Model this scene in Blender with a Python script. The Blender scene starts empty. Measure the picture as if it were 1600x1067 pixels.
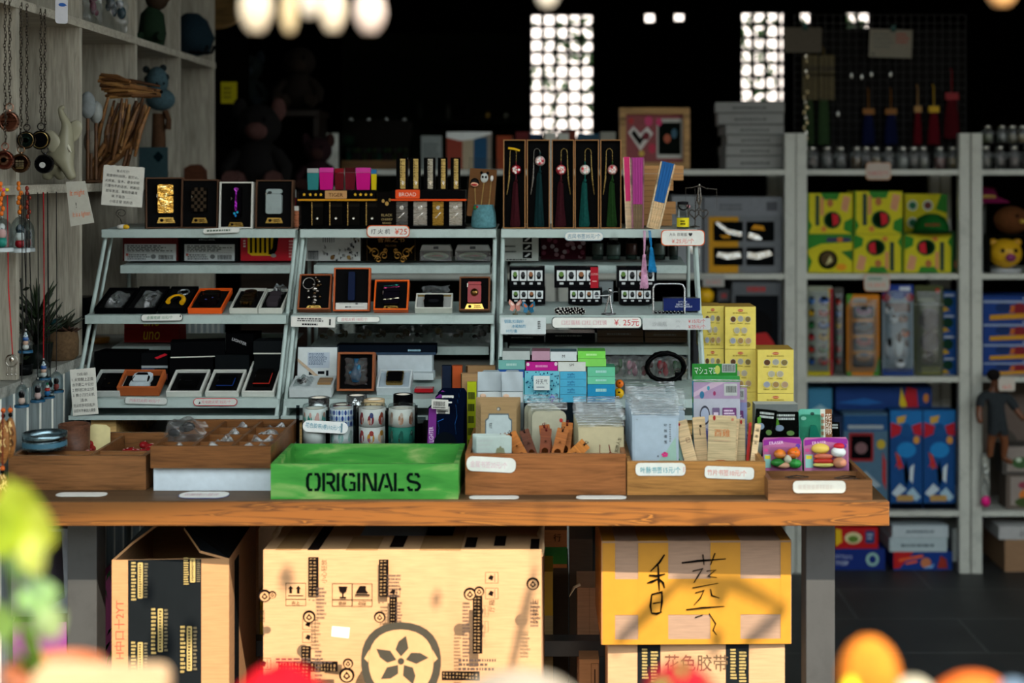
import bpy,math,random
from mathutils import Matrix,Vector
# ---------------------------------------------------------------- camera, sky, sun, exposure
F=2200.0 # focal length in pixels of the 1600 px wide frame
VX,VY=868.0,270.0 # where the level view axis meets the frame
H=1.33 # eye height in metres
SC=bpy.context.scene
cd=bpy.data.cameras.new('camera');cam=bpy.data.objects.new('camera',cd)
SC.collection.objects.link(cam);SC.camera=cam
cam.location=(0,0,H);cam.rotation_euler=(math.pi/2,0,0)
cd.sensor_width=36.0;cd.lens=36.0*F/1600
cd.shift_x=(800-VX)/1600;cd.shift_y=-(533.5-VY)/1600
cd.clip_start=0.05;cd.clip_end=200
cd.dof.use_dof=True ;cd.dof.focus_distance=2.86;cd.dof.aperture_fstop=2.3;cd.dof.aperture_blades=9
W=bpy.data.worlds.new('sky');SC.world=W;W.use_nodes=True
wn=W.node_tree.nodes;wn.clear()
wo=wn.new('ShaderNodeOutputWorld');wb=wn.new('ShaderNodeBackground')
wb.inputs['Color'].default_value=(0.90,0.98,1.0,1);wb.inputs['Strength'].default_value=1.0
W.node_tree.links.new(wb.outputs[0],wo.inputs[0])
SUN=Vector((0.26,-0.72,0.99)).normalized() # towards the sun: behind the camera, a little to its right
sd=bpy.data.lights.new('sun','SUN');so=bpy.data.objects.new('sun',sd);SC.collection.objects.link(so)
sd.energy=2.8;sd.color=(1.0,0.86,0.66);sd.angle=math.radians(0.6)
so.rotation_euler=SUN.to_track_quat('Z','Y').to_euler();so.location=(1,-2,4)
vs=SC.view_settings
SC.display_settings.display_device='sRGB'
vs.view_transform='Standard';vs.look='None';vs.gamma=1.0;vs.exposure=2.2;vs.use_curve_mapping=False
SC.cycles.max_bounces=8;SC.cycles.transparent_max_bounces=24
SC.cycles.caustics_reflective=False ;SC.cycles.caustics_refractive=False
SC.cycles.use_denoising=True ;SC.cycles.sample_clamp_indirect=4.0
# ---------------------------------------------------------------- helpers
R=random.Random(11)
def X(px,Y):return (px-VX)*Y/F
def Z(py,Y):return H-(py-VY)*Y/F
def PX(x,Y):return VX+x*F/Y
def PY(z,Y):return VY+(H-z)*F/Y
BASE=Matrix(((1,0,0,0),(0,0,-1,0),(0,1,0,0),(0,0,0,1))) # front frame: x right, y up, z towards the street
def T3(x,y,z):return Matrix.Translation((x,y,z))
def RX(d):return Matrix.Rotation(math.radians(d),4,'X')
def RY(d):return Matrix.Rotation(math.radians(d),4,'Y')
def RZ(d):return Matrix.Rotation(math.radians(d),4,'Z')
def FM(x,y,z,yaw=0,lean=0,roll=0): # front frame at world (x, y, z)
 return T3(x,y,z)@RZ(yaw)@BASE@RX(-lean)@RZ(roll)
def rect(x0,y0,x1,y1,Y,**k): # frame at bottom centre, width, height of a place seen at depth Y
 s=Y/F
 return FM(X((x0+x1)/2,Y),Y,Z(y1,Y),**k),(x1-x0)*s,(y1-y0)*s
def stand(x0,x1,ytop,Y,zb,**k):
 s=Y/F
 return FM(X((x0+x1)/2,Y),Y,zb,**k),(x1-x0)*s,Z(ytop,Y)-zb
def lin(h):
 h=h.lstrip('#');c=[int(h[i:i+2],16)/255 for i in (0,2,4)]
 return tuple(x/12.92 if x<=.04045 else ((x+.055)/1.055)**2.4 for x in c)+(1,)
MATS={}
KN=dict(p='printed_paper',c='cardboard',g='glossy_plastic',m='metal',w='wood',f='fabric',k='painted_metal',v='velvet',t='clear_film',a='acrylic',l='leaf',s='stone',x='foil',h='whitewashed_wood',q='dark_wood',u='whitewashed_wood')
def mat(key):
 """'p:c0a080' -> a node material; the letter is the kind of surface, the rest its colour"""
 if key in MATS:return MATS[key]
 kind,col=key.split(':');c=lin(col)
 if max(c[:3])<.03 and kind in 'pgkvq':c=tuple(x*.45 for x in c[:3])+(1,)
 m=bpy.data.materials.new(KN[kind]+'_'+col);m.use_nodes=True
 nt=m.node_tree;N=nt.nodes;L=nt.links
 b=N['Principled BSDF'];out=N['Material Output']
 b.inputs['Base Color'].default_value=c
 def tex(scale=(1,1,1)):
  tc=N.new('ShaderNodeTexCoord');mp=N.new('ShaderNodeMapping');mp.inputs['Scale'].default_value=scale
  L.new(tc.outputs['Object'],mp.inputs['Vector']); return mp.outputs[0]
 def noise(vec,scale,detail=3,rough=.55,dist=0):
  n=N.new('ShaderNodeTexNoise');n.inputs['Scale'].default_value=scale;n.inputs['Detail'].default_value=detail
  n.inputs['Roughness'].default_value=rough;n.inputs['Distortion'].default_value=dist
  L.new(vec,n.inputs['Vector']); return n.outputs[0]
 def ramp(fac,stops):
  r=N.new('ShaderNodeValToRGB');e=r.color_ramp.elements
  while len(e)<len(stops):e.new(.5)
  for el,(p,cc) in zip(e,stops):el.position=p;el.color=cc
  L.new(fac,r.inputs[0]); return r.outputs[0]
 def sh(k,cc=c):return tuple(min(1,x*k) for x in cc[:3])+(1,)
 def bump(h,s,d=.001):
  bp=N.new('ShaderNodeBump');bp.inputs['Strength'].default_value=s;bp.inputs['Distance'].default_value=d
  L.new(h,bp.inputs['Height']);L.new(bp.outputs[0],b.inputs['Normal'])
 def rough(v):b.inputs['Roughness'].default_value=v
 if kind=='p':
  rough(.6);b.inputs['Specular IOR Level'].default_value=.15 if max(c[:3])>.05 else .0;L.new(ramp(noise(tex(),60),[(.3,sh(.93)),(.7,sh(1.04))]),b.inputs['Base Color'])
 elif kind=='c':
  rough(.85);v=tex((1,12,1));n=noise(v,22,5)
  L.new(ramp(n,[(.25,sh(.84)),(.75,sh(1.1))]),b.inputs['Base Color']);bump(noise(tex(),25,2),.25,.004)
 elif kind=='g':
  rough(.22);L.new(ramp(noise(tex(),35),[(.3,sh(.95)),(.7,sh(1.03))]),b.inputs['Base Color'])
  b.inputs['Specular IOR Level'].default_value=.2 if max(c[:3])>.05 else .03
 elif kind=='m':
  b.inputs['Metallic'].default_value=1;n=noise(tex((1,6,1)),50)
  L.new(ramp(n,[(.3,(.2,)*3+(1,)),(.7,(.36,)*3+(1,))]),b.inputs['Roughness'])
 elif kind=='k':
  rough(.42);n=noise(tex(),18,6,.7)
  L.new(ramp(n,[(.32,sh(.78)),(.5,c),(.75,sh(1.06))]),b.inputs['Base Color']);bump(noise(tex(),140),.06)
 elif kind in 'whqu':
  b.inputs['Specular IOR Level'].default_value=.2;rough({'w':.42,'h':.6,'q':.5,'u':.6}[kind]);k=kind=='u'
  v=tex((16,16,1.6) if k else (1.6,16,16));n=noise(v,3.2,6,.6,.7);n2=noise(tex((90,90,5) if k else (5,90,90)),4,3)
  mx=N.new('ShaderNodeMix');mx.data_type='RGBA';mx.blend_type='MULTIPLY';mx.inputs[0].default_value=.6
  lo=.36 if kind=='w' else .74
  L.new(ramp(n,[(.3,sh(lo)),(.46,c),(.62,sh(1.25)),(.72,sh(.8))]),mx.inputs[6])
  L.new(ramp(n2,[(.35,(.6,)*3+(1,)),(.6,(1,)*3+(1,))]),mx.inputs[7])
  L.new(mx.outputs[2],b.inputs['Base Color']);bump(n2,.18)
 elif kind=='f':
  rough(.9);L.new(ramp(noise(tex(),160,4),[(.3,sh(.7)),(.7,sh(1.15))]),b.inputs['Base Color']);bump(noise(tex(),260),.5)
  b.inputs['Specular IOR Level'].default_value=.15
 elif kind=='v':
  rough(.95);L.new(ramp(noise(tex(),120),[(.3,sh(.85)),(.7,sh(1.1))]),b.inputs['Base Color'])
  b.inputs['Specular IOR Level'].default_value=.1
 elif kind=='l':
  rough(.4);L.new(ramp(noise(tex(),25),[(.3,sh(.75)),(.7,sh(1.2))]),b.inputs['Base Color'])
  b.inputs['Subsurface Weight'].default_value=.0
  tr=N.new('ShaderNodeBsdfTranslucent');tr.inputs[0].default_value=sh(1.3);ms=N.new('ShaderNodeMixShader');ms.inputs[0].default_value=.45
  L.new(b.outputs[0],ms.inputs[1]);L.new(tr.outputs[0],ms.inputs[2]);L.new(ms.outputs[0],out.inputs[0])
 elif kind=='s':
  rough(.8);L.new(ramp(noise(tex(),30,6,.7),[(.3,sh(.6)),(.7,sh(1.25))]),b.inputs['Base Color']);bump(noise(tex(),60,5),.4,.003)
 elif kind=='x':
  b.inputs['Metallic'].default_value=.85;rough(.16);bump(noise(tex(),70,3),.9,.004)
 elif kind in 'ta':
  b.inputs['Metallic'].default_value=0;rough(.08);bump(noise(tex((1,2.2,1)),45 if kind=='t' else 6,3),.7 if kind=='t' else .05,.006)
  b.inputs['Base Color'].default_value=c;b.inputs['Specular IOR Level'].default_value=.9
  gl=N.new('ShaderNodeBsdfGlossy');gl.inputs['Roughness'].default_value=.2 if kind=='t' else .1
  bn=[n for n in N if n.bl_idname=='ShaderNodeBump'][0];L.new(bn.outputs[0],gl.inputs['Normal'])
  tr=N.new('ShaderNodeBsdfTransparent');tr.inputs[0].default_value=c
  lw=N.new('ShaderNodeLayerWeight');lw.inputs[0].default_value=.35;L.new(bn.outputs[0],lw.inputs['Normal'])
  mr=N.new('ShaderNodeMapRange');mr.inputs['To Min'].default_value=.12 if kind=='t' else .0;mr.inputs['To Max'].default_value=.6 if kind=='t' else .35
  L.new(lw.outputs['Fresnel'],mr.inputs['Value'])
  ms=N.new('ShaderNodeMixShader');L.new(mr.outputs[0],ms.inputs[0])
  L.new(tr.outputs[0],ms.inputs[1]);L.new(ms.outputs[0],out.inputs[0]);L.new(gl.outputs[0],ms.inputs[2])
  if kind=='t':
   df=N.new('ShaderNodeBsdfDiffuse');df.inputs[0].default_value=(.85,.88,.88,1);m2=N.new('ShaderNodeMixShader');m2.inputs[0].default_value=.35
   L.new(gl.outputs[0],m2.inputs[1]);L.new(df.outputs[0],m2.inputs[2]);L.new(m2.outputs[0],ms.inputs[2])
 MATS[key]=m
 return m
TXT={}
def glyphs(txt,shear=0.0,bold=0.0):
 k=(txt,shear,bold)
 if k not in TXT:
  cu=bpy.data.curves.new('lettering','FONT');cu.body=txt;cu.shear=shear;cu.offset=bold;cu.resolution_u=2
  cu.align_x='CENTER'
  o=bpy.data.objects.new('lettering',cu);me=bpy.data.meshes.new_from_object(o)
  v=[tuple(p.co)[:2] for p in me.vertices];f=[tuple(p.vertices) for p in me.polygons]
  bpy.data.objects.remove(o);bpy.data.curves.remove(cu);bpy.data.meshes.remove(me)
  if v:
   xs=[a for a,_ in v];ys=[a for _,a in v];cx,cy=(min(xs)+max(xs))/2,(min(ys)+max(ys))/2
   v=[(a-cx,b-cy) for a,b in v];TXT[k]=(v,f,max(xs)-min(xs),max(ys)-min(ys))
  else:TXT[k]=([],[],1,1)
 return TXT[k]
class MB:
 """collects shapes, each with its material, into ONE mesh"""
 def __init__(s):s.v=[];s.f=[];s.mi=[];s.ms=[];s.smf=[];s.T=Matrix()
 def add(s,vs,fs,m,smooth=False):
  if m not in s.ms:s.ms.append(m)
  i=s.ms.index(m);b=len(s.v)
  s.v+=[tuple(s.T@Vector(v)) for v in vs]
  for f in fs:s.f.append(tuple(b+k for k in f));s.mi.append(i);s.smf.append(smooth)
  return s
 def box(s,x0,x1,y0,y1,z0,z1,m,front=None,top=None):
  v=[(x,y,z) for z in (z0,z1) for y in (y0,y1) for x in (x0,x1)]
  fs=[(0,2,3,1),(0,1,5,4),(0,4,6,2),(1,3,7,5)];s.add(v,fs,m)
  s.add(v,[(4,5,7,6)],front or m);s.add(v,[(2,6,7,3)],top or m); return s
 def prism(s,poly,z0,z1,m,cap=None):
  n=len(poly);v=[(x,y,z0) for x,y in poly]+[(x,y,z1) for x,y in poly]
  s.add(v,[(i,(i+1)%n,n+(i+1)%n,n+i) for i in range(n)]+[tuple(range(n))[::-1]],m)
  s.add(v,[tuple(range(n,2*n))],cap or m); return s
 def rbox(s,x0,x1,y0,y1,z0,z1,r,m,cap=None,n=4):return s.prism(rr(x0,x1,y0,y1,r,n),z0,z1,m,cap)
 def poly(s,pts,z,m):s.add([(x,y,z) for x,y in pts],[tuple(range(len(pts)))],m); return s
 def ring(s,outer,inner,z0,z1,m): # frame between two outlines of equal count
  n=len(outer);v=[]
  for z in (z0,z1):v+=[(x,y,z) for x,y in outer]+[(x,y,z) for x,y in inner]
  fs=[]
  for i in range(n):
   j=(i+1)%n
   fs+=[(2*n+i,2*n+j,3*n+j,3*n+i),(i,j,2*n+j,2*n+i),(n+j,n+i,3*n+i,3*n+j),(i,n+i,n+j,j)]
  s.add(v,fs,m); return s
 def lathe(s,prof,m,c=(0,0,0),n=20,ax='y',smooth=True,sx=1,sz=1):
  v=[];k=len(prof)
  for i in range(n):
   a=2*math.pi*i/n
   for r,h in prof:
    p=(r*math.cos(a)*sx,h,-r*math.sin(a)*sz)
    if ax=='z':p=(p[0],-p[2],p[1])
    if ax=='x':p=(p[1],p[0],p[2])
    v.append((p[0]+c[0],p[1]+c[1],p[2]+c[2]))
  fs=[(i*k+j,((i+1)%n)*k+j,((i+1)%n)*k+j+1,i*k+j+1) for i in range(n) for j in range(k-1)]
  s.add(v,fs,m,smooth)
  for j,rev in ((0,1),(k-1,0)):
   if prof[j][0]>1e-6:
    f=tuple(i*k+j for i in range(n));s.add(v,[f[::-1] if rev else f],m)
  return s
 def ell(s,c,r,m,n=14,k=9,bumpy=0):
  if not hasattr(r,'__len__'):r=(r,r,r)
  v=[]
  for i in range(k+1):
   t=math.pi*i/k
   for j in range(n):
    a=2*math.pi*j/n;q=1+(R.uniform(-bumpy,bumpy) if bumpy else 0)
    v.append((c[0]+r[0]*math.sin(t)*math.cos(a)*q,c[1]-r[1]*math.cos(t)*q,c[2]+r[2]*math.sin(t)*math.sin(a)*q))
  s.add(v,[(i*n+j,(i+1)*n+j,(i+1)*n+(j+1)%n,i*n+(j+1)%n) for i in range(k) for j in range(n)],m,True); return s
 def tube(s,pts,r,m,n=6,cap=True):
  P=[Vector(p) for p in pts];v=[];K=len(P)
  rs=r if hasattr(r,'__len__') else [r]*K
  up=None
  for i,p in enumerate(P):
   d=(P[min(i+1,K-1)]-P[max(i-1,0)])
   if d.length<1e-9:d=Vector((0,1,0))
   d.normalize()
   if up is None:up=d.orthogonal().normalized()
   up=(up-d*up.dot(d));up=up.normalized() if up.length>1e-6 else d.orthogonal().normalized()
   w=d.cross(up)
   for j in range(n):
    a=2*math.pi*j/n;v.append(tuple(p+(up*math.cos(a)+w*math.sin(a))*rs[i]))
  fs=[(i*n+j,i*n+(j+1)%n,(i+1)*n+(j+1)%n,(i+1)*n+j) for i in range(K-1) for j in range(n)]
  s.add(v,fs,m,True)
  if cap:s.add(v,[tuple(range(n))[::-1],tuple(range((K-1)*n,K*n))],m)
  return s
 def text(s,txt,cx,cy,h,z,m,maxw=None,rot=0,shear=0.0,sx=1,bold=0.0):
  v,f,w0,h0=glyphs(txt,shear,bold)
  k=h/h0 if h0 else 1;kx=k*sx
  if maxw and w0*kx>maxw:kx=maxw/w0
  ca,sa=math.cos(math.radians(rot)),math.sin(math.radians(rot))
  s.add([(cx+x*kx*ca-y*k*sa,cy+x*kx*sa+y*k*ca,z) for x,y in v],f,m); return s
 def sheet(s,fn,nu,nv,m,smooth=True):
  s.add([fn(i/nu,j/nv) for j in range(nv+1) for i in range(nu+1)],[(j*(nu+1)+i,j*(nu+1)+i+1,(j+1)*(nu+1)+i+1,(j+1)*(nu+1)+i) for j in range(nv) for i in range(nu)],m,smooth); return s
 def prints(s,sp,w,h,z,x0=None,y0=0):
  """marks printed on a face w x h: u, v run 0..1 from its lower corner"""
  if x0 is None:x0=-w/2
  q=0
  for p in sp:
   q+=1;zz=z+.00025+.00012*q;k=p[0]
   U=lambda u:x0+u*w
   V=lambda t:y0+t*h
   if k=='r':s.poly([(U(p[1]),V(p[2])),(U(p[3]),V(p[2])),(U(p[3]),V(p[4])),(U(p[1]),V(p[4]))],zz,p[5])
   elif k=='o':s.poly(rr(U(p[1]),U(p[3]),V(p[2]),V(p[4]),p[6]*w),zz,p[5])
   elif k=='e':s.poly([(U(p[1])+p[3]*w*math.cos(a*.3491),V(p[2])+p[4]*h*math.sin(a*.3491)) for a in range(18)],zz,p[5])
   elif k=='p':s.poly([(U(a),V(b)) for a,b in p[1]],zz,p[2])
   elif k=='t':s.text(p[1],U(p[2]),V(p[3]),p[4]*h,zz,p[5],maxw=(p[6]*w if len(p)>6 and p[6] else None),rot=p[7] if len(p)>7 else 0,shear=p[8] if len(p)>8 else 0)
   elif k=='l': # rows of fine print: u0 v0 u1 v1 rows colour
    _,a,b,c2,d,n,col=p[:7];rg=random.Random(int(a*997+b*131+n))
    for i in range(n):
     yy=d-(d-b)*(i+.5)/n;hh=(d-b)/n*.3;u=a;end=c2-(c2-a)*(rg.random()*.3)
     while u<end:
      du=(c2-a)*rg.uniform(.03,.12);s.poly([(U(u),V(yy-hh)),(U(min(u+du,end)),V(yy-hh)),(U(min(u+du,end)),V(yy+hh)),(U(u),V(yy+hh))],zz,col);u+=du+(c2-a)*.025
   elif k=='b': # barcode
    _,a,b,c2,d,col=p[:6];rg=random.Random(5);u=a
    while u<c2:
     du=(c2-a)*rg.uniform(.01,.035);s.poly([(U(u),V(b)),(U(u+du),V(b)),(U(u+du),V(d)),(U(u),V(d))],zz,col);u+=du+(c2-a)*rg.uniform(.012,.03)
   elif k=='g': # rim line: u0 v0 u1 v1 thickness colour
    _,a,b,c2,d,t,col=p[:7];o=[(U(a),V(b)),(U(c2),V(b)),(U(c2),V(d)),(U(a),V(d))];tt=t*w
    i=[(U(a)+tt,V(b)+tt),(U(c2)-tt,V(b)+tt),(U(c2)-tt,V(d)-tt),(U(a)+tt,V(d)-tt)]
    for e in range(4):s.poly([o[e],o[(e+1)%4],i[(e+1)%4],i[e]],zz,col)
  return s
 def build(s,name,parent=None,M=None,bevel=0,sub=0):
  me=bpy.data.meshes.new(name);me.from_pydata(s.v,[],s.f)
  for m in s.ms:me.materials.append(mat(m))
  me.polygons.foreach_set('material_index',s.mi);me.polygons.foreach_set('use_smooth',s.smf);me.update()
  o=bpy.data.objects.new(name,me);SC.collection.objects.link(o)
  if parent is not None:o.parent=parent
  if M is not None:o.matrix_local=M
  if bevel:
   b=o.modifiers.new('bevel','BEVEL');b.width=bevel;b.segments=2;b.limit_method='ANGLE';b.angle_limit=math.radians(50)
  if sub:o.modifiers.new('sub','SUBSURF').levels=sub;o.modifiers['sub'].render_levels=sub
  return o
def rr(x0,x1,y0,y1,r,n=4):
 r=min(r,(x1-x0)/2-1e-6,(y1-y0)/2-1e-6);o=[]
 for cx,cy,a0 in ((x1-r,y0+r,-90),(x1-r,y1-r,0),(x0+r,y1-r,90),(x0+r,y0+r,180)):
  for i in range(n+1):
   a=math.radians(a0+90*i/n);o.append((cx+r*math.cos(a),cy+r*math.sin(a)))
 return o
def circ(cx,cy,r,n=20,ry=None):return [(cx+r*math.cos(2*math.pi*i/n),cy+(ry or r)*math.sin(2*math.pi*i/n)) for i in range(n)]
def tag(o,label,cat,group=None,kind=None):
 if label:o['label']=label
 if cat:o['category']=cat
 if group:o['group']=group
 if kind:o['kind']=kind
 return o
def thing(name,label,cat,M,group=None):
 o=bpy.data.objects.new(name,None);SC.collection.objects.link(o);o.matrix_world=M;o.empty_display_size=.02
 return tag(o,label,cat,group)
def one(name,mb,label,cat,M,group=None,**k):return tag(mb.build(name,M=M,**k),label,cat,group)
def struct(name,mb,M=None,**k):
 o=mb.build(name,M=M,**k);o['kind']='structure'; return o
def skin(name,pts,edges,m,parent=None,M=None,sub=2):
 """one smooth body grown along joined edges: pts = (x, y, z, radius)"""
 me=bpy.data.meshes.new(name);me.from_pydata([p[:3] for p in pts],edges,[]);me.materials.append(mat(m))
 o=bpy.data.objects.new(name,me);SC.collection.objects.link(o)
 if parent is not None:o.parent=parent
 if M is not None:o.matrix_local=M
 o.modifiers.new('skin','SKIN').use_smooth_shade=True
 sv=me.skin_vertices[0].data if me.skin_vertices else None
 if sv is None:
  bm=__import__('bmesh').new();bm.from_mesh(me);bm.verts.layers.skin.verify();bm.to_mesh(me);bm.free();sv=me.skin_vertices[0].data
 for d,p in zip(sv,pts):d.radius=(p[3],p[3])
 sv[0].use_root=True
 o.modifiers.new('sub','SUBSURF').levels=sub;o.modifiers['sub'].render_levels=sub
 return o
def carton(name,label,cat,fr,depth,m,sp=(),group=None,front=None,top=None,bevel=.0012,children=None):
 """closed box standing at its frame; its print is in its own mesh"""
 M,w,h=fr
 b=MB();b.box(-w/2,w/2,0,h,-depth,0,m,front,top)
 b.prints(sp,w,h,.0)
 return one(name,b,label,cat,M,group)
 # ---------------------------------------------------------------- setting
def tiles(name,c1,c2,mortar,sx,sy,off=.5):
 m=bpy.data.materials.new(name);m.use_nodes=True ;N=m.node_tree.nodes;L=m.node_tree.links;b=N['Principled BSDF']
 tc=N.new('ShaderNodeTexCoord');br=N.new('ShaderNodeTexBrick');br.offset=off
 br.inputs['Scale'].default_value=1;br.inputs['Brick Width'].default_value=sx;br.inputs['Row Height'].default_value=sy
 br.inputs['Mortar Size'].default_value=.006;br.inputs['Mortar Smooth'].default_value=.4
 br.inputs['Color1'].default_value=lin(c1);br.inputs['Color2'].default_value=lin(c2);br.inputs['Mortar'].default_value=lin(mortar)
 L.new(tc.outputs['Object'],br.inputs['Vector'])
 n=N.new('ShaderNodeTexNoise');n.inputs['Scale'].default_value=7;n.inputs['Detail'].default_value=6;L.new(tc.outputs['Object'],n.inputs['Vector'])
 r=N.new('ShaderNodeValToRGB');r.color_ramp.elements[0].position=.3;r.color_ramp.elements[0].color=(.55,)*3+(1,);r.color_ramp.elements[1].position=.75;r.color_ramp.elements[1].color=(1,)*3+(1,)
 L.new(n.outputs[0],r.inputs[0])
 mx=N.new('ShaderNodeMix');mx.data_type='RGBA';mx.blend_type='MULTIPLY';mx.inputs[0].default_value=1
 L.new(br.outputs[0],mx.inputs[6]);L.new(r.outputs[0],mx.inputs[7]);L.new(mx.outputs[2],b.inputs['Base Color'])
 bp=N.new('ShaderNodeBump');bp.inputs['Strength'].default_value=.5;bp.inputs['Distance'].default_value=.004;bp.invert=True
 L.new(br.outputs['Fac'],bp.inputs['Height']);L.new(bp.outputs[0],b.inputs['Normal']);b.inputs['Roughness'].default_value=.55
 return m
MATS['T:floor']=tiles('stone_tile_floor','#2a2c2c','#343432','#4a4c4a',.6,.3)
MATS['T:pave']=tiles('street_paving','#605c56','#55524e','#3c3b38',.5,.25)
EAVE_Y,EAVE_Z=1.05,2.705
b=MB();b.box(-3.2,4.2,2.2,8.4,-.12,0,'T:floor');struct('floor',b)
b=MB();b.box(-9,9,-9,2.2,-.12,0,'T:pave');struct('ground',b)
b=MB();b.box(-3.2,4.2,EAVE_Y,8.4,2.75,2.86,'q:1c1510');struct('ceiling',b)
b=MB();ev=[(-3.2,2.645),(-.62,2.65),(.12,2.712),(4.2,2.73)] # unseen awning edge, its lower wall side shaped to shade the table end
for (xa,za),(xb,zb_) in zip(ev,ev[1:]):
 b.add([(xa,EAVE_Y,za),(xb,EAVE_Y,zb_),(xb,EAVE_Y+.03,zb_),(xa,EAVE_Y+.03,za),(xa,EAVE_Y,2.86),(xb,EAVE_Y,2.86),(xb,EAVE_Y+.03,2.86),(xa,EAVE_Y+.03,2.86)],[(0,3,2,1),(4,5,6,7),(0,1,5,4),(1,2,6,5),(2,3,7,6),(3,0,4,7)],'q:4a3626')
struct('trim_1',b)
# rear wall with two lattice windows
YB=7.2
wins=[(X(a,YB),X(c,YB),Z(d,YB),Z(e,YB)) for a,c,d,e in ((828,928,214,20),(1006,1024,34,18),(1052,1076,32,18),(1158,1228,205,17),(1250,1274,42,17),(1322,1364,52,17))]
b=MB();xs=[-3.2]+[v for w0 in wins for v in w0[:2]]+[4.2]
for i in range(0,14,2):b.box(xs[i],xs[i+1],YB,YB+.12,0,2.75,'p:121110')
for w0 in wins:
 b.box(w0[0],w0[1],YB,YB+.12,0,w0[2],'p:121110');b.box(w0[0],w0[1],YB,YB+.12,w0[3],2.75,'p:121110')
struct('wall_back',b)
b=MB();b.box(-6,8,14,14.2,-.1,5,'p:d2c6c2');struct('wall_exterior',b)
for k,(x0,x1,z0,z1) in enumerate(wins):
 b=MB();st=.0655;x=x0
 while x<x1+.01:b.box(x-.0105,x+.0105,YB+.03,YB+.05,z0,z1,'q:181310');x+=st
 z=z1
 while z>z0-.01:b.box(x0,x1,YB+.032,YB+.048,z-.0105,z+.0105,'q:181310');z-=.0665
 struct('window_%d'%(k+1),b)
 if k in (1,2):continue
 b=MB();rg=random.Random(3+k)
 for i in range(int(170*(x1-x0)/.3)):
  cx,cz=rg.uniform(x0,x1),rg.uniform(z0,z1);a=rg.uniform(0,6.3);l=rg.uniform(.010,.022)
  if k==0 and rg.random()>(.30+.5*(cz-z0)/(z1-z0))*(1.5 if cx>x0+.09 else .5):continue
  p=[(l*math.cos(t)*(1.6 if abs(math.sin(t))<.5 else 1),.6*l*math.sin(t)) for t in [q*1.047 for q in range(6)]]
  yy=YB+.2+rg.uniform(0,.25)
  b.add([(cx+u*math.cos(a)-v*math.sin(a),yy+u*.3,cz+u*math.sin(a)+v*math.cos(a)) for u,v in p],[tuple(range(6))],'l:2e4a26')
 o=b.build('climbing_foliage');o.parent=bpy.data.objects['window_%d'%(k+1)];tag(o,'dark climbing leaves outside the lattice window',None,kind='stuff')
b=MB();b.box(-3.2,-3.08,1.2,YB,0,2.75,'p:1c1a18');b.box(-1.46,-1.405,2.0,4.4,.93,2.75,'h:6f685a')
WX=-1.035;KS=1.035;ZL=H-.385*KS;ZS1=H-.023*KS;ZS2=H+.323*KS # plank wall face, ledge and shelf heights
b.box(-1.45,WX,2.0,4.4,0,ZL-.02,'u:7f8a8b')
y=2.0
while y<4.35:b.box(WX,WX+.0065,y+.0045,y+.063,.02,ZL-.02,'u:7f8b8c');b.box(WX,WX+.0072,y-.0045,y+.0045,.02,ZL-.02,'p:ecece2');y+=.0675
struct('wall_left',b)
b=MB();b.box(-1.4,WX+.009,2.0,4.4,ZL-.02,ZL,'h:8d8e86');struct('trim_2',b)
b=MB();b.box(3.4,3.52,2.9,YB,0,2.75,'p:2a2622');struct('wall_right',b)
b=MB();b.box(-14,14,-6.6,-6,-.1,3.9,'p:7c766c')
for i in range(-6,7):b.box(i*2.1-.7,i*2.1+.7,-6,-5.96,.1,2.5,'p:3a342e');b.box(i*2.1-.85,i*2.1+.85,-6,-5.7,2.6,2.75,'w:5a4432')
struct('wall_street',b)
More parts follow.
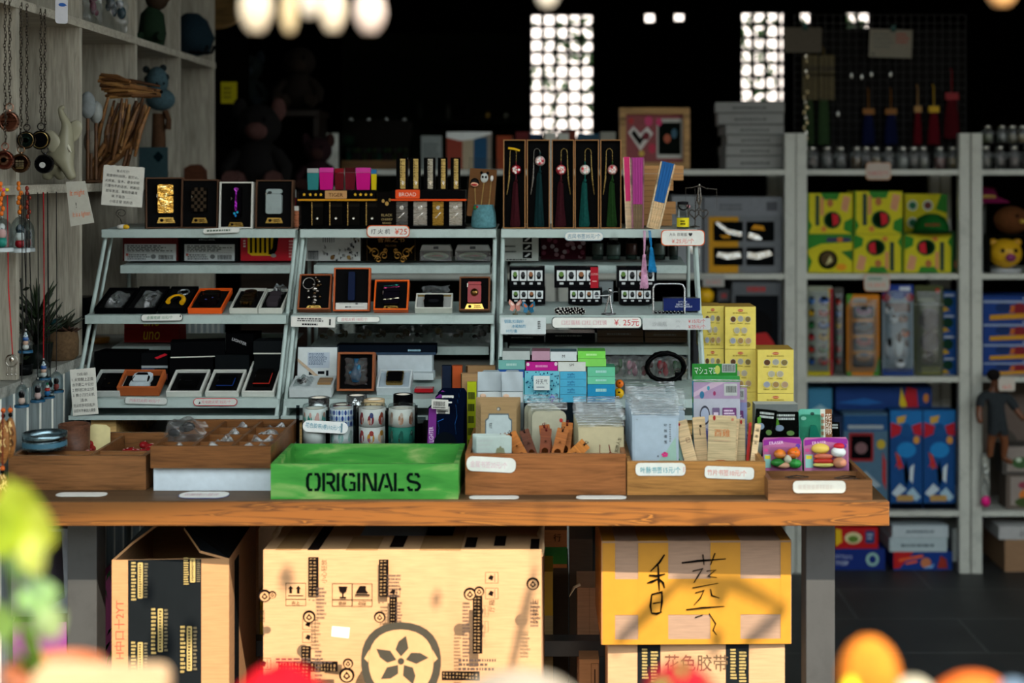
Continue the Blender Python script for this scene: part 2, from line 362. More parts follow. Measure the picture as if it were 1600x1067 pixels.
# white cubby shelving along the wall
cs=thing('cubby_shelf','whitewashed wooden cubby shelving standing on the ledge of the plank wall','shelf',T3(WX-.19,3.1,ZL))
def cpart(name,*bx,m='h:a09a8b'):
 q=MB();q.box(*[v+o for v,o in zip(bx,(.19-WX,.19-WX,-3.1,-3.1,-ZL,-ZL))],m);q.build(name,cs)
for y in (2.29,2.70,3.06,3.465,3.87,4.26):
 for z0,z1 in ((ZL+.001,ZS1-.018),(ZS1,ZS2-.018),(ZS2,2.0)):cpart('divider',WX-.36,WX,y,y+.018,z0,z1,m='u:a09a8b')
for z in (ZS1,ZS2):cpart('shelf_board',WX-.36,WX+.003,2.29,4.278,z-.018,z)
cpart('top_board',WX-.36,WX+.003,2.29,4.278,2.0,2.018)
def table_wood():
 m=bpy.data.materials.new('stained_pine');m.use_nodes=True ;N=m.node_tree.nodes;L=m.node_tree.links;b=N['Principled BSDF']
 tc=N.new('ShaderNodeTexCoord');mp=N.new('ShaderNodeMapping');mp.inputs['Scale'].default_value=(1.3,12,26);L.new(tc.outputs['Object'],mp.inputs[0])
 n0=N.new('ShaderNodeTexNoise');n0.inputs['Scale'].default_value=1.6;n0.inputs['Detail'].default_value=3;n0.inputs['Distortion'].default_value=1.2;L.new(mp.outputs[0],n0.inputs[0])
 mul=N.new('ShaderNodeMath');mul.operation='MULTIPLY';mul.inputs[1].default_value=26;L.new(n0.outputs[0],mul.inputs[0])
 sn=N.new('ShaderNodeMath');sn.operation='SINE';L.new(mul.outputs[0],sn.inputs[0])
 r=N.new('ShaderNodeValToRGB');r.color_ramp.elements[0].position=.0;r.color_ramp.elements[0].color=lin('#80501c');r.color_ramp.elements[1].position=1;r.color_ramp.elements[1].color=lin('#905e24')
 e=r.color_ramp.elements.new(.93);e.color=lin('#52300d')
 L.new(sn.outputs[0],r.inputs[0])
 n1=N.new('ShaderNodeTexNoise');n1.inputs['Scale'].default_value=1.5;n1.inputs['Detail'].default_value=2;L.new(tc.outputs['Object'],n1.inputs[0])
 r1=N.new('ShaderNodeValToRGB');r1.color_ramp.elements[0].position=.35;r1.color_ramp.elements[0].color=(.72,.66,.6,1);r1.color_ramp.elements[1].position=.65;r1.color_ramp.elements[1].color=(1,)*4
 L.new(n1.outputs[0],r1.inputs[0])
 mx=N.new('ShaderNodeMix');mx.data_type='RGBA';mx.blend_type='MULTIPLY';mx.inputs[0].default_value=1;L.new(r.outputs[0],mx.inputs[6]);L.new(r1.outputs[0],mx.inputs[7])
 L.new(mx.outputs[2],b.inputs['Base Color']);b.inputs['Roughness'].default_value=.45
 return m
MATS['W:table']=table_wood()
def painted_green():
 m=bpy.data.materials.new('worn_green_paint');m.use_nodes=True ;N=m.node_tree.nodes;L=m.node_tree.links;b=N['Principled BSDF']
 tc=N.new('ShaderNodeTexCoord');mp=N.new('ShaderNodeMapping');mp.inputs['Scale'].default_value=(6,26,26);L.new(tc.outputs['Object'],mp.inputs[0])
 n=N.new('ShaderNodeTexNoise');n.inputs['Scale'].default_value=1.6;n.inputs['Detail'].default_value=6;n.inputs['Distortion'].default_value=.5;L.new(mp.outputs[0],n.inputs[0])
 r=N.new('ShaderNodeValToRGB');e=r.color_ramp.elements;e[0].position=.3;e[0].color=lin('#2c762c');e[1].position=.78;e[1].color=lin('#a0b070');q=e.new(.52);q.color=lin('#418f3a')
 L.new(n.outputs[0],r.inputs[0]);L.new(r.outputs[0],b.inputs['Base Color']);b.inputs['Roughness'].default_value=.5;b.inputs['Specular IOR Level'].default_value=.2
 return m
MATS['W:green']=painted_green()
# ---------------------------------------------------------------- table
YT,ZT,ZU=2.472,.7536,.7097
tb=thing('table','long wooden table with black steel legs carrying the stall goods','table',T3(-.19,2.95,0))
TX0,TX1=-.965,X(1390,YT)
def tpart(name,bx,m,bev=.0015):
 q=MB();q.box(bx[0]+.19,bx[1]+.19,bx[2]-2.95,bx[3]-2.95,bx[4],bx[5],m); return q.build(name,tb,bevel=bev)
tpart('top',(TX0,TX1,YT,3.44,ZU,ZT-.002),'W:table',.002)
tpart('stained_surface',(TX0+.003,TX1-.002,YT+.003,3.438,ZT-.002,ZT),'q:55402c',0)
for x0,x1 in ((X(108,2.57),X(154,2.57)),(X(1258,2.57),X(1303,2.57))):
 for y0 in (2.56,3.33):tpart('leg',(x0,x1,y0,y0+.05,0,ZU),'k:3b3c3d')
tpart('crossbar',(X(154,2.57),X(1258,2.57),2.86,2.90,.347,.379),'k:3b3c3d')
# ---------------------------------------------------------------- pale steel tier racks, three side by side
Y1,Y3,Y5,YBASE=3.14,3.03,2.95,2.935 # front lips of the tiers, from the top down
STEEL='k:a9b9b4'
ZR=Z(655,YBASE)
def lipz(py,Y):return Z(py,Y)
TIERS=[('f',Y1,lipz(359,Y1),.19,2.0),('r',3.22,lipz(415,3.22),.16,4.0),('f',Y3,lipz(493,Y3),.17,5.0),('r',3.16,lipz(542,3.16),.17,4.0),('f',Y5,lipz(624,Y5),.17,6.0)]
def rack(xa,xb,label):
 """xa, xb: ends of the top lip seen at Y1"""
 x0,x1=X(xa,Y1),X(xb,Y1);cx=(x0+x1)/2;w=x1-x0;y0=3.1
 t=thing('display_rack',label,'rack',T3(cx,y0,ZR),'steel tier racks on the table')
 for kind,y,z,d,tilt in TIERS:
  hw=w/2-(.003 if kind=='f' else .02);b=MB();b.T=T3(0,y-y0,z-ZR)@RX(tilt)
  lip=.0175
  b.box(-hw,hw,0,d,-.0022,0,STEEL)
  b.T=T3(0,y-y0,z-ZR);b.box(-hw,hw,-.0025,0,-lip,.001,STEEL)
  b.box(-hw,hw,0,.009,-lip,-lip+.0018,STEEL)
  b.build('shelf_tier',t,bevel=.0006)
 for s in (-1,1):
  b=MB();xx=s*(w/2-.006)
  b.tube([(xx,2.94-y0,.005),(xx,3.165-y0,TIERS[0][2]-ZR-.004)],.0045,STEEL,8)
  b.tube([(xx,2.985-y0,.005),(xx,3.21-y0,TIERS[0][2]-ZR-.004)],.0035,STEEL,8)
  b.tube([(xx,3.33-y0,.005),(xx,3.33-y0,TIERS[0][2]-ZR-.006)],.0045,STEEL,8)
  b.tube([(xx,2.94-y0,.005),(xx,3.33-y0,.005)],.0045,STEEL,8)
  b.build('side_frame',t)
 b=MB();b.box(-w/2,w/2,YBASE-y0,3.34-y0,-.0,.002,'k:7f9794');b.box(-w/2,w/2,YBASE-y0-.002,YBASE-y0,-.001,.008,STEEL);b.build('base_tray',t)
 return t
rack(157,464,'pale grey steel tier rack nearest the plank wall')
rack(467,777,'pale grey steel tier rack in the middle of the row of three')
rack(781,1092,'pale grey steel tier rack beside the yellow boxes')
for a,c,lab in ((-.975,-.922,'wall side end of the rack nearest the plank wall'),(-.64,-.58,'far end of the rack nearest the plank wall'),(-.54,-.49,'wall side end of the middle rack'),(-.18,-.135,'far end of the middle rack'),(-.10,-.05,'wall side end of the rack beside the yellow boxes'),(.24,.29,'far end of the rack beside the yellow boxes')):
 b=MB();b.box(a,c,0,.30,0,ZR-ZT-.0005,'w:c9a368')
 one('timber_batten',b,'pale timber batten under the '+lab,'batten',T3(0,2.955,ZT),'timber battens under the racks')
def surf(i,y):
 """height of tier i's surface at depth y"""
 k,yy,z,d,tl=TIERS[i]; return z+(y-yy)*math.tan(math.radians(tl))
 # ---------------------------------------------------------------- builders for the small goods
def slab(x0,x1,ytop,Y,zb,t=90,yaw=0,roll=0):
 """frame of a face that starts at (Y, zb) and rises at t degrees up to image row ytop"""
 c,s=math.cos(math.radians(t)),math.sin(math.radians(t));lo,hi=.002,.8
 for _ in range(40):
  L=(lo+hi)/2
  if PY(zb+L*s,Y+L*c)>ytop:lo=L
  else:hi=L
 return FM(X((x0+x1)/2,Y),Y,zb,yaw,90-t,roll),(x1-x0)*Y/F,L
def put(tier,x0,x1,ytop,dy=.012,t=None,d=.018,yaw=0,extra=0):
 Y=TIERS[tier][1]+dy
 if t is None:t=TIERS[tier][4]
 a=math.radians(t);zb=surf(tier,Y+d*math.sin(a))+d*math.cos(a)+.0006+extra
 return slab(x0,x1,ytop,Y,zb,t,yaw)
def gift(label,fr,d,rim,inn,group,plate=None,rimw=.0032,rec=.006,out=None,name='gift_box',cat='box'):
 """open-topped presentation box: tray with four walls, padded lining, optional brass plate"""
 M,w,h=fr;out=out or rim
 t=thing(name,label,cat,M,group)
 b=MB();o=[(-w/2,0),(w/2,0),(w/2,h),(-w/2,h)];i=[(-w/2+rimw,rimw),(w/2-rimw,rimw),(w/2-rimw,h-rimw),(-w/2+rimw,h-rimw)]
 b.ring(o,i,-d,0,rim);b.box(-w/2+rimw,w/2-rimw,rimw,h-rimw,-d,-d+.002,out);b.build('tray',t,bevel=.0005)
 b=MB();b.rbox(-w/2+rimw,w/2-rimw,rimw,h-rimw,-d+.002,-rec,.001,inn);b.build('lining',t)
 if plate:
  px,py,pw,ph,txt=plate;b=MB()
  b.prism([(px-pw/2,py),(px+pw/2,py),(px+pw*.38,py+ph),(px-pw*.38,py+ph)],-rec,-rec+.002,'m:b5924a')
  b.poly(circ(px-pw*.24,py+ph*.5,ph*.3,10),-rec+.0023,'p:1c1612')
  b.prints([('l',.48,.2,.9,.8,2,'p:3a2c14')],pw,ph,-rec+.002,px-pw/2,py);b.build('name_plate',t)
 return t,M@T3(0,0,-rec),w,h
def lighter(label,M,w,h,th,body,lid=None,group='lighters in gift boxes',split=.62,deco=(),r=.003,name='lighter'):
 """flip lighter lying on its back: M at the middle of its foot"""
 t=thing(name,label,'lighter',M,group)
 b=MB();b.rbox(-w/2,w/2,0,h*split-.0004,0,th,r,body);b.build('case',t,bevel=.0008)
 b=MB();b.rbox(-w/2,w/2,h*split+.0004,h,0,th,r,lid or body);b.build('lid',t,bevel=.0008)
 b=MB();b.tube([(-w/2-.0008,h*split-.004,th*.5),(-w/2-.0008,h*split+.004,th*.5)],.0014,'m:c8c4b8',6);b.build('hinge',t)
 if deco:
  b=MB();b.prints(deco,w,h,th);b.build('pattern',t)
 return t
def price(label,x0,y0,x1,y1,Y,sp,edge=None,roll=0,lean=0,body='p:dcdcd4',yaw=0,rad=.35,name='price_tag',cat='tag',group=None,M=None):
 s=Y/F;w,h=(x1-x0)*s,(y1-y0)*s
 if M is None:M=FM(X((x0+x1)/2,Y),Y,Z((y0+y1)/2,Y),yaw,lean,roll)
 b=MB();q=h*rad
 if edge:b.rbox(-w/2,w/2,-h/2,h/2,0,.0008,q,edge);b.rbox(-w/2+.0016,w/2-.0016,-h/2+.0016,h/2-.0016,.0008,.0011,q,body)
 else:b.rbox(-w/2,w/2,-h/2,h/2,0,.0011,q,body)
 b.prints(sp,w,h,.0012,-w/2,-h/2)
 return one(name,b,label,cat,M,group)
def holder(label,x,y,Y,zb,base,group='wire card holders'):
 t=thing('card_holder',label,'holder',FM(x,Y,zb),group)
 b=MB();b.ell((0,.004,0),(.014,.006,.010),base[0]);b.ell((.008,.004,.004),(.008,.0055,.007),base[1]);b.build('base',t)
 b=MB();pts=[(0,.006,0),(-.006,y*.75,0)]+[(-.002+(.013-.0005*i)*math.cos(3.4-i*.45),y+.004+(.011-.0005*i)*math.sin(3.4-i*.45),.002+.0004*i) for i in range(18)]
 b.tube(pts,.0008,'m:3a3630',5);b.build('wire_clip',t)
 # ---------------------------------------------------------------- top tier, rack nearest the wall
G='open gift boxes on the racks'
BR,BLK='p:4e3524','v:0c0c0d'
ZT1=surf(0,3.16)
def upbox(label,x0,x1,yt,d,rim,inn,yaw=0,plate=None,Y=3.172,t=86,**k):
 return gift(label,slab(x0,x1,yt,Y,ZT1+.0012,t,yaw),d,rim,inn,G,plate,**k)
_,M,w,h=upbox('brown open gift box holding the gold lighter, turned towards its neighbour',229,288,277,.024,BR,BLK,22,(0.002,.012,.040,.013,1))
lighter('gold lighter with sparkling relief in the turned brown box',M@T3(.0,h*.30,0),.034,.064,.011,'x:b88a3a',deco=[('p',[(R.random()*.9+.05,v+.0),(R.random()*.9+.05,v+.06),(R.random()*.8+.1,v+.09)],'x:f2d890') for v in [i/16 for i in range(15)]])
_,M,w,h=upbox('brown open gift box holding the black checked lighter',282,340,280,.024,BR,BLK,0,(0,.012,.036,.012,1),Y=3.178)
lighter('black checked lighter in the brown box beside the gold one',M@T3(0,h*.34,0),.034,.054,.011,'g:16130f',deco=[('r',i/5,j/7,(i+1)/5,(j+1)/7,'g:3a2f24') for i in range(5) for j in range(7) if (i+j)%2])
_,M,w,h=upbox('white rimmed upright gift box holding the purple iridescent lighter',341,394,284,.028,'p:cfcdc4',BLK,-4,(0,.004,.036,.010,1))
lighter('slim black lighter with purple iridescent stripe in the white rimmed box',M@T3(.002,h*.24,0),.022,.068,.010,'g:0e0a12',deco=[('p',[(.35,.2),(.6,.2),(.55,.9),(.42,.9)],'x:8a1c96'),('e',.5,.92,.25,.06,'x:c04ad0'),('e',.35,.12,.12,.04,'g:28a0c8'),('e',.65,.16,.12,.04,'g:28a0c8'),('e',.5,.05,.12,.04,'g:1a78c0')])
_,M,w,h=upbox('brown upright gift box holding the plain silver lighter',398,457,281,.024,BR,BLK,-3,(0,.012,.040,.012,1))
lighter('plain silver lighter with rounded corners in a brown box',M@T3(.0,h*.30,0),.036,.056,.010,'k:8d9a98',split=.8,r=.005,deco=[('e',.25,.85,.14,.06,'g:303634')])
PW='p:d6d6cc'
price('folded pale price card tilted on the lip beneath the purple lighter',318,356,374,365,3.132,[('l',.1,.2,.9,.8,1,'p:5a6a5a')],roll=2,lean=35)
# hand-written card on its wire holder, left end
NOTE=['有点可打!','需要修的拍照，就打火。','火焊盖、金木、是会如呢','只要你不的话信、就能出','就年发连、我和你最发','来 不能急……','小班主管 说的话']
def note(label,M,w,h,lines,col='p:20201e',scallop=False,body='p:d9d7cc'):
 b=MB();n=12
 top=[(w/2-w*i/n,h+(.0015 if i%2 else 0)*(1 if scallop else 0)) for i in range(n+1)]
 b.prism([(-w/2,0),(w/2,0)]+top,0,.0008,body)
 k=len(lines)
 for i,t in enumerate(lines):b.text(t,-w*.02+(0 if i else 0),h*(.92-.9*(i+.5)/k)+h*.02,h*.075 if i else h*.07,.0012,col,maxw=w*(.84 if i else .42),rot=-1.5)
 return one('note_card',b,label,'card',M)
M,w,h=rect(158,260,222,322,3.125,roll=-4)
note('square hand-written note card clipped above the top tier at the wall end',M,w,h,NOTE,scallop=True)
holder('wire card holder with yellow and white base on the top tier',.035,.03,3.155,surf(0,3.155)+.0016,('g:e8e4da','g:d8a820'))
bpy.data.objects['card_holder'].location=(X(192,3.155),3.155,surf(0,3.155)+.0016)
# ---------------------------------------------------------------- top tier, middle rack: two lighter stands
def tierstand(name,label,x0,x1,yb0,yb1,strip,plaque,Y,stars):
 s=Y/F;zb=surf(0,Y)+.0012;cx=X((x0+x1)/2,Y);w=(x1-x0)*s;zt=Z(yb0,Y);z1=Z(yb1,Y)
 t=thing(name,label,'display stand',FM(cx,Y,zb),'black lighter stands on the top tier')
 b=MB();b.box(-w/2,w/2,0,.006,-.05,.004,'g:0c0c0d');b.build('base',t,bevel=.0005)
 b=MB();b.box(-w/2+.002,w/2-.002,.006,z1-zb,-.05,-.018,'g:0a0a0b');b.build('back_panel',t)
 b=MB();b.box(-w/2,w/2,z1-zb,zt-zb,-.05,.0,'g:101012',top='g:0a0a0b')
 for u in stars:
  c=(u*w-w/2,(zt+z1)/2-zb);rs=.0042
  b.poly([(c[0]+(rs if i%2==0 else rs*.45)*math.sin(i*math.pi/5),c[1]+(rs if i%2==0 else rs*.45)*math.cos(i*math.pi/5)) for i in range(10)],.0006,'p:d8a828')
 b.build('front_bar',t)
 b=MB();b.box(-w/2-.002,w/2+.002,z1-zb-.004,z1-zb,-.05,.003,strip);b.build('strip',t)
 px,pw,txt,pc,tc,ph=plaque;b=MB();H2=zt-z1;q=pw*s
 xx=X(px,Y)-cx;b.rbox(xx-q/2,xx+q/2,z1-zb+.001,z1-zb+.001+H2*ph,.0,.002,.002,pc);b.text(txt,xx+(q*.06 if ph>1 else 0),z1-zb+H2*.52*ph,H2*.42,.0026,tc,maxw=q*.7)
 if ph>1:b.poly(circ(xx-q*.36,z1-zb+H2*.55*ph,H2*.26),.0026,tc)
 b.build('plaque',t)
 return zb,zt
YS=3.165
zb,zt=tierstand('lighter_stand','black two-level lighter stand with gold stars and tan plaque',467,586,297,311,'g:c88a1c',(525,34,'TIGER','p:b98a58','p:3a2412',.9),YS,(.07,.15,.22,.29,.74,.81,.88,.95))
def slim(label,x0,x1,yt,z0,Y,body,cap,group,th=.010,capf=.22,deco=(),taper=.0):
 M,w,h=stand(x0,x1,yt,Y,z0);t=thing('lighter',label,'lighter',M,group)
 b=MB();k=h*(1-capf)
 a=rr(-w/2,w/2,0,k,.0001,1)
 b.prism([(-w/2*(1-taper),0),(w/2*(1-taper),0),(w/2,k),(-w/2,k)],-th,0,body);b.prints(deco,w,h,0);b.build('body',t,bevel=.0015)
 b=MB();b.rbox(-w/2,w/2,k+.0005,h,-th,0,.0012,cap);b.build('cap',t,bevel=.0006)
 return t
GT='lighters on the gold-starred stand';GB='lighters on the orange-trimmed stand'
for x0,x1,yt,bc,cc,la in ((480,498,263,'g:2c7878','k:9a9a98','teal lighter with a silver cap, first in the upper row of the starred stand'),(499,521,262,'g:c00c78','g:c83a90','magenta lighter beside the teal one on the starred stand'),(523,537,263,'g:5a0a14','g:7a0e1c','narrow dark red lighter beside the first magenta one'),(539,555,262,'g:5a0a18','g:44060e','dark red lighter in the wrinkled film beside the second magenta one'),(556,579,262,'g:c00c78','g:c83a90','wide magenta lighter at the yellow end of the upper row'),(580,588,265,'g:c8b010','g:2a6a9a','yellow and blue lighter at the end of the upper row')):
 slim(la,x0,x1,yt,zt+.0006,YS+.012,bc,cc,GT,taper=.12)
for i,(x0,x1) in enumerate(((487,505),(515,535),(543,562),(572,591))):
 nth=('first','second','third','fourth')[i]
 slim('black wrapped lighter, %s in the lower row of the starred stand'%nth,x0,x1,315.5,zb+.0066,YS+.012,'g:151310','g:24211c',GT,th=.009,deco=[('r',-.02,.0,.06,1,'m:c0a060'),('e',.5,.3,.1,.05,'x:c8c8c0'),('p',[(.3,.5),(.8,.7),(.6,.62)],'x:b8b8b0')])
zb,zt=tierstand('lighter_stand','black two-level lighter stand with an orange strip and orange plaque',612,727,297,311,'g:d84a1a',(637,38,'BROAD','g:dc4c20','p:f0d0c0',1.0),YS,())
for i,(x0,x1) in enumerate(((619,637),(640,657),(662,680),(684,699),(704,719))):
 nth=('first','second','third','fourth','fifth')[i]
 t=slim('black packed lighter with a gold strip, %s in the upper row of the orange-trimmed stand'%nth,x0,x1,246+(i==2)*0,zt+.0006,YS+.012,'g:0d0d0e','g:0d0d0e',GB,th=.012,capf=.02,deco=[('r',.35,.03,.8,.96,'m:c9ae6a' if i!=2 else 'm:b4b0a0'),('p',[(.4,.3),(.75,.25),(.6,.12)],'x:e0d8c8'),('l',.4,.4,.5,.9,6,'p:4a3a1a')])
for i,(x0,x1,m) in enumerate(((618,637,'m:6a6a68'),(646,667,'m:a8a6a0'),(676,693,'m:a8863c'),(702,722,'m:b4b2aa'))):
 nth=('dark silver','bright silver','gold','pale silver')[i]
 slim('%s lighter in the lower row of the orange-trimmed stand'%nth,x0,x1,315,zb+.0066,YS+.012,m,m,GB,th=.010,capf=.26,deco=[('e',.5,.74,.17,.09,'x:d8d8d4'),('p',[(.2,.3),(.3,.3),(.8,.55),(.7,.55)],'x:e8e8e4')])
 # loose goods between and beside the stands
for x0,x1,yt,m,la in ((455,462,296,'g:b01840','small red capped lighter beside the silver lighter box'),(456,467,322,'m:b8775a','small copper lighter beside the starred stand')):
 slim(la,x0,x1,yt,surf(0,3.19)+.0014,3.19+(.02 if yt<300 else 0),m,'k:c8c8c0','loose lighters on the top tier')
carton('dark_box','dark box with gold flower print between the two lighter stands','box',stand(590,619,300,3.175,surf(0,3.175)+.0012),.03,'g:14110f',[('e',.5,.68,.1,.06,'p:b08a48'),('e',.3,.75,.08,.05,'p:b08a48'),('e',.66,.78,.07,.05,'p:a07a3a'),('t','BLACK',.5,.36,.07,'p:a08a5a',.6),('t','CHERRY',.5,.24,.06,'p:a08a5a',.7),('t','BRAND',.5,.14,.05,'p:a08a5a',.5)])
price('orange edged price tag hand-lettered with a lighter price on the top lip',573,352,640,371,3.134,[('t','打 火 机',.32,.5,.42,'p:2a2a2a',.5,0,.1),('t','¥25',.8,.5,.5,'p:d04a20',.3,0,.1)],edge='p:d8602a',lean=-4)
# clear bag of picture picks in a teal felt pot
t=thing('pick_pot','teal felt pot holding the bag of wooden picks','pot',FM(X(756,3.19),3.19,surf(0,3.19)+.0014))
b=MB();b.lathe([(.026,0),(.029,.004),(.027,.03),(.022,.052),(.019,.052),(.019,.01)],'f:54838a');b.build('body',t)
b=MB();b.ell((-.018,.045,.016),(.006,.005,.004),'f:2e6a34');b.ell((-.014,.047,.018),.003,'f:b02a30');b.build('trimming',t)
M,w,h=slab(729,771,252,3.172,surf(0,3.19)+.047,88,0);M=FM(X(750,3.19),3.188,surf(0,3.19)+.026,0,1,-4);w,h=.068,.126
t=thing('pick_bag','clear zip bag of wooden picks with panda and red lips tops','bag',M)
b=MB();b.rbox(-w/2+.004,w/2-.003,.0,h*.86,-.002,0,.003,'c:855224');b.build('backing_card',t)
b=MB();b.tube([(.0,.01,.004),(.004,h*.62,.004)],.0012,'w:d6a860');b.ell((.004,h*.70,.005),(.009,.011,.004),'g:e8e6e0');b.ell((-.003,h*.79,.005),.0034,'g:161616');b.ell((.011,h*.79,.005),.0034,'g:161616')
for u in (.0005,.0075):b.ell((u,h*.715,.009),(.0024,.003,.001),'g:161616')
b.build('panda_pick',t)
b=MB();b.tube([(-.010,.012,.004),(-.016,h*.52,.004)],.0012,'w:d6a860');b.ell((-.017,h*.6,.005),(.010,.011,.004),'g:1a1614');b.ell((-.017,h*.57,.008),(.009,.005,.003),'g:e0a888');b.ell((-.017,h*.565,.0105),(.007,.0022,.002),'g:a8141c');b.build('lips_pick',t)
b=MB();b.tube([(.018,.012,.004),(.02,h*.66,.004)],.0016,'w:c8985a');b.ell((.021,h*.7,.005),(.004,.007,.003),'g:d8d4cc');b.build('plain_pick',t)
b=MB();b.sheet(lambda u,v:((u-.5)*w,v*h*1.06,.009+.003*math.sin(9*u+5*v)),8,10,'a:e8ecec');b.build('film',t)
# ---------------------------------------------------------------- top tier, third rack: tassel bookmarks, fans
KR='c:9a6c3e'
spec=[(786,821,'g:8a1420','f:3a0c14','f:5a1a24','p:c8a020','red','maroon'),(823,859,'g:cdb8b4','f:092a2c','f:0f3c3e',None,'pale pink','dark teal'),(862,897,'g:c04048','f:360c14','f:5a1a24',None,'red and white','wine red'),(898,936,'g:cfccc4','f:0d4a44','f:0f5a50',None,'white','bright teal'),(938,971,'g:d08a88','f:1a3a14','f:24501e',None,'pink','moss green')]
for i,(x0,x1,bead,tas,thr,yel,bl,tl) in enumerate(spec):
 tt,M,w,h=gift('tall kraft box standing open around the bookmark with the %s tassel'%tl,slab(x0,x1,218,3.168,ZT1+.0012,88),.026,KR,BLK,'tall kraft bookmark boxes on the top tier',rimw=.0022,rec=.014,name='bookmark_box')
 s=3.17/F;sg=1 if i in (2,3) else -1
 k=thing('bookmark','metal hook bookmark with %s bead and %s tassel in tall box'%(bl,tl),'bookmark',M,'tassel bookmarks on the top tier')
 hx=-.004*sg;top=h*.875
 b=MB();pts=[(hx,top-.028,.006)]+[(hx+sg*(.007-.007*math.cos(a)),top-.004+.007*math.sin(a)*1.3,.006) for a in [q*math.pi/8 for q in range(9)]]+[(hx+sg*.0145,top-.03,.006),(hx+sg*.016,h*.56,.006),(hx+sg*.021,h*.38,.006)]
 b.tube(pts,[.0008]*10+[.0013,.0024,.0008],'m:8a7444' if i!=1 else 'm:6a6660',6);b.build('hook',k)
 if yel:b=MB();b.tube([(-.014,top+.006,.009),(.0,top+.004,.009),(.012,top,.009)],.0028,'g:d8b010');b.build('yellow_sleeve',k)
 by=h*.66 if i!=1 else h*.76
 bx=hx if i!=1 else .004
 b=MB();b.lathe([(.0,-.003),(.006,-.0026),(.0115,0),(.006,.0026),(0,.003)],bead,(bx,0,0),18);b.T=Matrix();o=b.build('bead',k);o.matrix_local=T3(0,by,.008)@RX(90)
 b=MB();rg=random.Random(i)
 for q in range(7):
  a=q*.9;b.ell((bx+.006*math.cos(a),by+.006*math.sin(a),.011),(.0032,.0032,.001),('g:e8dcd8','g:b02834','g:e0a0a0','g:d8d8d4','g:e8c8c0')[(q+i)%5],8,4)
 b.ell((bx,by,.0115),(.002,.002,.001),'g:e8e0d0',8,4);b.build('flower',k)
 b=MB();b.tube([(hx,top-.028,.006),(bx,by+.011,.008)],.0011,thr);b.ell((bx,by+.017,.007),(.0018,.0024,.0018),thr,8,5);b.tube([(bx,by-.011,.008),(bx,by-.022,.008)],.0012,thr);b.ell((bx,by-.024,.008),(.0034,.004,.003),tas,10,6);b.build('cord',k)
 b=MB();y0=by-.026
 b.lathe([(.003,y0),(.0055,y0-.01),(.008,y0*.55),(.0115,.006),(.009,.003),(0,.003)],tas,(bx-.002,0,.006),22,sz=.45)
 for q in range(26):
  a=rg.uniform(-1,1);b.tube([(bx+a*.004,y0-.004,.008+.002*(1-a*a)),(bx-.002+a*.008,y0*.5,.009+.003*(1-a*a)),(bx-.002+a*.0125+rg.uniform(-.001,.001),.004+rg.random()*.006,.009+.003*(1-a*a))],.0006,tas,4)
 b.build('tassel',k)
price('pale oval price tag lettered in blue below the tassel bookmarks',882,362,943,376,3.134,[('t','古风书签35元/个',.5,.5,.55,'p:2a7a9a',.84,0,.1)],edge='p:9fb4bc',rad=.45)
# kraft boxes stacked behind the fans
KK='kraft boxes stacked behind the fans'
yy=surf(0,3.24)+.002
col1=[(339,357,985,1050),(318,338,986,1056),(300,317,985,1040),(283,299,986,1052),(271.5,282,987,1068),(258,271,988,1068)]
z=yy
for n,(ya,yb,xa,xb) in zip(('lowest','second from bottom','third from bottom','fourth from bottom','second from top','topmost'),col1):
 hh=(yb-ya)*3.235/F;M=FM(X((xa+xb)/2,3.235),3.235,z,R.uniform(-2,2));w=(xb-xa)*3.235/F
 b=MB();b.box(-w/2,w/2,0,hh-.0008,-.045,0,'c:b3824e');b.box(-w/2,w/2,hh*.46,hh*.5,0,.0003,'c:7a5630')
 one('kraft_box',b,'plain kraft box, %s in the stack behind the fans'%n,'box',M,KK);z+=hh
def fan(label,M,w,h,mat1,matw,frac,guard,tasselmat=None,tl=.1):
 t=thing('folding_fan',label,'fan',M,'folded fans on the top tier')
 b=MB()
 for i in range(9):
  x=-w/2+w*(i+.5)/9;b.prism([(x-w/20,h*(1-frac)),(x+w/20,h*(1-frac)),(x+w/18,h*(1-.01*(i%2))),(x-w/18,h)],-.012,-.001+.0015*(i%2),mat1)
 b.build('folded_leaf',t)
 b=MB()
 for i in range(9):
  x=-w/2+w*(i+.5)/9;k=.8;b.prism([(x*k-w/24,0),(x*k+w/24,0),(x+w/22,h*(1-frac)+.004),(x-w/22,h*(1-frac)+.004)],-.010,-.002+.0015*(i%2),matw)
 b.build('ribs',t)
 b=MB();b.prism([(-w*.5,0),(-w*.36,0),(-w*.46,h*.99),(-w*.56,h*.99)],-.013,.001,guard);b.prism([(w*.36,0),(w*.5,0),(w*.56,h*.99),(w*.46,h*.99)],-.013,.001,guard);b.build('guards',t)
 return t
M,w,h=slab(978,988,245,3.162,ZT1+.0016,89);fan('narrow pink and pale wood folded fan beside the bookmark boxes',M@RZ(2),w,h,'p:d83a78','w:d8bc98',.62,'w:e0c8a8')
M,w,h=slab(987,1006,246,3.158,ZT1+.0016,88);fan('magenta folded fan with dark wooden ribs',M,w,h,'p:a83a86','w:7a6448',.66,'w:8a5a64')
M,w,h=slab(1010,1031,253,3.15,ZT1+.0016,88);fan('blue folded fan with pale wooden ribs, leaning sideways',M@RZ(-13),w,h/math.cos(.2),'p:1e5f9e','w:d9b98c',.6,'w:c8b08c')
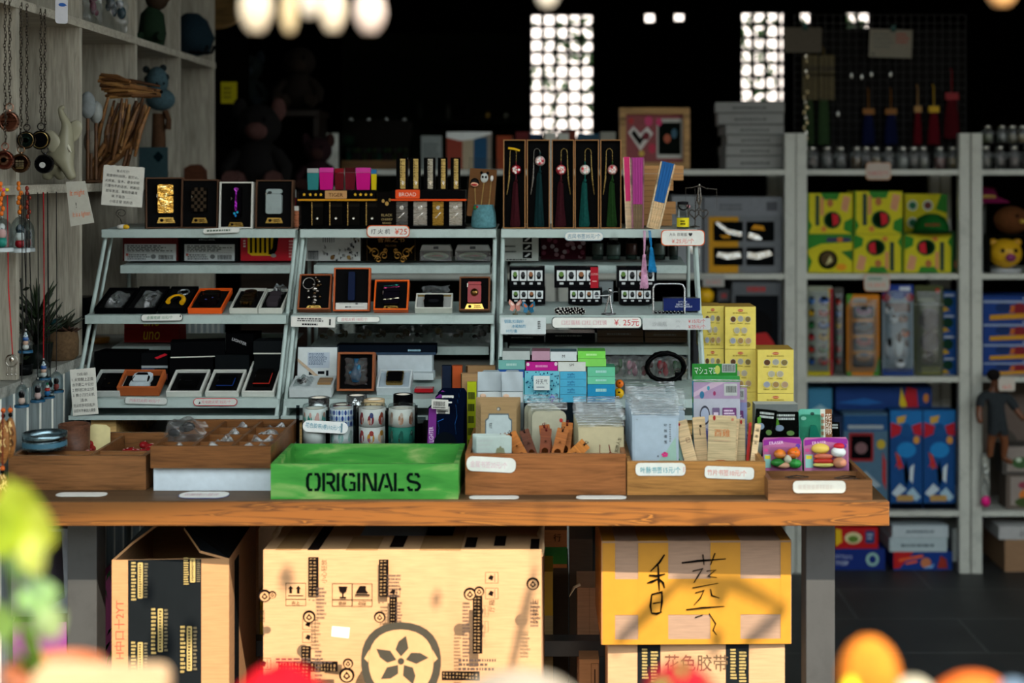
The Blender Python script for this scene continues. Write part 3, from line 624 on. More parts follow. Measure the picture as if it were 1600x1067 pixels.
def tassel(label,x,y0,y1,Y,m,sway=0):
 t=thing('tassel',label,'tassel',FM(X(x,Y),Y,Z(y0,Y)),'tassels hanging over the top lip');L=(y1-y0)*Y/F;rg=random.Random(int(x))
 b=MB();b.tube([(0,0,-.008),(0,0,.002),(sway*.2,-L*.25,.002),(sway*.4,-L*.42,.002)],.0012,m);b.tube([(.003,0,-.008),(.003,0,.002),(.002+sway*.3,-L*.3,.003),(sway*.4,-L*.42,.002)],.001,m);b.ell((sway*.4,-L*.43,.002),(.004,.004,.003),m,10,6);b.build('cord',t)
 b=MB();b.lathe([(0,-L*.44),(.0035,-L*.45),(.005,-L*.55),(.007,-L*.8),(.0085,-L),(0,-L)],m,(sway*.5,0,.002),18,sz=.5)
 for q in range(22):
  a=rg.uniform(-1,1);b.tube([(sway*.5+a*.003,-L*.46,.004),(sway*.6+a*.006,-L*.75,.005),(sway*.7+a*.0095,-L*(1+rg.uniform(-.03,.02)),.0045)],.0006,m,4)
 b.build('skirt',t)
tassel('pale pink tassel hanging over the lip below the fans',1006,361,450,3.124,'f:d09ab8',.001)
tassel('bright blue tassel hanging over the lip below the fans',1014,361,425,3.124,'f:1c7cb4',.012)
price('orange edged price tag on the lip end below the fans',1033,359,1101,384,3.131,[('t','大头 日常版 ♥',.45,.7,.22,'p:3a3a3a',.7),('t','¥.25元/个',.5,.3,.32,'p:d86a5a',.6,0,.15)],edge='p:d8602a',rad=.25)
# little jar and the scissors ornament
M=FM(X(1067,3.16),3.16,surf(0,3.16)+.0014)
t=thing('candy_jar','small clear jar with a yellow label and a dark looped lid','jar',M)
b=MB();b.lathe([(0,0),(.0135,0),(.0135,.05),(.011,.054)],'a:d8dcd8',n=18);b.build('glass',t)
b=MB();b.lathe([(.0139,.004),(.0139,.024)],'p:d8c81c',n=18);b.prints([('l',.15,.2,.85,.8,2,'p:3a3414')],.02,.02,.0141,-.010,.004);b.build('label_band',t)
b=MB();b.lathe([(0,.054),(.0125,.054),(.0125,.06),(0,.061)],'g:26262a',n=18);b.tube([(.012*math.cos(a),.054+.012*math.sin(a)*-1,.014) for a in [q*.4 for q in range(9)]],.0016,'g:1c1c1e');b.ell((.012,.05,.008),.004,'g:c88a90');b.build('lid',t)
M=FM(X(1096,3.16),3.16,surf(0,3.10)-.0);M=FM(X(1090,3.2),3.2,surf(0,3.2)+.0014,-8)
t=thing('scissors_hanger','small dark wire balance with two thin hanging threads','ornament',M)
top=Z(292,3.2)-surf(0,3.2);b=MB();b.lathe([(0,0),(.012,0),(.012,.002),(.002,.004)],'m:55504a',(-.006,0,0),16);b.tube([(-.006,.002,0),(-.004,top*.6,0),(.004,top,0)],.0012,'m:4a4642');b.build('post',t)
b=MB();b.tube([(-.028,top-.004,0),(-.012,top-.003,.002),(.004,top+.002,0),(.02,top-.005,-.001),(.044,top-.007,0)],.0013,'m:55504a');b.ell((.004,top+.003,0),(.002,.003,.002),'m:aaa59a');b.build('arm',t)
for x in (-.027,-.006,.043):b=MB();b.tube([(x,top-.005,0),(x,top-.05,0)],.0004,'m:55504a',4);b.build('thread',t)
M=M@T3(.004,top-.002,.008)
t=thing('scissors','small dark steel scissors with heart shaped handles hung from the balance','scissors',M)
def heart(cx,cy,r):return [(cx+r*.062*16*math.sin(a)**3,cy+r*.062*(13*math.cos(a)-5*math.cos(2*a)-2*math.cos(3*a)-math.cos(4*a)),0) for a in [q*.3142 for q in range(21)]]
for sgn,cx in ((-1,-.011),(1,.009)):
 b=MB();b.tube([(0.002*sgn,0,0),(.0035*sgn,-.03,0),(-.001*sgn,-.045,0)],[.0012,.0026,.0014],'m:605c56');b.build('blade',t)
 b=MB();b.tube(heart(cx,-.060,.0115),.0015,'m:4c4844');b.tube([(-.001*sgn,-.045,0),(cx*.7,-.054,0)],.0015,'m:4c4844');b.build('handle',t)
 # ---------------------------------------------------------------- recessed upper tier: boxes standing behind the lip
def on(tier,x0,x1,yt,dy,**k):
 Y=TIERS[tier][1]+dy; return stand(x0,x1,yt,Y,surf(tier,Y+.075)+.001,**k)
LAB=[('l',.05,.55,.95,.95,4,'p:4a4e50'),('r',.05,.49,.95,.51,'p:8a9090'),('l',.06,.06,.5,.42,3,'p:4a4e50'),('b',.66,.08,.94,.36,'p:303234'),('e',.56,.26,.05,.14,'p:6a6e70'),('r',.03,.3,.08,.45,'p:b05a50')]
def sub(sp,u0,v0,u1,v1):
 """prints squeezed into a sub-rectangle"""
 o=[];U=lambda u:u0+(u1-u0)*u;V=lambda v:v0+(v1-v0)*v
 for p in sp:
  k=p[0]
  if k in 'rlb':o.append((k,U(p[1]),V(p[2]),U(p[3]),V(p[4]))+tuple(p[5:]))
  elif k=='e':o.append(('e',U(p[1]),V(p[2]),p[3]*(u1-u0),p[4]*(v1-v0),p[5]))
  elif k=='p':o.append(('p',[(U(a),V(b)) for a,b in p[1]],p[2]))
  elif k=='t':o.append(('t',p[1],U(p[2]),V(p[3]),p[4]*(v1-v0),p[5],(p[6]*(u1-u0) if len(p)>6 and p[6] else None))+tuple(p[7:]))
  elif k=='o':o.append(('o',U(p[1]),V(p[2]),U(p[3]),V(p[4]),p[5],p[6]*(u1-u0)))
  elif k=='g':o.append(('g',U(p[1]),V(p[2]),U(p[3]),V(p[4]),p[5]*(u1-u0),p[6]))
 return o
GBX='boxes standing on the recessed upper tiers'
carton('game_box','dark red box with a wide white information label, under the purple lighter end','box',on(1,192,277,368,.035),.07,'p:5a1a18',[('r',.03,.0,.98,.66,'p:c2cacb')]+sub(LAB,.03,0,.98,.66),GBX)
carton('game_box','black box with a wide white information label, beside the dark red box','box',on(1,283,372,366,.035),.07,'g:121417',[('r',.06,.0,.94,.62,'p:c2cacb'),('t','本铺专业工具火机',.45,.80,.07,'p:9aa0a4',.46)]+sub(LAB,.06,0,.94,.62),GBX)
YL='p:d8b414'
carton('tool_box','bright red box with a yellow label and black pen drawing','box',on(1,376,462,366,.035),.07,'g:b41426',[('p',[(.13,.3),(.13,1),(.63,1),(.63,.3),(.55,.2),(.2,.2)],YL)]+[('r',.17+.085*i,.3,.21+.085*i,.92,'p:2a2410') for i in range(5)]+[('p',[(.5,.25),(.58,.5),(.6,1),(.7,1),(.66,.4),(.6,.22)],'p:161616'),('e',.6,.2,.05,.07,'p:888888'),('l',.05,.5,.1,.8,3,'p:e8c8c8'),('l',.88,.1,.97,.8,6,'p:e8a8a8')],GBX)
FLO=[]
rg=random.Random(4)
for i in range(34):
 u,v=rg.uniform(.3,.97),rg.uniform(.02,.5);u=u if rg.random()<.6 else rg.uniform(.78,.97);v=v if u<.78 else rg.uniform(.02,.98)
 FLO.append(('e',u,v,rg.uniform(.008,.028),rg.uniform(.02,.06),rg.choice(['p:3a3c40','p:55575a','p:8a8a86','p:6a5a44','p:2c2e30'])))
 FLO.append(('p',[(u,v),(u+rg.uniform(-.06,.06),v+rg.uniform(.02,.14)),(u+rg.uniform(-.03,.03),v+.05)],'p:4a4c4e'))
carton('book','pale book back with dark floral border and a barcode','book',on(1,478,563,366,.035),.03,'p:c4c6c4',FLO+[('b',.05,.05,.24,.4,'p:404448'),('r',.05,.34,.24,.38,'p:404448')]+[('r',.32+.04*i,.7,.335+.04*i,.98,'p:55585a') for i in range(6)]+[('e',.5,.14,.04,.09,'p:6a4a22'),('e',.8,.14,.035,.08,'p:8a6a34')])
GO='p:b8843a'
def scroll(cx,cy,r,sgn,turns=1.3,n=16):return [(cx+sgn*r*(1-.7*i/n)*math.cos(i/n*turns*6.283),cy+2.2*r*(1-.7*i/n)*math.sin(i/n*turns*6.283)) for i in range(n+1)]
def ribbon(pts,t,m):return [('p',[(a[0],a[1]-t),(b[0]+1e-4,b[1]-t),(b[0],b[1]+t),(a[0]-1e-4,a[1]+t)],m) for a,b in zip(pts,pts[1:])]
orn=[]
for sg in (-1,1):
 for cx,cy,r in ((.12,.2,.07),(.28,.3,.09),(.22,.06,.06),(.09,.38,.04)):orn+=ribbon(scroll(.5+sg*cx,cy,r,sg),.022,GO)
 orn+=[('p',[(.5+sg*.3,.42),(.5+sg*.42,.6),(.5+sg*.34,.35)],GO)]
carton('book','black book with gold scrolls and golden title characters','book',on(1,566,656,366,.035),.03,'p:17130f',[('t','答案之书',.5,.82,.24,'p:a87a48',.56),('t','MU STAR',.5,.57,.07,'p:8a6a3a',.25),('r',.08,0,.085,1,'p:5a4426'),('r',.915,0,.92,1,'p:5a4426')]+orn)
for x0,x1,la in ((656,706,'beside the black and gold book'),(711,766,'at the end of the middle rack')):
 fr=on(1,x0,x1,383,.035);M,w,h=fr;t=thing('blister_pack','white topped clear pack with an oval landscape card %s'%la,'pack',M,'clear packs on the recessed tier')
 b=MB();b.prism([(-w/2,h*.62),(w/2,h*.62),(w/2*.86,h),(-w/2*.86,h)],-.03,-.002,'p:c6cacb');b.prints([('r',.42,.75,.58,.92,'p:55595c')],w,h,-.002);b.build('header',t)
 b=MB();b.box(-w/2*.9,w/2*.9,.001,h*.6,-.03,-.006,'p:2c3434');b.poly(circ(0,h*.3,w*.4,20,h*.24),-.0055,'p:8a9a7c');b.poly(circ(0,h*.24,w*.36,20,h*.14),-.005,'p:3a5a3e');b.poly([(-w*.3,h*.3),(w*.3,h*.26),(w*.1,h*.38)],-.0048,'p:8a4a44');b.build('picture_card',t)
 b=MB();b.rbox(-w/2,w/2,0,h*.66,-.034,0,.003,'t:e0e6e6');b.build('clear_shell',t)
ic=[('r',.56,.1+.3*i,.82,.34+.3*i,'p:1c1e20') for i in range(3)]+[('p',[(.6,.16+.3*i),(.74,.3+.3*i),(.78,.26+.3*i),(.66,.14+.3*i)],'p:c8ccca') for i in range(3)]
carton('leaflet_box','pale box with three small black icons under the tassel bookmarks','box',on(1,786,841,366,.035),.05,'p:b4bab4',ic+[('l',.05,.5,.45,.6,1,'p:5a5e5c'),('l',.05,.3,.4,.4,1,'p:5a5e5c'),('l',.1,.02,.9,.08,1,'p:2a2a2a')],GBX)
sp=[('e',rg.uniform(.05,.95),rg.uniform(.05,.95),.05,.09,rg.choice(['p:5a2030','p:6a4a50','p:341018','p:7a6a6e'])) for i in range(26)]
carton('bubble_box','dim maroon box with a dotted pattern beside the pale icon box','box',on(1,845,915,368,.06),.06,'p:32121a',sp,GBX)
for i,(x0,x1,m,la) in enumerate(((925,943,'p:8c8f88','grey'),(948,970,'p:b8bcb8','white'),(978,996,'p:7c4a44','reddish'),(1000,1016,'p:4a4030','brown'),(1022,1040,'p:a8aca8','pale'),(1046,1060,'p:5a5e5a','dark grey'))):
 M,w,h=on(1,x0,x1,368+3*(i%2),.05);t=thing('little_bottle','small clear bottle with a %s label on the recessed tier under the fans'%la,'bottle',M,'small bottles on the recessed tier')
 b=MB();r=w/2;b.lathe([(0,0),(r,0),(r,h*.72),(r*.5,h*.82),(r*.5,h*.9)],'a:b8c2c0',(0,0,-r),16);b.build('glass',t)
 b=MB();b.lathe([(r*.97,h*.22),(r*.97,h*.66)],m,(0,0,-r),16);b.build('label_band',t)
 b=MB();b.lathe([(0,h*.88),(r*.6,h*.88),(r*.6,h),(0,h)],'k:4a4c4a',(0,0,-r),14);b.build('cap',t)
 b=MB();b.lathe([(0,.002),(r*.85,.002),(r*.85,h*.2),(0,h*.2)],'g:7c9488' if i==1 else 'g:4c5a54',(0,0,-r),14);b.build('contents',t)
 # ---------------------------------------------------------------- middle front tier
def film_bag(label,M,w,h,th,group=None,inside='g:3a3a3a',n=5,name='plastic_bag',cat='bag'):
 t=thing(name,label,cat,M,group);rg=random.Random(int(w*1e5)+len(label))
 b=MB()
 for i in range(n):b.ell((rg.uniform(-.3,.3)*w,h*rg.uniform(.3,.7),th*.3),(w*rg.uniform(.08,.2),h*rg.uniform(.08,.2),th*.28),inside,10,6)
 b.build('contents',t)
 b=MB();ph=[rg.uniform(0,6) for _ in range(6)]
 def f(u,v):
  e=min(u,1-u,v,1-v);x=(u-.5)*w;y=v*h
  return (x+.04*w*math.sin(7*v*3+ph[0]),y+.03*h*math.sin(9*u+ph[1]),.0006+th*min(1,e*4)*(.8+.28*math.sin(11*u+ph[2]+4*v)+.22*math.sin(13*v+ph[3]-6*u)))
 b.sheet(f,16,16,'t:e6ecec',False);b.build('film',t); return t
lay=dict(d=.013,t=19)
for i,(xa,xb,yt,la) in enumerate(((147,193,449,'nearest the plank wall'),(194,243,447,'second along the middle tier'))):
 fr=put(2,xa,xb,yt,**lay);_,M,w,h=gift('flat black open box with a bagged silver trinket, %s'%la,fr,.013,'p:101113',BLK,G)
 film_bag('crinkled clear bag with silver trinket in the flat black box, %s'%la,M@T3(.004,h*.12,0),w*.62,h*.66,.016,'bagged trinkets','m:8a8a88',4)
fr=put(2,246,290,447,**lay);_,M,w,h=gift('flat black open box holding the yellow and black bottle opener',fr,.013,'p:101113',BLK,G)
t=thing('bottle_opener','yellow and black horseshoe shaped opener with a silver ring','opener',M)
b=MB();b.tube([(.016*math.cos(a),.036+.026*math.sin(a),.0068) for a in [math.pi*(.0-.0)+q*.26-.35 for q in range(15)]],.0055,'g:d8a010',8);b.build('handle',t)
b=MB();b.tube([(.009*math.cos(a),.036+.018*math.sin(a),.007) for a in [q*.26-.35 for q in range(15)]],.004,'g:1a1a1a',8);b.build('grip',t)
b=MB();b.tube([(.012*math.cos(a)+.004,.088+.014*math.sin(a),.005) for a in [q*.3307 for q in range(20)]],.0018,'m:c8ccd0',6);b.ell((.0,.07,.006),(.006,.009,.004),'m:a8acb0');b.build('key_ring',t)
fr=put(2,293,346,450,**lay);_,M,w,h=gift('flat bright orange open box holding a dark lighter, black boxes one side',fr,.013,'g:e0591a',BLK,G)
lighter('dark round-topped lighter with faint blue spots in the flat orange box',M@T3(.0,h*.18,.0004),w*.56,h*.6,.012,'g:1a1012','m:4a3c38',r=.016,deco=[('e',.4,.2,.06,.03,'g:3a4a8a'),('e',.7,.35,.05,.03,'g:3a4a8a')])
fr=put(2,358,402,450,**lay);_,M,w,h=gift('flat white rimmed box beside the orange box, holding the bronze lighter',fr,.013,'p:c3c4ba',BLK,G,(0,.004,.04,.010,1))
lighter('bronze capsule lighter in the white box beside the orange box',M@T3(.0,h*.22,0),w*.46,h*.62,.011,'m:6a5638','m:584830',r=.010,deco=[('e',.55,.82,.22,.09,'m:2c2824')])
fr=put(2,403,440,451,**lay);_,M,w,h=gift('flat white rimmed box at the rack end, holding the wrapped grey lighter',fr,.013,'p:c3c4ba',BLK,G)
lighter('grey lighter still in its clear sleeve at the rack end',M@T3(.0,h*.2,0),w*.5,h*.58,.011,'g:3a3438',r=.006)
film_bag('clear sleeve standing up over the wrapped grey lighter',M@T3(.002,h*.72,.004),w*.55,h*.42,.012,None,'g:2a2a2c',2)
def lipY(i):return TIERS[i][1]-.0015
price('pale torn-edged tag with green handwriting on the middle lip',220,490,286,502,lipY(2)-.004,[('t','金属挂链 15元/个',.45,.5,.42,'p:3a7a5a',.75,0,.15),('p',[(.92,.55),(.95,.9),(.96,.5)],'p:3a3a3a')],edge='p:55605c',roll=1,lean=8)
# middle rack, middle tier: tilted boxes
def tilt(label,x0,x1,yt,t,d,rim,inn,dy=.012,yaw=0,plate=None,**k):return gift(label,put(2,x0,x1,yt,dy,t,d,yaw),d,rim,inn,G,plate,**k)
_,M,w,h=tilt('brown box propped up with the ball-link key chain',464,515,428,66,.022,'p:8a4a28',BLK,plate=(0,.004,.034,.006,1))
t=thing('key_chain','dark ball-link key chain with a ring in the propped brown box','key chain',M)
b=MB();b.tube([(-.014+.013*math.cos(a),h*.74+.013*math.sin(a),.004) for a in [q*.35 for q in range(19)]],.0013,'m:8a8680');b.build('ring',t)
for j,(x,y,r) in enumerate(((0,.9,.0035),(.004,.84,.004),(.008,.79,.003),(-.003,.7,.004),(.006,.68,.005),(0,.58,.006),(.005,.52,.005),(.0,.46,.004),(-.012,.34,.004),(0,.36,.006),(.012,.36,.004),(.002,.26,.005),(.0,.19,.0055),(.012,.7,.003),(-.014,.52,.003))):
 b=MB();b.ell((x,h*y,.005),r,('m:6a6560','m:4a3a28','m:a8a49c')[j%3],10,7);b.build('link',t)
_,M,w,h=tilt('tall orange box standing behind the others with a white diagram strip',520,577,418,80,.022,'p:b4562a',BLK,dy=.02)
b=MB();b.rbox(-w/2+.005,w/2-.005,.003,h*.19,0,.001,.001,'p:c9c9c2');b.prints([('r',.1,.72,.85,.76,'p:3a3a3a'),('e',.66,.74,.05,.1,'p:3a3a3a'),('p',[(.3,.2),(.42,.28),(.42,.34),(.3,.4)],'p:202020'),('r',.42,.29,.9,.32,'p:3a3a3a'),('p',[(.44,.2),(.5,.31),(.44,.42)],'p:202020')],w-.01,h*.17,.001,-w/2+.005,.004)
one('diagram_card',b,'white strip with a small tool diagram at the foot of the orange box','card',M)
b=MB();b.rbox(-.007,.007,h*.24,h*.9,0,.009,.003,'g:101a34');one('pen',b,'dark blue flat pen standing in the tall orange box','pen',M)
_,M,w,h=tilt('bright orange propped box holding the iridescent framed lighter',583,637,437,62,.018,'g:dc5c1c',BLK,plate=(0,.003,.036,.008,1))
lighter('black lighter with iridescent bars in the propped orange box',M@T3(0,h*.18,0),w*.46,h*.64,.010,'g:14101a',deco=[('p',[(.0,.88),(1,.96),(1,1),(0,.92)],'x:2a8a7a'),('p',[(0,.78),(1,.86),(1,.9),(0,.82)],'x:9a2a5a'),('p',[(0,.18),(1,.26),(1,.31),(0,.22)],'x:b0a890')])
_,M,w,h=tilt('low white box propped open with gold inner edge and black lighter',648,706,458,40,.016,'p:c2c3b8','p:9a9c98')
b=MB();b.box(-w/2+.004,w/2-.004,h*.9,h-.004,-.001,.004,'m:c09a4a');one('gold_strip',b,'gold strip at the head of the low white box','strip',M)
lighter('round-cornered black lighter in the low white box',M@T3(0,h*.12,.0005),w*.52,h*.66,.012,'g:0e0e10',r=.004,deco=[('e',.5,.35,.28,.16,'g:26262a')])
_,M,w,h=tilt('brown box propped beside the tier end with the red lighter',717,765,432,74,.024,'p:6a4126',BLK,plate=(0,.003,.042,.012,1))
lighter('red lighter with a brass dome in the propped brown box',M@T3(0,h*.22,0),w*.44,h*.62,.010,'g:8a0a10',split=.85,deco=[])
b=MB();b.lathe([(.0085,0),(.008,.004),(.004,.007),(0,.008)],'m:8a6a3a',n=16);o=one('dome_badge',b,'brass dome badge on the red lighter','badge',M@T3(0,h*.52,.0101)@RX(90));o.parent=bpy.data.objects['lighter' if False else o.name] if False else None
price('white card with black handwriting hung on the lip below the key chain',455,495,524,511,lipY(2)-.003,[('l',.14,.5,.8,.9,2,'p:262626'),('l',.25,.1,.7,.4,1,'p:262626'),('r',.86,.2,.9,.8,'p:3a3a3a')],body='p:d4d2ca',rad=.05,roll=-1,lean=10)
price('long pale tag with faint pink writing on the middle rack lip',525,494,594,504,lipY(2)-.003,[('t','古吐火机 10元/个',.42,.5,.5,'p:c87a80',.7,0,.1),('r',.02,.2,.03,.9,'p:3a3a3a')],edge='p:8a948e',lean=12)
film_bag('crumpled clear bag lying behind the low white box',FM(X(680,3.14),3.14,surf(2,3.14)+.002,0,20),.06,.045,.02,None,'p:9aa4a4',3)
# third rack, middle tier: stacked black picture boxes
CAKE=[]
for i in range(4):
 u=.06+.225*i
 CAKE+=[('r',u,.34,u+.2,.84,'p:cdd2d2'),('p',[(u+.03,.62),(u+.17,.62),(u+.14,.42),(u+.06,.42)],'p:1e2022'),('e',u+.1,.66,.055,.12,('p:5a7a3a','p:3a3a3c','p:8a5a3a','p:444a4e')[i]),('r',u+.06,.16,u+.15,.26,'p:b8bcbc')]
def cake(la,x0,x1,ya,Y,zb,hh,extra=(),yaw=0):
 M=FM(X((x0+x1)/2,Y),Y,zb,yaw);w=(x1-x0)*Y/F
 b=MB();b.box(-w/2,w/2,0,hh,-.055,0,'g:15161a');b.prints(CAKE+list(extra),w,hh,0)
 return one('dessert_box',b,la,'box',M,'black boxes with a row of little pot pictures')
YB3=3.135;zb3=surf(2,3.19)+.001;hb=25*YB3/F;ht=33*YB3/F
for (xa,xb,xc,xd,la,ex) in ((797,852,796,851,'behind the butterflies',()),(888,941,866,935,'with a red end, in the middle',(('r',.82,0,1,1,'p:a01424'),('t','SCULPTURES',.91,.66,.1,'p:e0b0a8',.16),('r',.86,.3,.96,.34,'p:e0b0a8'))),(968,1020,964,1026,'beside the silver wire frame',())):
 cake('lower black box with small pot pictures, %s'%la,xa,xb,0,YB3,zb3,hb)
 cake('upper black box with small pot pictures, %s'%la,xc,xd,0,YB3-.002,zb3+hb+.0008,ht-.001,ex)
carton('display_box','dark glossy box standing behind the stacked picture boxes','box',stand(936,958,440,3.17,surf(2,3.17)+.002),.04,'g:8a9496',[('e',.5,.4,.3,.2,'p:3a4244')])
fr=stand(1037,1094,466,3.06,surf(2,3.10)+.001)
carton('blue_box','dark blue box with pale lettering at the end of the middle tier','box',fr,.035,'g:15245a',[('t','BATTERIES',.52,.72,.1,'p:c8d0e0',.4),('t','NEWTON',.52,.52,.16,'p:c8d0e0',.55),('t','RECHARGEABLE',.55,.34,.13,'p:c8d0e0',.8)],top='g:101a40')
# butterflies, beads, silver figure, wire frame
for x,y,c1,c2,la in ((805,478,'g:c88a7c','g:e0c8bc','pink'),(826,481,'g:2a6a8a','g:c06030','blue and orange')):
 Yb=3.038;t=thing('butterfly_clip','%s butterfly clip standing in front of the stacked black boxes'%la,'clip',FM(X(x,Yb),Yb,surf(2,Yb)+.001),'butterfly clips')
 hgt=Z(y,Yb)-surf(2,Yb)
 b=MB();b.tube([(0,0,0),(.002,hgt*.5,.0),(0,hgt,0)],.001,'m:8a7a5a');b.lathe([(0,0),(.006,0),(.006,.0015),(0,.002)],'m:8a7a5a',n=12);b.build('stem',t)
 for s in (-1,1):
  b=MB();b.prism([(s*a,hgt+c) for a,c in ((0,0),(.006,.008),(.014,.014),(.016,.006),(.011,-.001),(.013,-.009),(.006,-.012),(0,-.004))][::s],-.0006,.0006,c1)
  b.poly([(s*a,hgt+c) for a,c in ((.003,.002),(.011,.009),(.012,.004),(.007,0))][::s],.0009,c2);o=b.build('wing',t);o.matrix_local=T3(0,0,0)@RY(-s*28)
 b=MB();b.ell((0,hgt,0),(.0015,.007,.0015),'g:2a2420',8,6);b.build('body',t)
rg=random.Random(9);GBE='dark beaded balls'
for i,(x,y) in enumerate(((872,484),(879,490),(887,489),(874,493),(893,493),(902,492),(909,493),(884,495),(898,486))):
 Yb=3.036+.004*(i%3);r=.0075
 b=MB();b.ell((0,0,0),r,'g:161214',10,7)
 for q in range(16):a=q*2.4;c=1-(q+.5)/8;s=math.sqrt(1-c*c);b.ell((r*s*math.cos(a),r*c,r*s*math.sin(a)),r*.2,'g:d8d4cc',6,4)
 z=max(surf(2,Yb)+r+.0008,Z(y,Yb)-.002)
 one('beaded_ball',b,'black ball studded with white beads on the middle tier lip','ball',FM(X(x,Yb),Yb,z),GBE)
t=thing('silver_figure','silver wire figure with outstretched arms in front of the black boxes','figurine',FM(X(951,3.04),3.04,surf(2,3.04)+.001))
hh=Z(450,3.04)-surf(2,3.04)
b=MB();b.lathe([(0,0),(.016,0),(.016,.002),(0,.003)],'m:8a8c8e',n=18);b.build('base',t)
b=MB();b.tube([(-.008,.002,0),(-.003,hh*.4,0),(.002,hh*.75,0)],.0022,'m:a8aaac');b.tube([(.008,.002,0),(.004,hh*.4,0),(.002,hh*.75,0)],.0022,'m:a8aaac');b.ell((.003,hh*.88,0),(.0045,.006,.0045),'m:a8aaac');b.build('body',t)
b=MB();b.tube([(.0,hh*.72,.002),(-.016,hh*.70,.006),(-.033,hh*.7,.006)],.0013,'m:d0d2d4');b.tube([(.002,hh*.72,.002),(.012,hh*.85,.004),(.02,hh*.84,.002)],.0013,'m:6a6c6e');b.build('arms',t)
t=thing('wire_frame','silver wire frame with a row of dark beads at its foot','frame',FM(X(1045,3.045),3.045,surf(2,3.045)+.001))
w=49*3.045/F;hh=Z(444,3.045)-surf(2,3.045)
b=MB();b.tube([(-w/2,0,0),(-w/2,hh*.85,0),(-w/2+.004,hh*.97,0),(-w/2+.012,hh,0),(w/2-.012,hh,0),(w/2-.004,hh*.97,0),(w/2,hh*.85,0),(w/2,0,0)],.002,'m:c4c8ca',8);b.build('loop',t)
for i in range(8):b=MB();b.ell((-w/2+.006+(w-.012)*i/7,.004,.002),.0034,'g:1c1a1c',8,6);b.ell((-w/2+.006+(w-.012)*i/7,.0055,.0045),.0012,'g:c8c8c8',6,4);b.build('bead',t)
price('white card with blue handwriting hung at the start of the third rack lip',782,496,853,522,lipY(2)-.003,[('t','钥匙扣胸针',.3,.76,.22,'p:2a86a8',.5),('t','冰箱贴的',.4,.48,.2,'p:2a86a8',.4),('t','10元/盒',.25,.2,.2,'p:2a86a8',.4),('l',.82,.3,.9,.8,5,'p:3a3a3a')],body='p:c4cccb',rad=.04,lean=6)
price('long pale tag with the red twenty-five price',862,495,1003,513,lipY(2)-.004,[('t','¥. 25元',.83,.5,.6,'p:c4242a',.3),('t','口红蛋糕 口红 口红镜',.36,.5,.42,'p:cf9aa0',.5)],edge='p:4a5450',lean=8,rad=.3)
price('pale tag with two red prices at the right end of the third rack lip',1004,497,1110,515,lipY(2)-.002,[('t','¥.15元/个',.8,.74,.34,'p:c4242a',.4),('t','¥.25元/个',.8,.27,.34,'p:c4242a',.4),('t','(小)',.52,.74,.24,'p:8a8c8c',.1),('t','(大)',.52,.28,.24,'p:8a8c8c',.1),('t','沙画瓶',.25,.5,.4,'p:9a9c9c',.3)],body='p:bcc0be',rad=.1,lean=4)
# ---------------------------------------------------------------- recessed lower tier
sp=[('t','uno',.5,.5,.62,'p:c8a020',.3,0,.2)]
for i,(ya,yb) in enumerate(((508,529),(530,552))):
 Yq=3.185;zz=surf(3,3.25)+.001;hq=21*Yq/F
 M=FM(X(237,Yq),Yq,zz+hq*(1-i)*1.02);w=86*Yq/F
 b=MB();b.box(-w/2,w/2,0,hq,-.06,0,'p:7a1210');b.prints(sp,w,hq,0);one('card_game_box',b,'%s red card game box with yellow letters on the recessed lower tier'%('upper','lower')[i],'box',M,'red card game boxes')
rg=random.Random(21)
for i in range(9):
 x=510+i*30;Yq=3.175+.02*(i%2)
 film_bag('crinkled bag of dark goods low in the middle rack, %s from the wall'%('first','second','third','fourth','fifth','sixth','seventh','eighth','ninth')[i],FM(X(x,Yq),Yq,surf(3,Yq+.02)+.002,rg.uniform(-10,10),35),.046,.048,.018,'bagged goods on the recessed lower tier',rg.choice(['g:2a2622','g:4a3c20','g:222426','g:5a4a2a']),4)
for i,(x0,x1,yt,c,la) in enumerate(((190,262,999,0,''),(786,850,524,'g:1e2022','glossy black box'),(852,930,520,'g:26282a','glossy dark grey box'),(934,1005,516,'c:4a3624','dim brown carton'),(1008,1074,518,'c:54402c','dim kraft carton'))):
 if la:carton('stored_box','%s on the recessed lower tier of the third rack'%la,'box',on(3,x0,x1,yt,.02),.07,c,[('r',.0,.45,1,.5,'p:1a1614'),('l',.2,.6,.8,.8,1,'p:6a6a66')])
 # ---------------------------------------------------------------- bottom front tier
def back(label,x0,x1,yt,yb,Y,m,d=.06,band=None,yaw=0,top=None,sp=(),name='closed_box',group='closed boxes at the back of the bottom tiers',zb=None):
 zb=surf(4,Y+d+.012) if zb is None else zb
 M,w,h=stand(x0,x1,yt,Y,zb+.001,yaw=yaw)
 b=MB();b.box(-w/2,w/2,0,h,-d,0,m,top=top)
 s=list(sp)
 if band:s+=[('r',0,band[0],1,band[1],'p:c4c4ba')]
 b.prints(s,w,h,0);one(name,b,label,'box',M,group); return h
YK=3.045
h0=back('black box at the wall end behind the slanted note card',146,218,550,578,YK,'p:0e0f10',yaw=-5,band=None)
back('dark magazine pile with a red corner behind the silver car',221,262,552,600,YK+.01,'p:1a1c1e',sp=[('p',[(.6,.8),(1,.95),(.9,1),(.5,.85)],'p:c0182a'),('r',0,.5,1,.58,'p:9aa2a4'),('r',0,.1,1,.3,'p:6a3a3c'),('r',.0,.3,.5,.48,'p:4a5a7a')],name='magazine_pile')
zs=surf(4,YK+.06)
h1=back('lower black box in the stack behind the white rimmed boxes',266,332,558,600,YK,'p:111214',yaw=8);back('upper black box with a pale lid seam in the stack behind the white rimmed boxes',268,350,534,560,YK,'p:111214',yaw=12,band=(.0,.07),zb=zs+h1+.001)
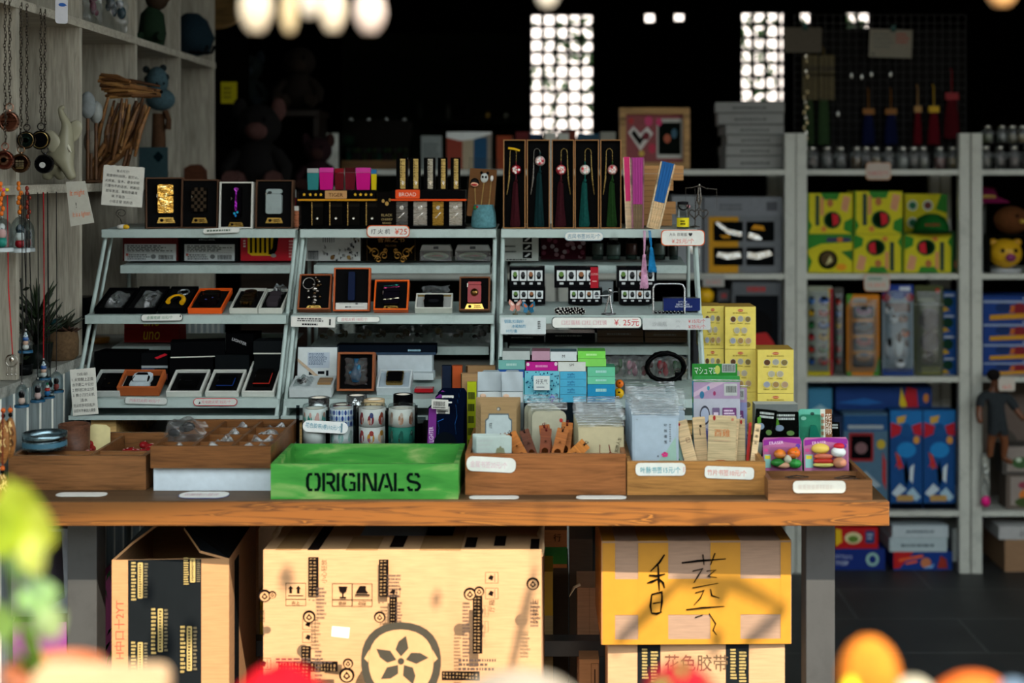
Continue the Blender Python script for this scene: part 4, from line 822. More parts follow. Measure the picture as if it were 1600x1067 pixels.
h1=back('dark grey box standing behind the third white rimmed box',336,389,555,600,YK+.005,'p:1e2224',zb=None,band=(.0,.04));h2=back('black box with white lettering leaning on the stack',352,396,521,556,YK+.02,'p:0d0e10',zb=surf(4,YK+.08)+h1+.001,sp=[('t','LIGHTER',.5,.6,.14,'p:c8c8c8',.6,-20)],yaw=-6)
h1=back('lower dark box at the rack side behind the tilted white box',397,440,553,600,YK,'p:1c1f20');back('upper dark grey box at the rack side with a pale seam',396,441,533,552,YK,'p:24282a',band=(.0,.1),zb=zs+h1+.001)
lay5=dict(d=.013,t=24)
fr=put(4,138,186,577,**lay5);_,M,w,h=gift('flat grey open box half hidden by the slanted note card',fr,.013,'p:b4b8b4',BLK,G,rimw=.0045,out='p:2a2c2c')
lighter('dark lighter with a tiny gold stud beside the note card',M@T3(.004,h*.2,-.001),w*.5,h*.6,.008,'g:121112',r=.004,deco=[('e',.45,.25,.06,.06,'m:e0a860')])
fr=put(4,182,247,577,d=.022,t=28,extra=.001);_,M,w,h=gift('flat orange-brown open box holding the silver toy car',fr,.022,'p:a8562a',BLK,G,rimw=.005,rec=.013)
t=thing('toy_car','silver car shaped lighter lying in the orange-brown box','toy car',M@T3(.0,h*.13,0))
cw,ch=.042,h*.76
b=MB();o1=[(-.5,.06),(-.44,0),(.44,0),(.5,.06),(.5,.3),(.44,.45),(.5,.7),(.46,.9),(.3,1),(-.3,1),(-.46,.9),(-.5,.7),(-.44,.45),(-.5,.3)]
b.prism([(a*cw,c*ch) for a,c in o1],0,.011,'k:b9c4c8');b.build('body',t,bevel=.003)
b=MB();b.prism([(a*cw,c*ch) for a,c in ((-.36,.24),(.36,.24),(.3,.78),(-.3,.78))],.011,.017,'k:c2cccf');b.build('roof',t,bevel=.003)
b=MB();b.poly([(a*cw,c*ch) for a,c in ((-.24,.8),(.24,.8),(.34,.62),(-.34,.62))],.0175,'g:0c0d0f');b.prism([(a*cw,c*ch) for a,c in ((.33,.3),(.41,.32),(.41,.6),(.31,.66))],.011,.0145,'g:0c0d0f');b.prism([(a*cw,c*ch) for a,c in ((-.41,.32),(-.33,.3),(-.31,.66),(-.41,.6))],.011,.0145,'g:0c0d0f');b.build('windows',t)
for j,(xa,xb,yt,la,bc,st) in enumerate(((259,314,577,'beside the silver car','g:0f0f10',None),(320,372,577,'third along the bottom tier','g:0f1014','g:18306a'),(377,428,564,'at the rack side, tallest of the three','g:14100f','g:a82c24'))):
 fr=put(4,xa,xb,yt,**lay5);_,M,w,h=gift('white rimmed open box with black lining, %s'%la,fr,.013,'p:c6c8c0',BLK,G,rimw=.0045,out='p:2a2c2c')
 lighter('black lighter in the white rimmed box %s'%la,M@T3(.002,h*.22,-.001),w*.52,h*.5,.009,bc,r=.004,deco=([('r',0,.0,1,.06,st),('r',.94,.0,1,.7,st)] if st else [('r',.3,.45,.7,.5,'g:26262a')]))
SL=[('t','打火小知识',.5,.93,.06,'p:202020',.7)]
NOTE2=['打火机小指示','1. 火焰朝上正面','  水平距二十公分','2. 燃料封口处以刀开','3. 换小刀打火机','   浅水','充火时手可别乱跑','以后长不来这儿顺便']
M=FM(X(134,2.93),2.93,Z(648,2.93),0,3,5)
note('narrow slanted note card with instructions clipped beside the bottom tier',M,40*2.93/F,72*2.93/F,NOTE2)
holder('wire card holder clipping the slanted instruction note',X(136,2.945),.03,2.945,0,('m:3a3834','m:3a3834'))
bpy.data.objects['card_holder.001'].location=(X(136,2.952),2.952,Z(643,2.952))
price('pale wavy tag with pink writing below the silver car',194,620,262,632,lipY(4)-.003,[('t','汽车打火机 45元/个',.48,.5,.44,'p:c8808c',.8,0,.1),('r',.02,.2,.03,.8,'p:3a3a3a')],edge='p:8a948e',roll=-1.5,lean=10,body='p:c4c6c0')
price('red outlined oval tag on the bottom lip of the wall-side rack',302,622,371,634,lipY(4)-.003,[('t','充电款火机 55元/个',.52,.5,.42,'p:c87078',.8,0,.1),('p',[(.12,.2),(.15,.6),(.17,.3)],'p:2a2a2a')],edge='p:b83a40',lean=10,body='p:c4c6c0',rad=.5)
# middle rack bottom tier
fr=slab(463,527,541,3.03,surf(4,3.03)+.012,82)
M,w,h=fr;t=thing('presentation_box','white presentation box standing open with instructions printed in its lid','box',M)
b=MB();b.rbox(-w/2,w/2,0,h,-.012,-.003,.001,'p:2c3236');b.rbox(-w/2+.002,w/2-.002,.002,h-.002,-.003,0,.001,'p:c2c9c8')
b.prints([('r',.26,.42,.8,.84,'p:aab6c2'),('l',.29,.5,.77,.82,9,'p:5a6a7c'),('r',.3,.24,.4,.32,'p:20242a'),('r',.52,.26,.68,.34,'p:20242a'),('r',.72,.2,.78,.36,'p:20242a'),('r',.44,.14,.48,.24,'p:20242a'),('r',.58,.12,.66,.18,'p:6a7480'),('r',.46,.2,.74,.21,'p:40464c')],w,h,0)
b.build('lid',t)
b=MB();b.prism([(-w/2+.002,h*.68),(-w/2+.002,h*.60),(w*.0,.012),(w*.12,.012)],.001,.0022,'f:b9a48c');b.build('ribbon',t)
b=MB();a=.078;b.T=RX(20);b.box(-w/2,w/2,-.0,.02,0.004,.004+.075,'p:bcc4c3');b.build('tray',t)
Mb=M@RX(20)@T3(0,.0205,.0)
film_bag('small bag of black parts lying in the white presentation box',Mb@T3(-.02,0,.07)@RX(-90),.036,.05,.012,None,'g:1c1c1e',5)
b=MB();b.box(-.014,.014,0,.004,.028,.06,'w:8a6a44');one('wood_block',b,'thin wooden block lying in the white presentation box','block',Mb@T3(.026,.0004,0))
fr=put(4,526,584,550,.02,80,.028,extra=.004);_,M,w,h=gift('brown box standing tall with a wrapped blue pipe',fr,.028,'p:8a4e2c',BLK,G,rimw=.0045,rec=.014)
t=film_bag('clear wrapped blue glass trinket in the tall brown box',M@T3(0,h*.16,.004),w*.6,h*.68,.022,None,'g:2a6a8a',2)
b=MB();b.lathe([(0,0),(.008,.001),(.012,.014),(.011,.022),(.005,.032),(.004,.046),(.006,.05)],'g:1c4a68',(0,h*.06,.006),16);b.build('trinket',t)
fr=put(4,588,641,577,.02,30,.02);_,M,w,h=gift('flat pale blue-white box holding the gold edged lighter',fr,.02,'p:bfc8ca','p:9aa8b0',G,rimw=.004)
lighter('black screen lighter with a gold edge in the pale box',M@T3(0,h*.25,0),w*.5,h*.6,.010,'m:b08a4c',split=.9,r=.004,deco=[('o',.06,.06,.94,.94,'g:0f0d0e',.1)])
YW=3.10;zw=surf(4,YW+.05)+.001
h1=back('small white box at the foot of the white stack',646,677,583,605,YW-.03,'p:b8c2c4',.05,name='white_box',group='white boxes on the bottom tier',zb=zw);h2=back('wide white box in the middle of the white stack',590,675,555,582,YW,'p:b4bec2',.045,name='white_box',group='white boxes on the bottom tier',zb=zw)
back('dark navy box on top of the white boxes',526,681,539,556,YW,'p:18202c',.045,zb=zw+h2+.001,top='p:10161e',sp=[('r',.3,.0,1,.25,'p:2a3c50'),('l',.72,.3,.86,.6,1,'p:8ab0c0')])
YN=2.895
for x0,x1,yt,m,la,dy in ((690,705,572,'p:1c2434','dark blue notebook spine standing before the middle rack',0),(706,722,572,'p:a84a20','orange notebook standing beside the dark blue spine',.004),(720,746,584,'c:9a7850','kraft envelope pack beside the orange notebook',-.022),(728,774,572,'c:8a6a44','taller kraft notebook pack behind the kraft envelopes',.006)):
 carton('notebook',la,'notebook',stand(x0,x1,yt,YN+dy,ZT+.0005),.02,m,[('r',.0,.0,.06,1,'p:3a2a1a')],'notebooks before the middle rack')
carton('green_pack','yellow-green patterned pack in front of the kraft notebooks','pack',stand(730,744,597,2.855,ZT+.0005),.012,'p:a8b414',[('l',.1,.1,.9,.9,5,'p:3a4414')])
b=MB();b.rbox(-.02,.02,0,.008,-.03,0,.002,'g:a81c24');one('red_case',b,'small red case lying by the white boxes','case',FM(X(662,2.99),2.99,surf(4,3.02)+.001))
# ---------------------------------------------------------------- trays on the table
def tray(label,x0,x1,ytop,Y,depth,wood,zb=None,cross=(),along=(),t=.009,name='wooden_tray',inner=None,bot=.006):
 """open wooden tray: front at Y, dividers at the given fractions of width (along) and depth (cross)"""
 zb=ZT+.0004 if zb is None else zb;inner=inner or wood
 M,w,h=stand(x0,x1,ytop,Y,zb);o=thing(name,label,'tray',M)
 def pt(n,*bx):q=MB();q.box(*bx);q.build(n,o,bevel=.0008)
 pt('front_panel',-w/2,w/2,0,h,-t,0,wood);pt('back_panel',-w/2,w/2,0,h,-depth,-depth+t,inner)
 pt('side_panel',-w/2,-w/2+t,0,h,-depth+t,-t,inner);pt('side_panel',w/2-t,w/2,0,h,-depth+t,-t,inner)
 pt('bottom',-w/2+t,w/2-t,0.0005,bot,-depth+t,-t,inner)
 for f in along:pt('divider',-w/2+w*f-.003,-w/2+w*f+.003,.006,h*.93,-depth+t,-t,inner)
 xs=[0]+list(along)+[1]
 for f in cross:
  for a,c in zip(xs,xs[1:]):pt('divider',-w/2+max(w*a,t)+.0032*(a>0),-w/2+min(w*c,w-t)-.0032*(c<1),.006,h*.9,-depth*f-.003,-depth*f+.003,inner)
 return o,M,w,h
WAL='w:6a4424'
T1,M1,w1,h1=tray('brown wooden tray with red beans at the plank wall end of the table',13,228,712,2.557,.235,'w:7a5230',cross=(.32,),along=(.56,),bot=.024)
zf=ZT+.0252
t=thing('tin','low round blue-grey tin with an open top in the brown bean tray','tin',FM(X(70,2.62),2.62,Z(712,2.557)+.001))
b=MB();r=.040;hh=.030
b.lathe([(r*.98,0),(r,.003),(r,hh*.52),(r*.96,hh*.54),(r*.96,hh*.58),(r,hh*.6),(r,hh),(r*.95,hh),(r*.93,hh*.62),(r*.9,.004),(0,.004)],'m:6f848c',n=36);b.build('body',t)
b=MB();b.lathe([(r*1.004,hh*.2),(r*1.004,hh*.5)],'g:40687a',n=36);b.build('band',t)
t=thing('cup','plain dark brown round cup behind the blue-grey tin','cup',FM(X(116,2.735),2.735,zf))
b=MB();r=24*2.735/F;hh=Z(662,2.735)-zf;b.lathe([(r*.98,0),(r,hh),(r*.93,hh),(r*.92,.004),(0,.004)],'w:5a3a2a',n=30);b.build('body',t)
b=MB();hh=Z(666,2.75)-zf;b.prism([(-.018,0),(.022,0),(.022,hh-.006),(.014,hh),(-.010,hh+.002),(-.018,hh-.002)],0,.0012,'p:e0d49c');one('paper_card',b,'pale yellow card standing behind the brown cup','card',FM(X(155,2.765),2.765,zf))
rg=random.Random(5)
def beans(n,x0,x1,ya,yb,label,group):
 me=None
 for i in range(n):
  y=rg.uniform(ya,yb);b=MB();r=rg.uniform(.0085,.011)
  if me is None:
   b.ell((0,0,0),(r*1.25,r*.8,r),'g:8a1a1e',12,8);b.ell((r*.2,r*.62,0),(r*.5,r*.25,r*.12),'g:d8a8a0',8,5);o=b.build('red_bean');me=o
  else:o=me.copy();SC.collection.objects.link(o)
  o.matrix_world=FM(X(rg.uniform(x0,x1),y),y,zf+.009+rg.uniform(0,.010)*(i%2),rg.uniform(0,180),rg.uniform(-30,30));tag(o,label,'bean',group)
beans(14,128,168,2.66,2.77,'glossy red bean in the compartment beside the brown cup','red beans beside the cup')
beans(22,190,262,2.66,2.77,'glossy red bean in the wider compartment of the bean tray','red beans in the wide compartment')
carton('white_box','plain white box carrying the divided brown tray','box',stand(240,423,730,2.552,ZT+.0005),.26,'p:b8c4cc')
zz=Z(730,2.552)+.0008
T2,M2,w2,h2=tray('dark brown divided tray of bagged trinkets on the white box',235,423,697,2.54,.28,WAL,zb=zz,cross=(.22,.48,.74),along=(.33,.66),t=.007)
for x,y,sc,m,la in ((.16,.10,.05,'g:4a4a48','front row, wall side'),(.5,.10,.055,'m:9a9a98','front row, middle'),(.82,.11,.06,'m:8a8a88','front row, green crate side'),(.16,.35,.075,'g:222424','largest, bulging over the edge'),(.5,.35,.05,'m:7a7a78','second row, middle'),(.83,.36,.055,'m:6a6a60','second row, crate side'),(.5,.6,.05,'m:8a8680','third row, middle'),(.82,.62,.055,'m:5a5a50','third row, crate side'),(.83,.86,.05,'m:6a6a60','rear row, crate side'),(.5,.86,.05,'m:5a5a58','rear row, middle')):
 big=sc>.07
 M=M2@T3(-w2/2+w2*x,.012 if not big else .028,-.28*y+(.012 if not big else .006))@RX(-84 if not big else -48)
 film_bag('bag of small trinkets in the divided tray, %s'%la,M,sc*1.0,.036 if not big else .05,.020 if not big else .034,'bags in the divided tray',m,5)
 # green crate with stencilled front
T3c,M3,w3,h3=tray('bright green painted wooden crate stencilled with black letters',423,716,725,2.486,.19,'W:green',t=.0085,name='green_crate',inner='W:green')
b=MB();s=2.486/F
def cx3(px):return X(px,2.486)-X(569.5,2.486)
LT={'O':[[(.1,.58),(.1,.72),(.2,.92),(.40,.92)],[(.52,.92),(.72,.92),(.82,.72),(.82,.28),(.72,.08),(.52,.08)],[(.40,.08),(.2,.08),(.1,.28),(.1,.58)]],'R':[[(.1,0),(.1,1)],[(.26,.92),(.6,.92),(.72,.82),(.72,.58),(.6,.46),(.26,.46)],[(.5,.42),(.78,0)]],'I':[[(.1,0),(.1,1)]],'G':[[(.78,.78),(.68,.92),(.44,.92)],[(.34,.92),(.2,.92),(.1,.72),(.1,.28),(.2,.08),(.34,.08)],[(.44,.08),(.78,.08),(.78,.46),(.52,.46)]],'N':[[(.1,0),(.1,1)],[(.24,.98),(.66,.02)],[(.8,0),(.8,1)]],'A':[[(.02,0),(.34,.94)],[(.5,.98),(.84,0)],[(.36,.26),(.62,.26)]],'L':[[(.1,0),(.1,1)],[(.26,.08),(.66,.08)]],'S':[[(.78,.74),(.68,.92),(.50,.92)],[(.40,.92),(.2,.92),(.1,.78),(.1,.66),(.22,.54),(.66,.46),(.8,.34),(.8,.22),(.68,.08),(.50,.08)],[(.40,.08),(.2,.08),(.1,.26)]]}
def stroke(b,pts,t,z,m):
 n=len(pts);L=[];Rr=[]
 for i,p in enumerate(pts):
  a,c=pts[max(i-1,0)],pts[min(i+1,n-1)];dx,dy=c[0]-a[0],c[1]-a[1];l=math.hypot(dx,dy);nx,ny=-dy/l*t/2,dx/l*t/2
  k=1.0 if i in (0,n-1) else 1.08
  L.append((p[0]+nx*k,p[1]+ny*k,z));Rr.append((p[0]-nx*k,p[1]-ny*k,z))
 b.add(L+Rr,[(i,n+i,n+i+1,i+1) for i in range(n-1)],m)
lh=29*s;adv={'O':.99,'R':.88,'I':.32,'G':.95,'N':.98,'A':.93,'L':.78,'S':.9};tot=sum(adv[c] for c in 'ORIGINALS');kx=180*s/tot;xx=cx3(478);y0=Z(767.5,2.486)-ZT-.0004
for c in 'ORIGINALS':
 for st in LT[c]:stroke(b,[(xx+p*kx,y0+q*lh) for p,q in st],4.6*s,.0006,'p:10241c')
 xx+=adv[c]*kx
o=b.build('lettering',T3c)
b=MB();b.box(-w3/2+.0086,-w3/2+.0092,h3*.35,h3*.62,-.12,-.06,'p:10240f');b.build('hand_hole',T3c)
for i,(x,y) in enumerate(((596,2.60),(622,2.57),(650,2.59))):
 film_bag(('clear packet lying in the bottom of the green crate, nearest its middle','clear packet lying in the green crate, second of the three','clear packet lying in the green crate nearest its tape end')[i],FM(X(x,y),y,ZT+.008,i*12,75),.036,.038,.010,'clear packets in the green crate','p:c8c8c4',3)
 # washi tape rolls in an acrylic holder behind the crate
YR=2.765
t=thing('acrylic_holder','clear acrylic holder for paper tape rolls behind the green crate','holder',FM(X(558,YR),YR,ZT+.0004))
sR=YR/F;hx=lambda px:(px-558)*sR
b=MB();b.box(hx(462),hx(655),0,.003,-.16,.02,'a:c8d0d4');b.build('base',t)
b=MB();b.box(hx(462),hx(655),.003,Z(662,2.83)-ZT,-.14,-.068,'a:9aa4a8');b.build('rear_step',t)
for px in (465,511,554,604,650):b=MB();b.box(hx(px)-.0028,hx(px)+.0028,.003,Z(634+(8 if px in (511,604) else 0),YR)-ZT,-.006,.0,'a:7c868c');b.build('upright',t)
def roll(label,x,Y,zb,r,h,base,motifs,group='paper tape rolls'):
 o=thing('tape_roll',label,'tape',FM(x,Y,zb),group)
 b=MB();b.lathe([(r*.72,0),(r,0),(r,h),(r*.72,h),(r*.72,0)],base,n=28)
 for (a,y,da,dh,m) in motifs:
  n=6;vs=[];
  for q in range(10):th=q*.6283;aa=a+da*math.cos(th);vs.append((r*1.004*math.sin(aa),h*(y+dh*math.sin(th)),r*1.004*math.cos(aa)))
  b.add(vs,[tuple(range(10))],m)
 b.build('tape',o)
 b=MB();b.lathe([(r*.73,.0006),(r*.73,h-.0006),(r*.68,h-.0006),(r*.68,.0006)],'p:d8d0c0',n=24);b.build('core',o)
 return o
rg=random.Random(8)
def mot(cols,n,big=.22):
 o=[]
 for i in range(n):
  a=-1.2+2.4*(i+.5)/n;o.append((a,.42,big,.30,rg.choice(cols)));o.append((a+.05,.68,big*.6,.16,rg.choice(cols)));o.append((a-.12,.3,big*.4,.12,rg.choice(cols)))
 return o
def diam(c):
 return [(-1.3+.24*i,y,.10,.15,c if (i+j)%2 else 'p:8fa6cc') for i in range(12) for j,y in enumerate((.18,.5,.82))]
GREEN=['p:3a8a7c','p:c89a86','p:2e6a62','p:d8a8a0','p:5aa89a'];KID=['p:3a4a7a','p:a84a34','p:6a3a2a','p:d8a890','p:8a3038'];WARM=['p:b8866a','p:8a5a44','p:c8a08a','p:6a5a58','p:d0b8a8'];RND=['p:a83a3a','p:c88a34','p:3a5a8a','p:8a4a6a','p:d8b090']
cols=((489,19.5,[('p:d8dad4',mot(GREEN,3)),('p:dcdcd8',[]),('p:d8dad4',mot(GREEN,4,.2))],'green and pink patterned'),(532,20,[('p:d8dce0',diam('p:24408a')),('p:d6dad8',mot(['p:8ab0a8','p:a8b8b4'],3)),('p:d8dce0',diam('p:24408a'))],'blue diamond patterned'),(579,21.5,[('p:dcd8d0',mot(RND,2,.32)),('p:dcd8d2',mot(RND,3,.28)),('p:dcd8d2',mot(KID,3,.24))],'small picture patterned'),(626,21.5,[('p:2a7a68',mot(['x:8ab8a8','p:6a3a5a','p:3a9a84'],3,.2)),('p:2a7a68',mot(['x:7ab0a0','p:1c5a4c'],3,.2)),('p:dcd8d0',mot(WARM,3,.2))],'brown sketch and teal foil'))
for px,rw,rolls,la in cols:
 r=rw*YR/F;hh=(Z(641,YR)-ZT-.0035)/3
 for k,(base,mo) in enumerate(rolls):roll('%s stack of paper tape behind the green crate, %s roll'%(la,('bottom','middle','top')[k]),X(px,YR),YR+r+.003,ZT+.0045+hh*k,r,hh-.0008,base,mo)
 b=MB();b.lathe([(r*1.02,0),(r*1.03,hh*3+.003),(r*.95,hh*3+.007),(0,hh*3+.008)],'a:eaf0f0',n=24);one('clear_wrap',b,'clear wrapping round the %s tape stack'%la,'wrapping',FM(X(px,YR),YR+r+.003,ZT+.0042),'clear wrapping round tape stacks')
zst=Z(662,2.83)+.001
for px,rw,yt,m,mo,la in ((497,21,625,'m:9a9c9c',[],'silver wrapped'),(534,20,636,'g:5a1418',[],'dark red'),(552,21,623,'x:8a9090',mot(['g:1c2024','x:c8d0d0'],5,.12),'crinkled silver and black'),(584,21,628,'p:c8ae84',mot(['m:a8843c','p:a07a4a'],4,.2),'gold patterned'),(629,20,620,'g:0c0c0d',[],'black')):
 Yq=2.878 if px in (552,) else 2.866
 hh=Z(yt,2.83)-zst;roll('%s tape roll on the raised row behind the front tape stacks'%la,X(px,2.856)+(.004 if px==552 else 0),Yq,zst,(rw*.78)*2.83/F,hh,m,mo,'tape rolls on the raised row')
price('white rounded tag lettered in blue across the tape stacks',473,658,544,676,YR-.004,[('t','花色胶带(卷)10元/个',.46,.5,.5,'p:2a8aa0',.8,-3,.1),('r',.84,.1,.88,.9,'p:6a8a94')],roll=-3,rad=.5,body='p:dfe2df')
# lighter cards with a purple edge
for i,(x0,x1,yt,dy) in enumerate(((681,729,606,.05),(677,727,612,.034),(672,726,622,.018),(666,724,630,.0))):
 Y=2.74+dy;M,w,h=slab(x0,x1,yt,Y,ZT+.001,84)
 la=('rearmost','third from the front','second from the front','frontmost')[i]
 t=thing('lighter_card','navy carded lighter pack with purple edge, %s of four'%la,'pack',M,'carded lighters')
 b=MB();b.prism([(-w/2,0),(w/2,0),(w/2,h*.94),(w/2-.006,h),(-w/2+.012,h),(-w/2+.003,h*.94)],-.002,0,'p:0d1830')
 b.prints([('p',[(.0,0),(.23,0),(.27,.95),(.2,.97),(.06,.92)],'p:6a2478'),('t','USB LIGHTER',.13,.46,.07,'p:d8c8dc',.62,92)]+ribbon([(.3,.45),(.34,.62),(.3,.72),(.46,.76)],.004,'p:2a6ac0')+ribbon([(.78,.98),(.82,.8),(.76,.68),(.8,.52)],.005,'p:2a7ad0')+[('e',.5,.40,.3,.16,'p:141c24'),('e',.36,.25,.12,.10,'p:1c2c50'),('e',.62,.27,.12,.12,'p:a01c20'),('e',.5,.2,.1,.08,'p:2a2c30'),('e',.76,.22,.08,.09,'p:701820'),('r',.26,.84,.62,.95,'p:cdcdc8'),('l',.28,.86,.6,.93,2,'p:4a4a4a'),('b',.3,.84,.5,.89,'p:3a3a3a')],w,h,0);b.build('card',t)
 b=MB();b.rbox(-w*.18,w*.28,.01,h*.36,.0006,.012,.01,'a:dfe8f0');b.build('blister',t)
M,w,h=rect(674,624,700,639,2.735,roll=-3);b=MB();b.rbox(-w/2,w/2,0,h,0,.0008,.002,'p:c8c6be');b.prints([('b',.1,.3,.8,.8,'p:4a4a48'),('l',.1,.05,.9,.28,1,'p:4a4a48')],w,h,.0008);one('barcode_label',b,'loose white barcode label on the frontmost purple-edged card','label',M)
# price strips lying on the table edge
def flat_tag(label,x0,x1,y0,y1,sp=(),edge=None):
 Ya,Yb=(H-ZT)*F/(y1-VY),(H-ZT)*F/(y0-VY);M=FM(X((x0+x1)/2,(Ya+Yb)/2),Ya,ZT+.0004,0,90);w,h=(x1-x0)*(Ya+Yb)/2/F,Yb-Ya
 b=MB();b.rbox(-w/2,w/2,0,h,0,.0008,h*.45,edge or 'p:d8d8d2');b.rbox(-w/2+.001,w/2-.001,.001,h-.001,.0008,.001,h*.4,'p:d8d8d2');b.prints(sp,w,h,.001)
 return one('price_strip',b,label,'tag',M,'price strips on the table top')
flat_tag('pale price strip on the table below the bean tray',88,167,770,776)
flat_tag('blue edged price strip on the table below the white box',280,358,769,779,[('t','双面镜小挂件',.45,.5,.4,'p:c8a8b0',.7)],'p:3a4a8a')
flat_tag('pale price strip on the table between the green crate and the kraft tags',733,811,775,780)
flat_tag('pale price strip on the table below the bamboo bookmark tray',900,979,775,780)
# ---------------------------------------------------------------- two pine trays of bookmarks
T4,M4,w4,h4=tray('reddish pine tray with strong grain, full of bookmark packs',727,978,709,2.52,.26,'w:8f5a32',t=.008,bot=.035)
T5,M5,w5,h5=tray('honey coloured wooden tray with two white tags, full of lotus cards',980,1196,721,2.518,.26,'w:a0713c',t=.008,bot=.035)
price('white tag with faint pink writing on the reddish pine tray',729,714,806,737,2.5185,[('t','金属书签20元/个',.45,.48,.45,'p:d8b8c0',.75)],roll=-3,rad=.4,body='p:d6d8d0')
price('white tag lettered in blue on the honey coloured tray',993,723,1071,743,2.5165,[('t','叶脉书签15元/个',.5,.45,.5,'p:2a9aa8',.8),('r',.96,.3,.97,.7,'p:c87a80')],rad=.35,body='p:d8dad2')
price('white tag lettered in pink on the honey coloured tray',1101,729,1178,748,2.5165,[('t','竹片书签10元/个',.45,.5,.5,'p:d88a80',.8)],roll=-2,rad=.3,body='p:d6d8d0')
FZ=ZT+.0366
def pack(name,label,x0,x1,yt,Y,body,prints,group,head=.0,cat='card pack',film=True,zb=FZ,lean=3,rounded=.002,th=.0016,yaw=0,roll=0,fm='t:e8eef0'):
 """card in a clear sleeve: head = share of the height that is empty film above the card"""
 M,w,h=stand(x0,x1,yt,Y,zb);M=FM(X((x0+x1)/2,Y),Y,zb,yaw,lean,roll)
 t=thing(name,label,cat,M,group);hc=h*(1-head)
 b=MB();b.rbox(-w/2+.0015,w/2-.0015,.001,hc,-th,0,rounded,body);b.prints(prints,w-.003,hc-.001,0,-w/2+.0015,.001);b.build('card',t)
 if film:
  b=MB();ph=R.uniform(0,6)
  b.sheet(lambda u,v:((u-.5)*w,v*hc,.0012+.0003*math.sin(6*u+5*v+ph)),8,6,'a:f4f8f8')
  if head:b.sheet(lambda u,v:((u-.5)*w+.0006*math.sin(9*v+ph),hc+v*(h-hc),.0014+.0022*math.sin(7*u+ph)+.0015*math.sin(23*u+2*ph+6*v)),14,5,fm)
  if head:b.box(-w/2,w/2,h*.985,h,-.0008,.0016,fm);b.tube([(-w/2,hc+.004,.0018),(0,hc+.0045,.0022),(w/2,hc+.0035,.0018)],.0007,'x:dfe6e6',4)
  b.build('film',t)
 return t
KG='kraft bookmark packs in the reddish tray'
WIN=[('p',[(.12,.02),(.12,.72),(.2,.76),(.22,.83),(.78,.83),(.80,.76),(.88,.72),(.88,.02)],'p:6a7274'),('p',[(.15,.02),(.15,.70),(.22,.74),(.24,.805),(.76,.805),(.78,.74),(.85,.70),(.85,.02)],'p:cdd6d6'),('e',.5,.91,.055,.035,'p:6a6660'),('e',.49,.907,.035,.024,'p:c0b8ac'),('t','书签',.27,.62,.10,'p:3a3f40',.09),('t','Bookmark',.27,.42,.04,'p:5a5f60',.2,90)]
for i in range(5):pack('bookmark_pack','kraft bookmark pack with a pale shaped window, %s in its row'%('rearmost','second from the rear','third from the rear','fourth from the rear','frontmost')[i],742+2*i,808-0*i+(4-i)*1.6,621+2.6*i,2.70-.017*i,'c:b08c60',WIN,KG)
LEAFP=[('l',.04,.1,.5,.95,7,'p:c2c8c4')]+[('e',.68+.11*math.sin(a),.42+.2*math.cos(a),.05,.12,'p:8a8a6c') for a in (-1.4,-.7,0,.7,1.4)]+[('r',.66,.0,.70,.5,'p:8a8a6c')]
for i in range(5):pack('bookmark_pack','pale green bookmark pack with beige plant, %s of the front row'%('rearmost','second from the rear','third from the rear','fourth from the rear','frontmost')[i],737+1.5*i,795+1.4*i,678+1.2*i,2.58-.011*i,'p:c3cfc8',LEAFP,'small plant bookmark packs')
for i,(x0,x1,la) in enumerate(((745,789,'beside the notebooks'),(783,818,'beside the patterned blue box'))):
 Y=2.745-.012*i;M,w,h=stand(x0,x1,579,Y,FZ);t=thing('frosted_bag','frosted round-topped pouch %s'%la,'bag',FM(X((x0+x1)/2,Y),Y,FZ,0,3),'frosted pouches')
 b=MB();o=[(-w/2,0),(w/2,0),(w/2,h*.86),(w*.42,h*.95),(w*.25,h),(-w*.25,h),(-w*.42,h*.95),(-w/2,h*.86)];b.prism(o,-.003,0,'g:7f8b8e');b.build('pouch',t)
 b=MB();b.sheet(lambda u,v:((u-.5)*w*.94,h*.74+v*h*.24,.002+.0014*math.sin(8*u+3*v)),10,6,'g:a2adb2');b.box(-w*.46,w*.46,h*.60,h*.73,.0006,.0016,'p:b8bfbf');b.box(-w*.46,-w*.1,h*.60,h*.66,.0016,.002,'p:8a9194');b.build('flap',t)
 b=MB();b.ell((-w*.28,h*.68,.003),(.006,.004,.0015),'p:c8a890');b.build('seal',t)
TAGP=[('e',.4+.13*math.sin(a)*k,.45+.2*math.cos(a)*k,.05,.06,'p:b8ae94') for a in (-1.2,-.6,0,.6,1.2) for k in (.6,1.2)]+[('e',.85,.8,.05,.04,'p:b83a34')]
for i in range(3):pack('tag_pack','cream rounded tag pack with a pressed plant drawing, %s of three'%('rearmost','middle','frontmost')[i],818+6*i,872+7*i,617+6*i,2.70-.02*i,'p:cdc4aa',TAGP,'cream tag packs',head=.15,rounded=.012)
BAM=[]
b0=Matrix()
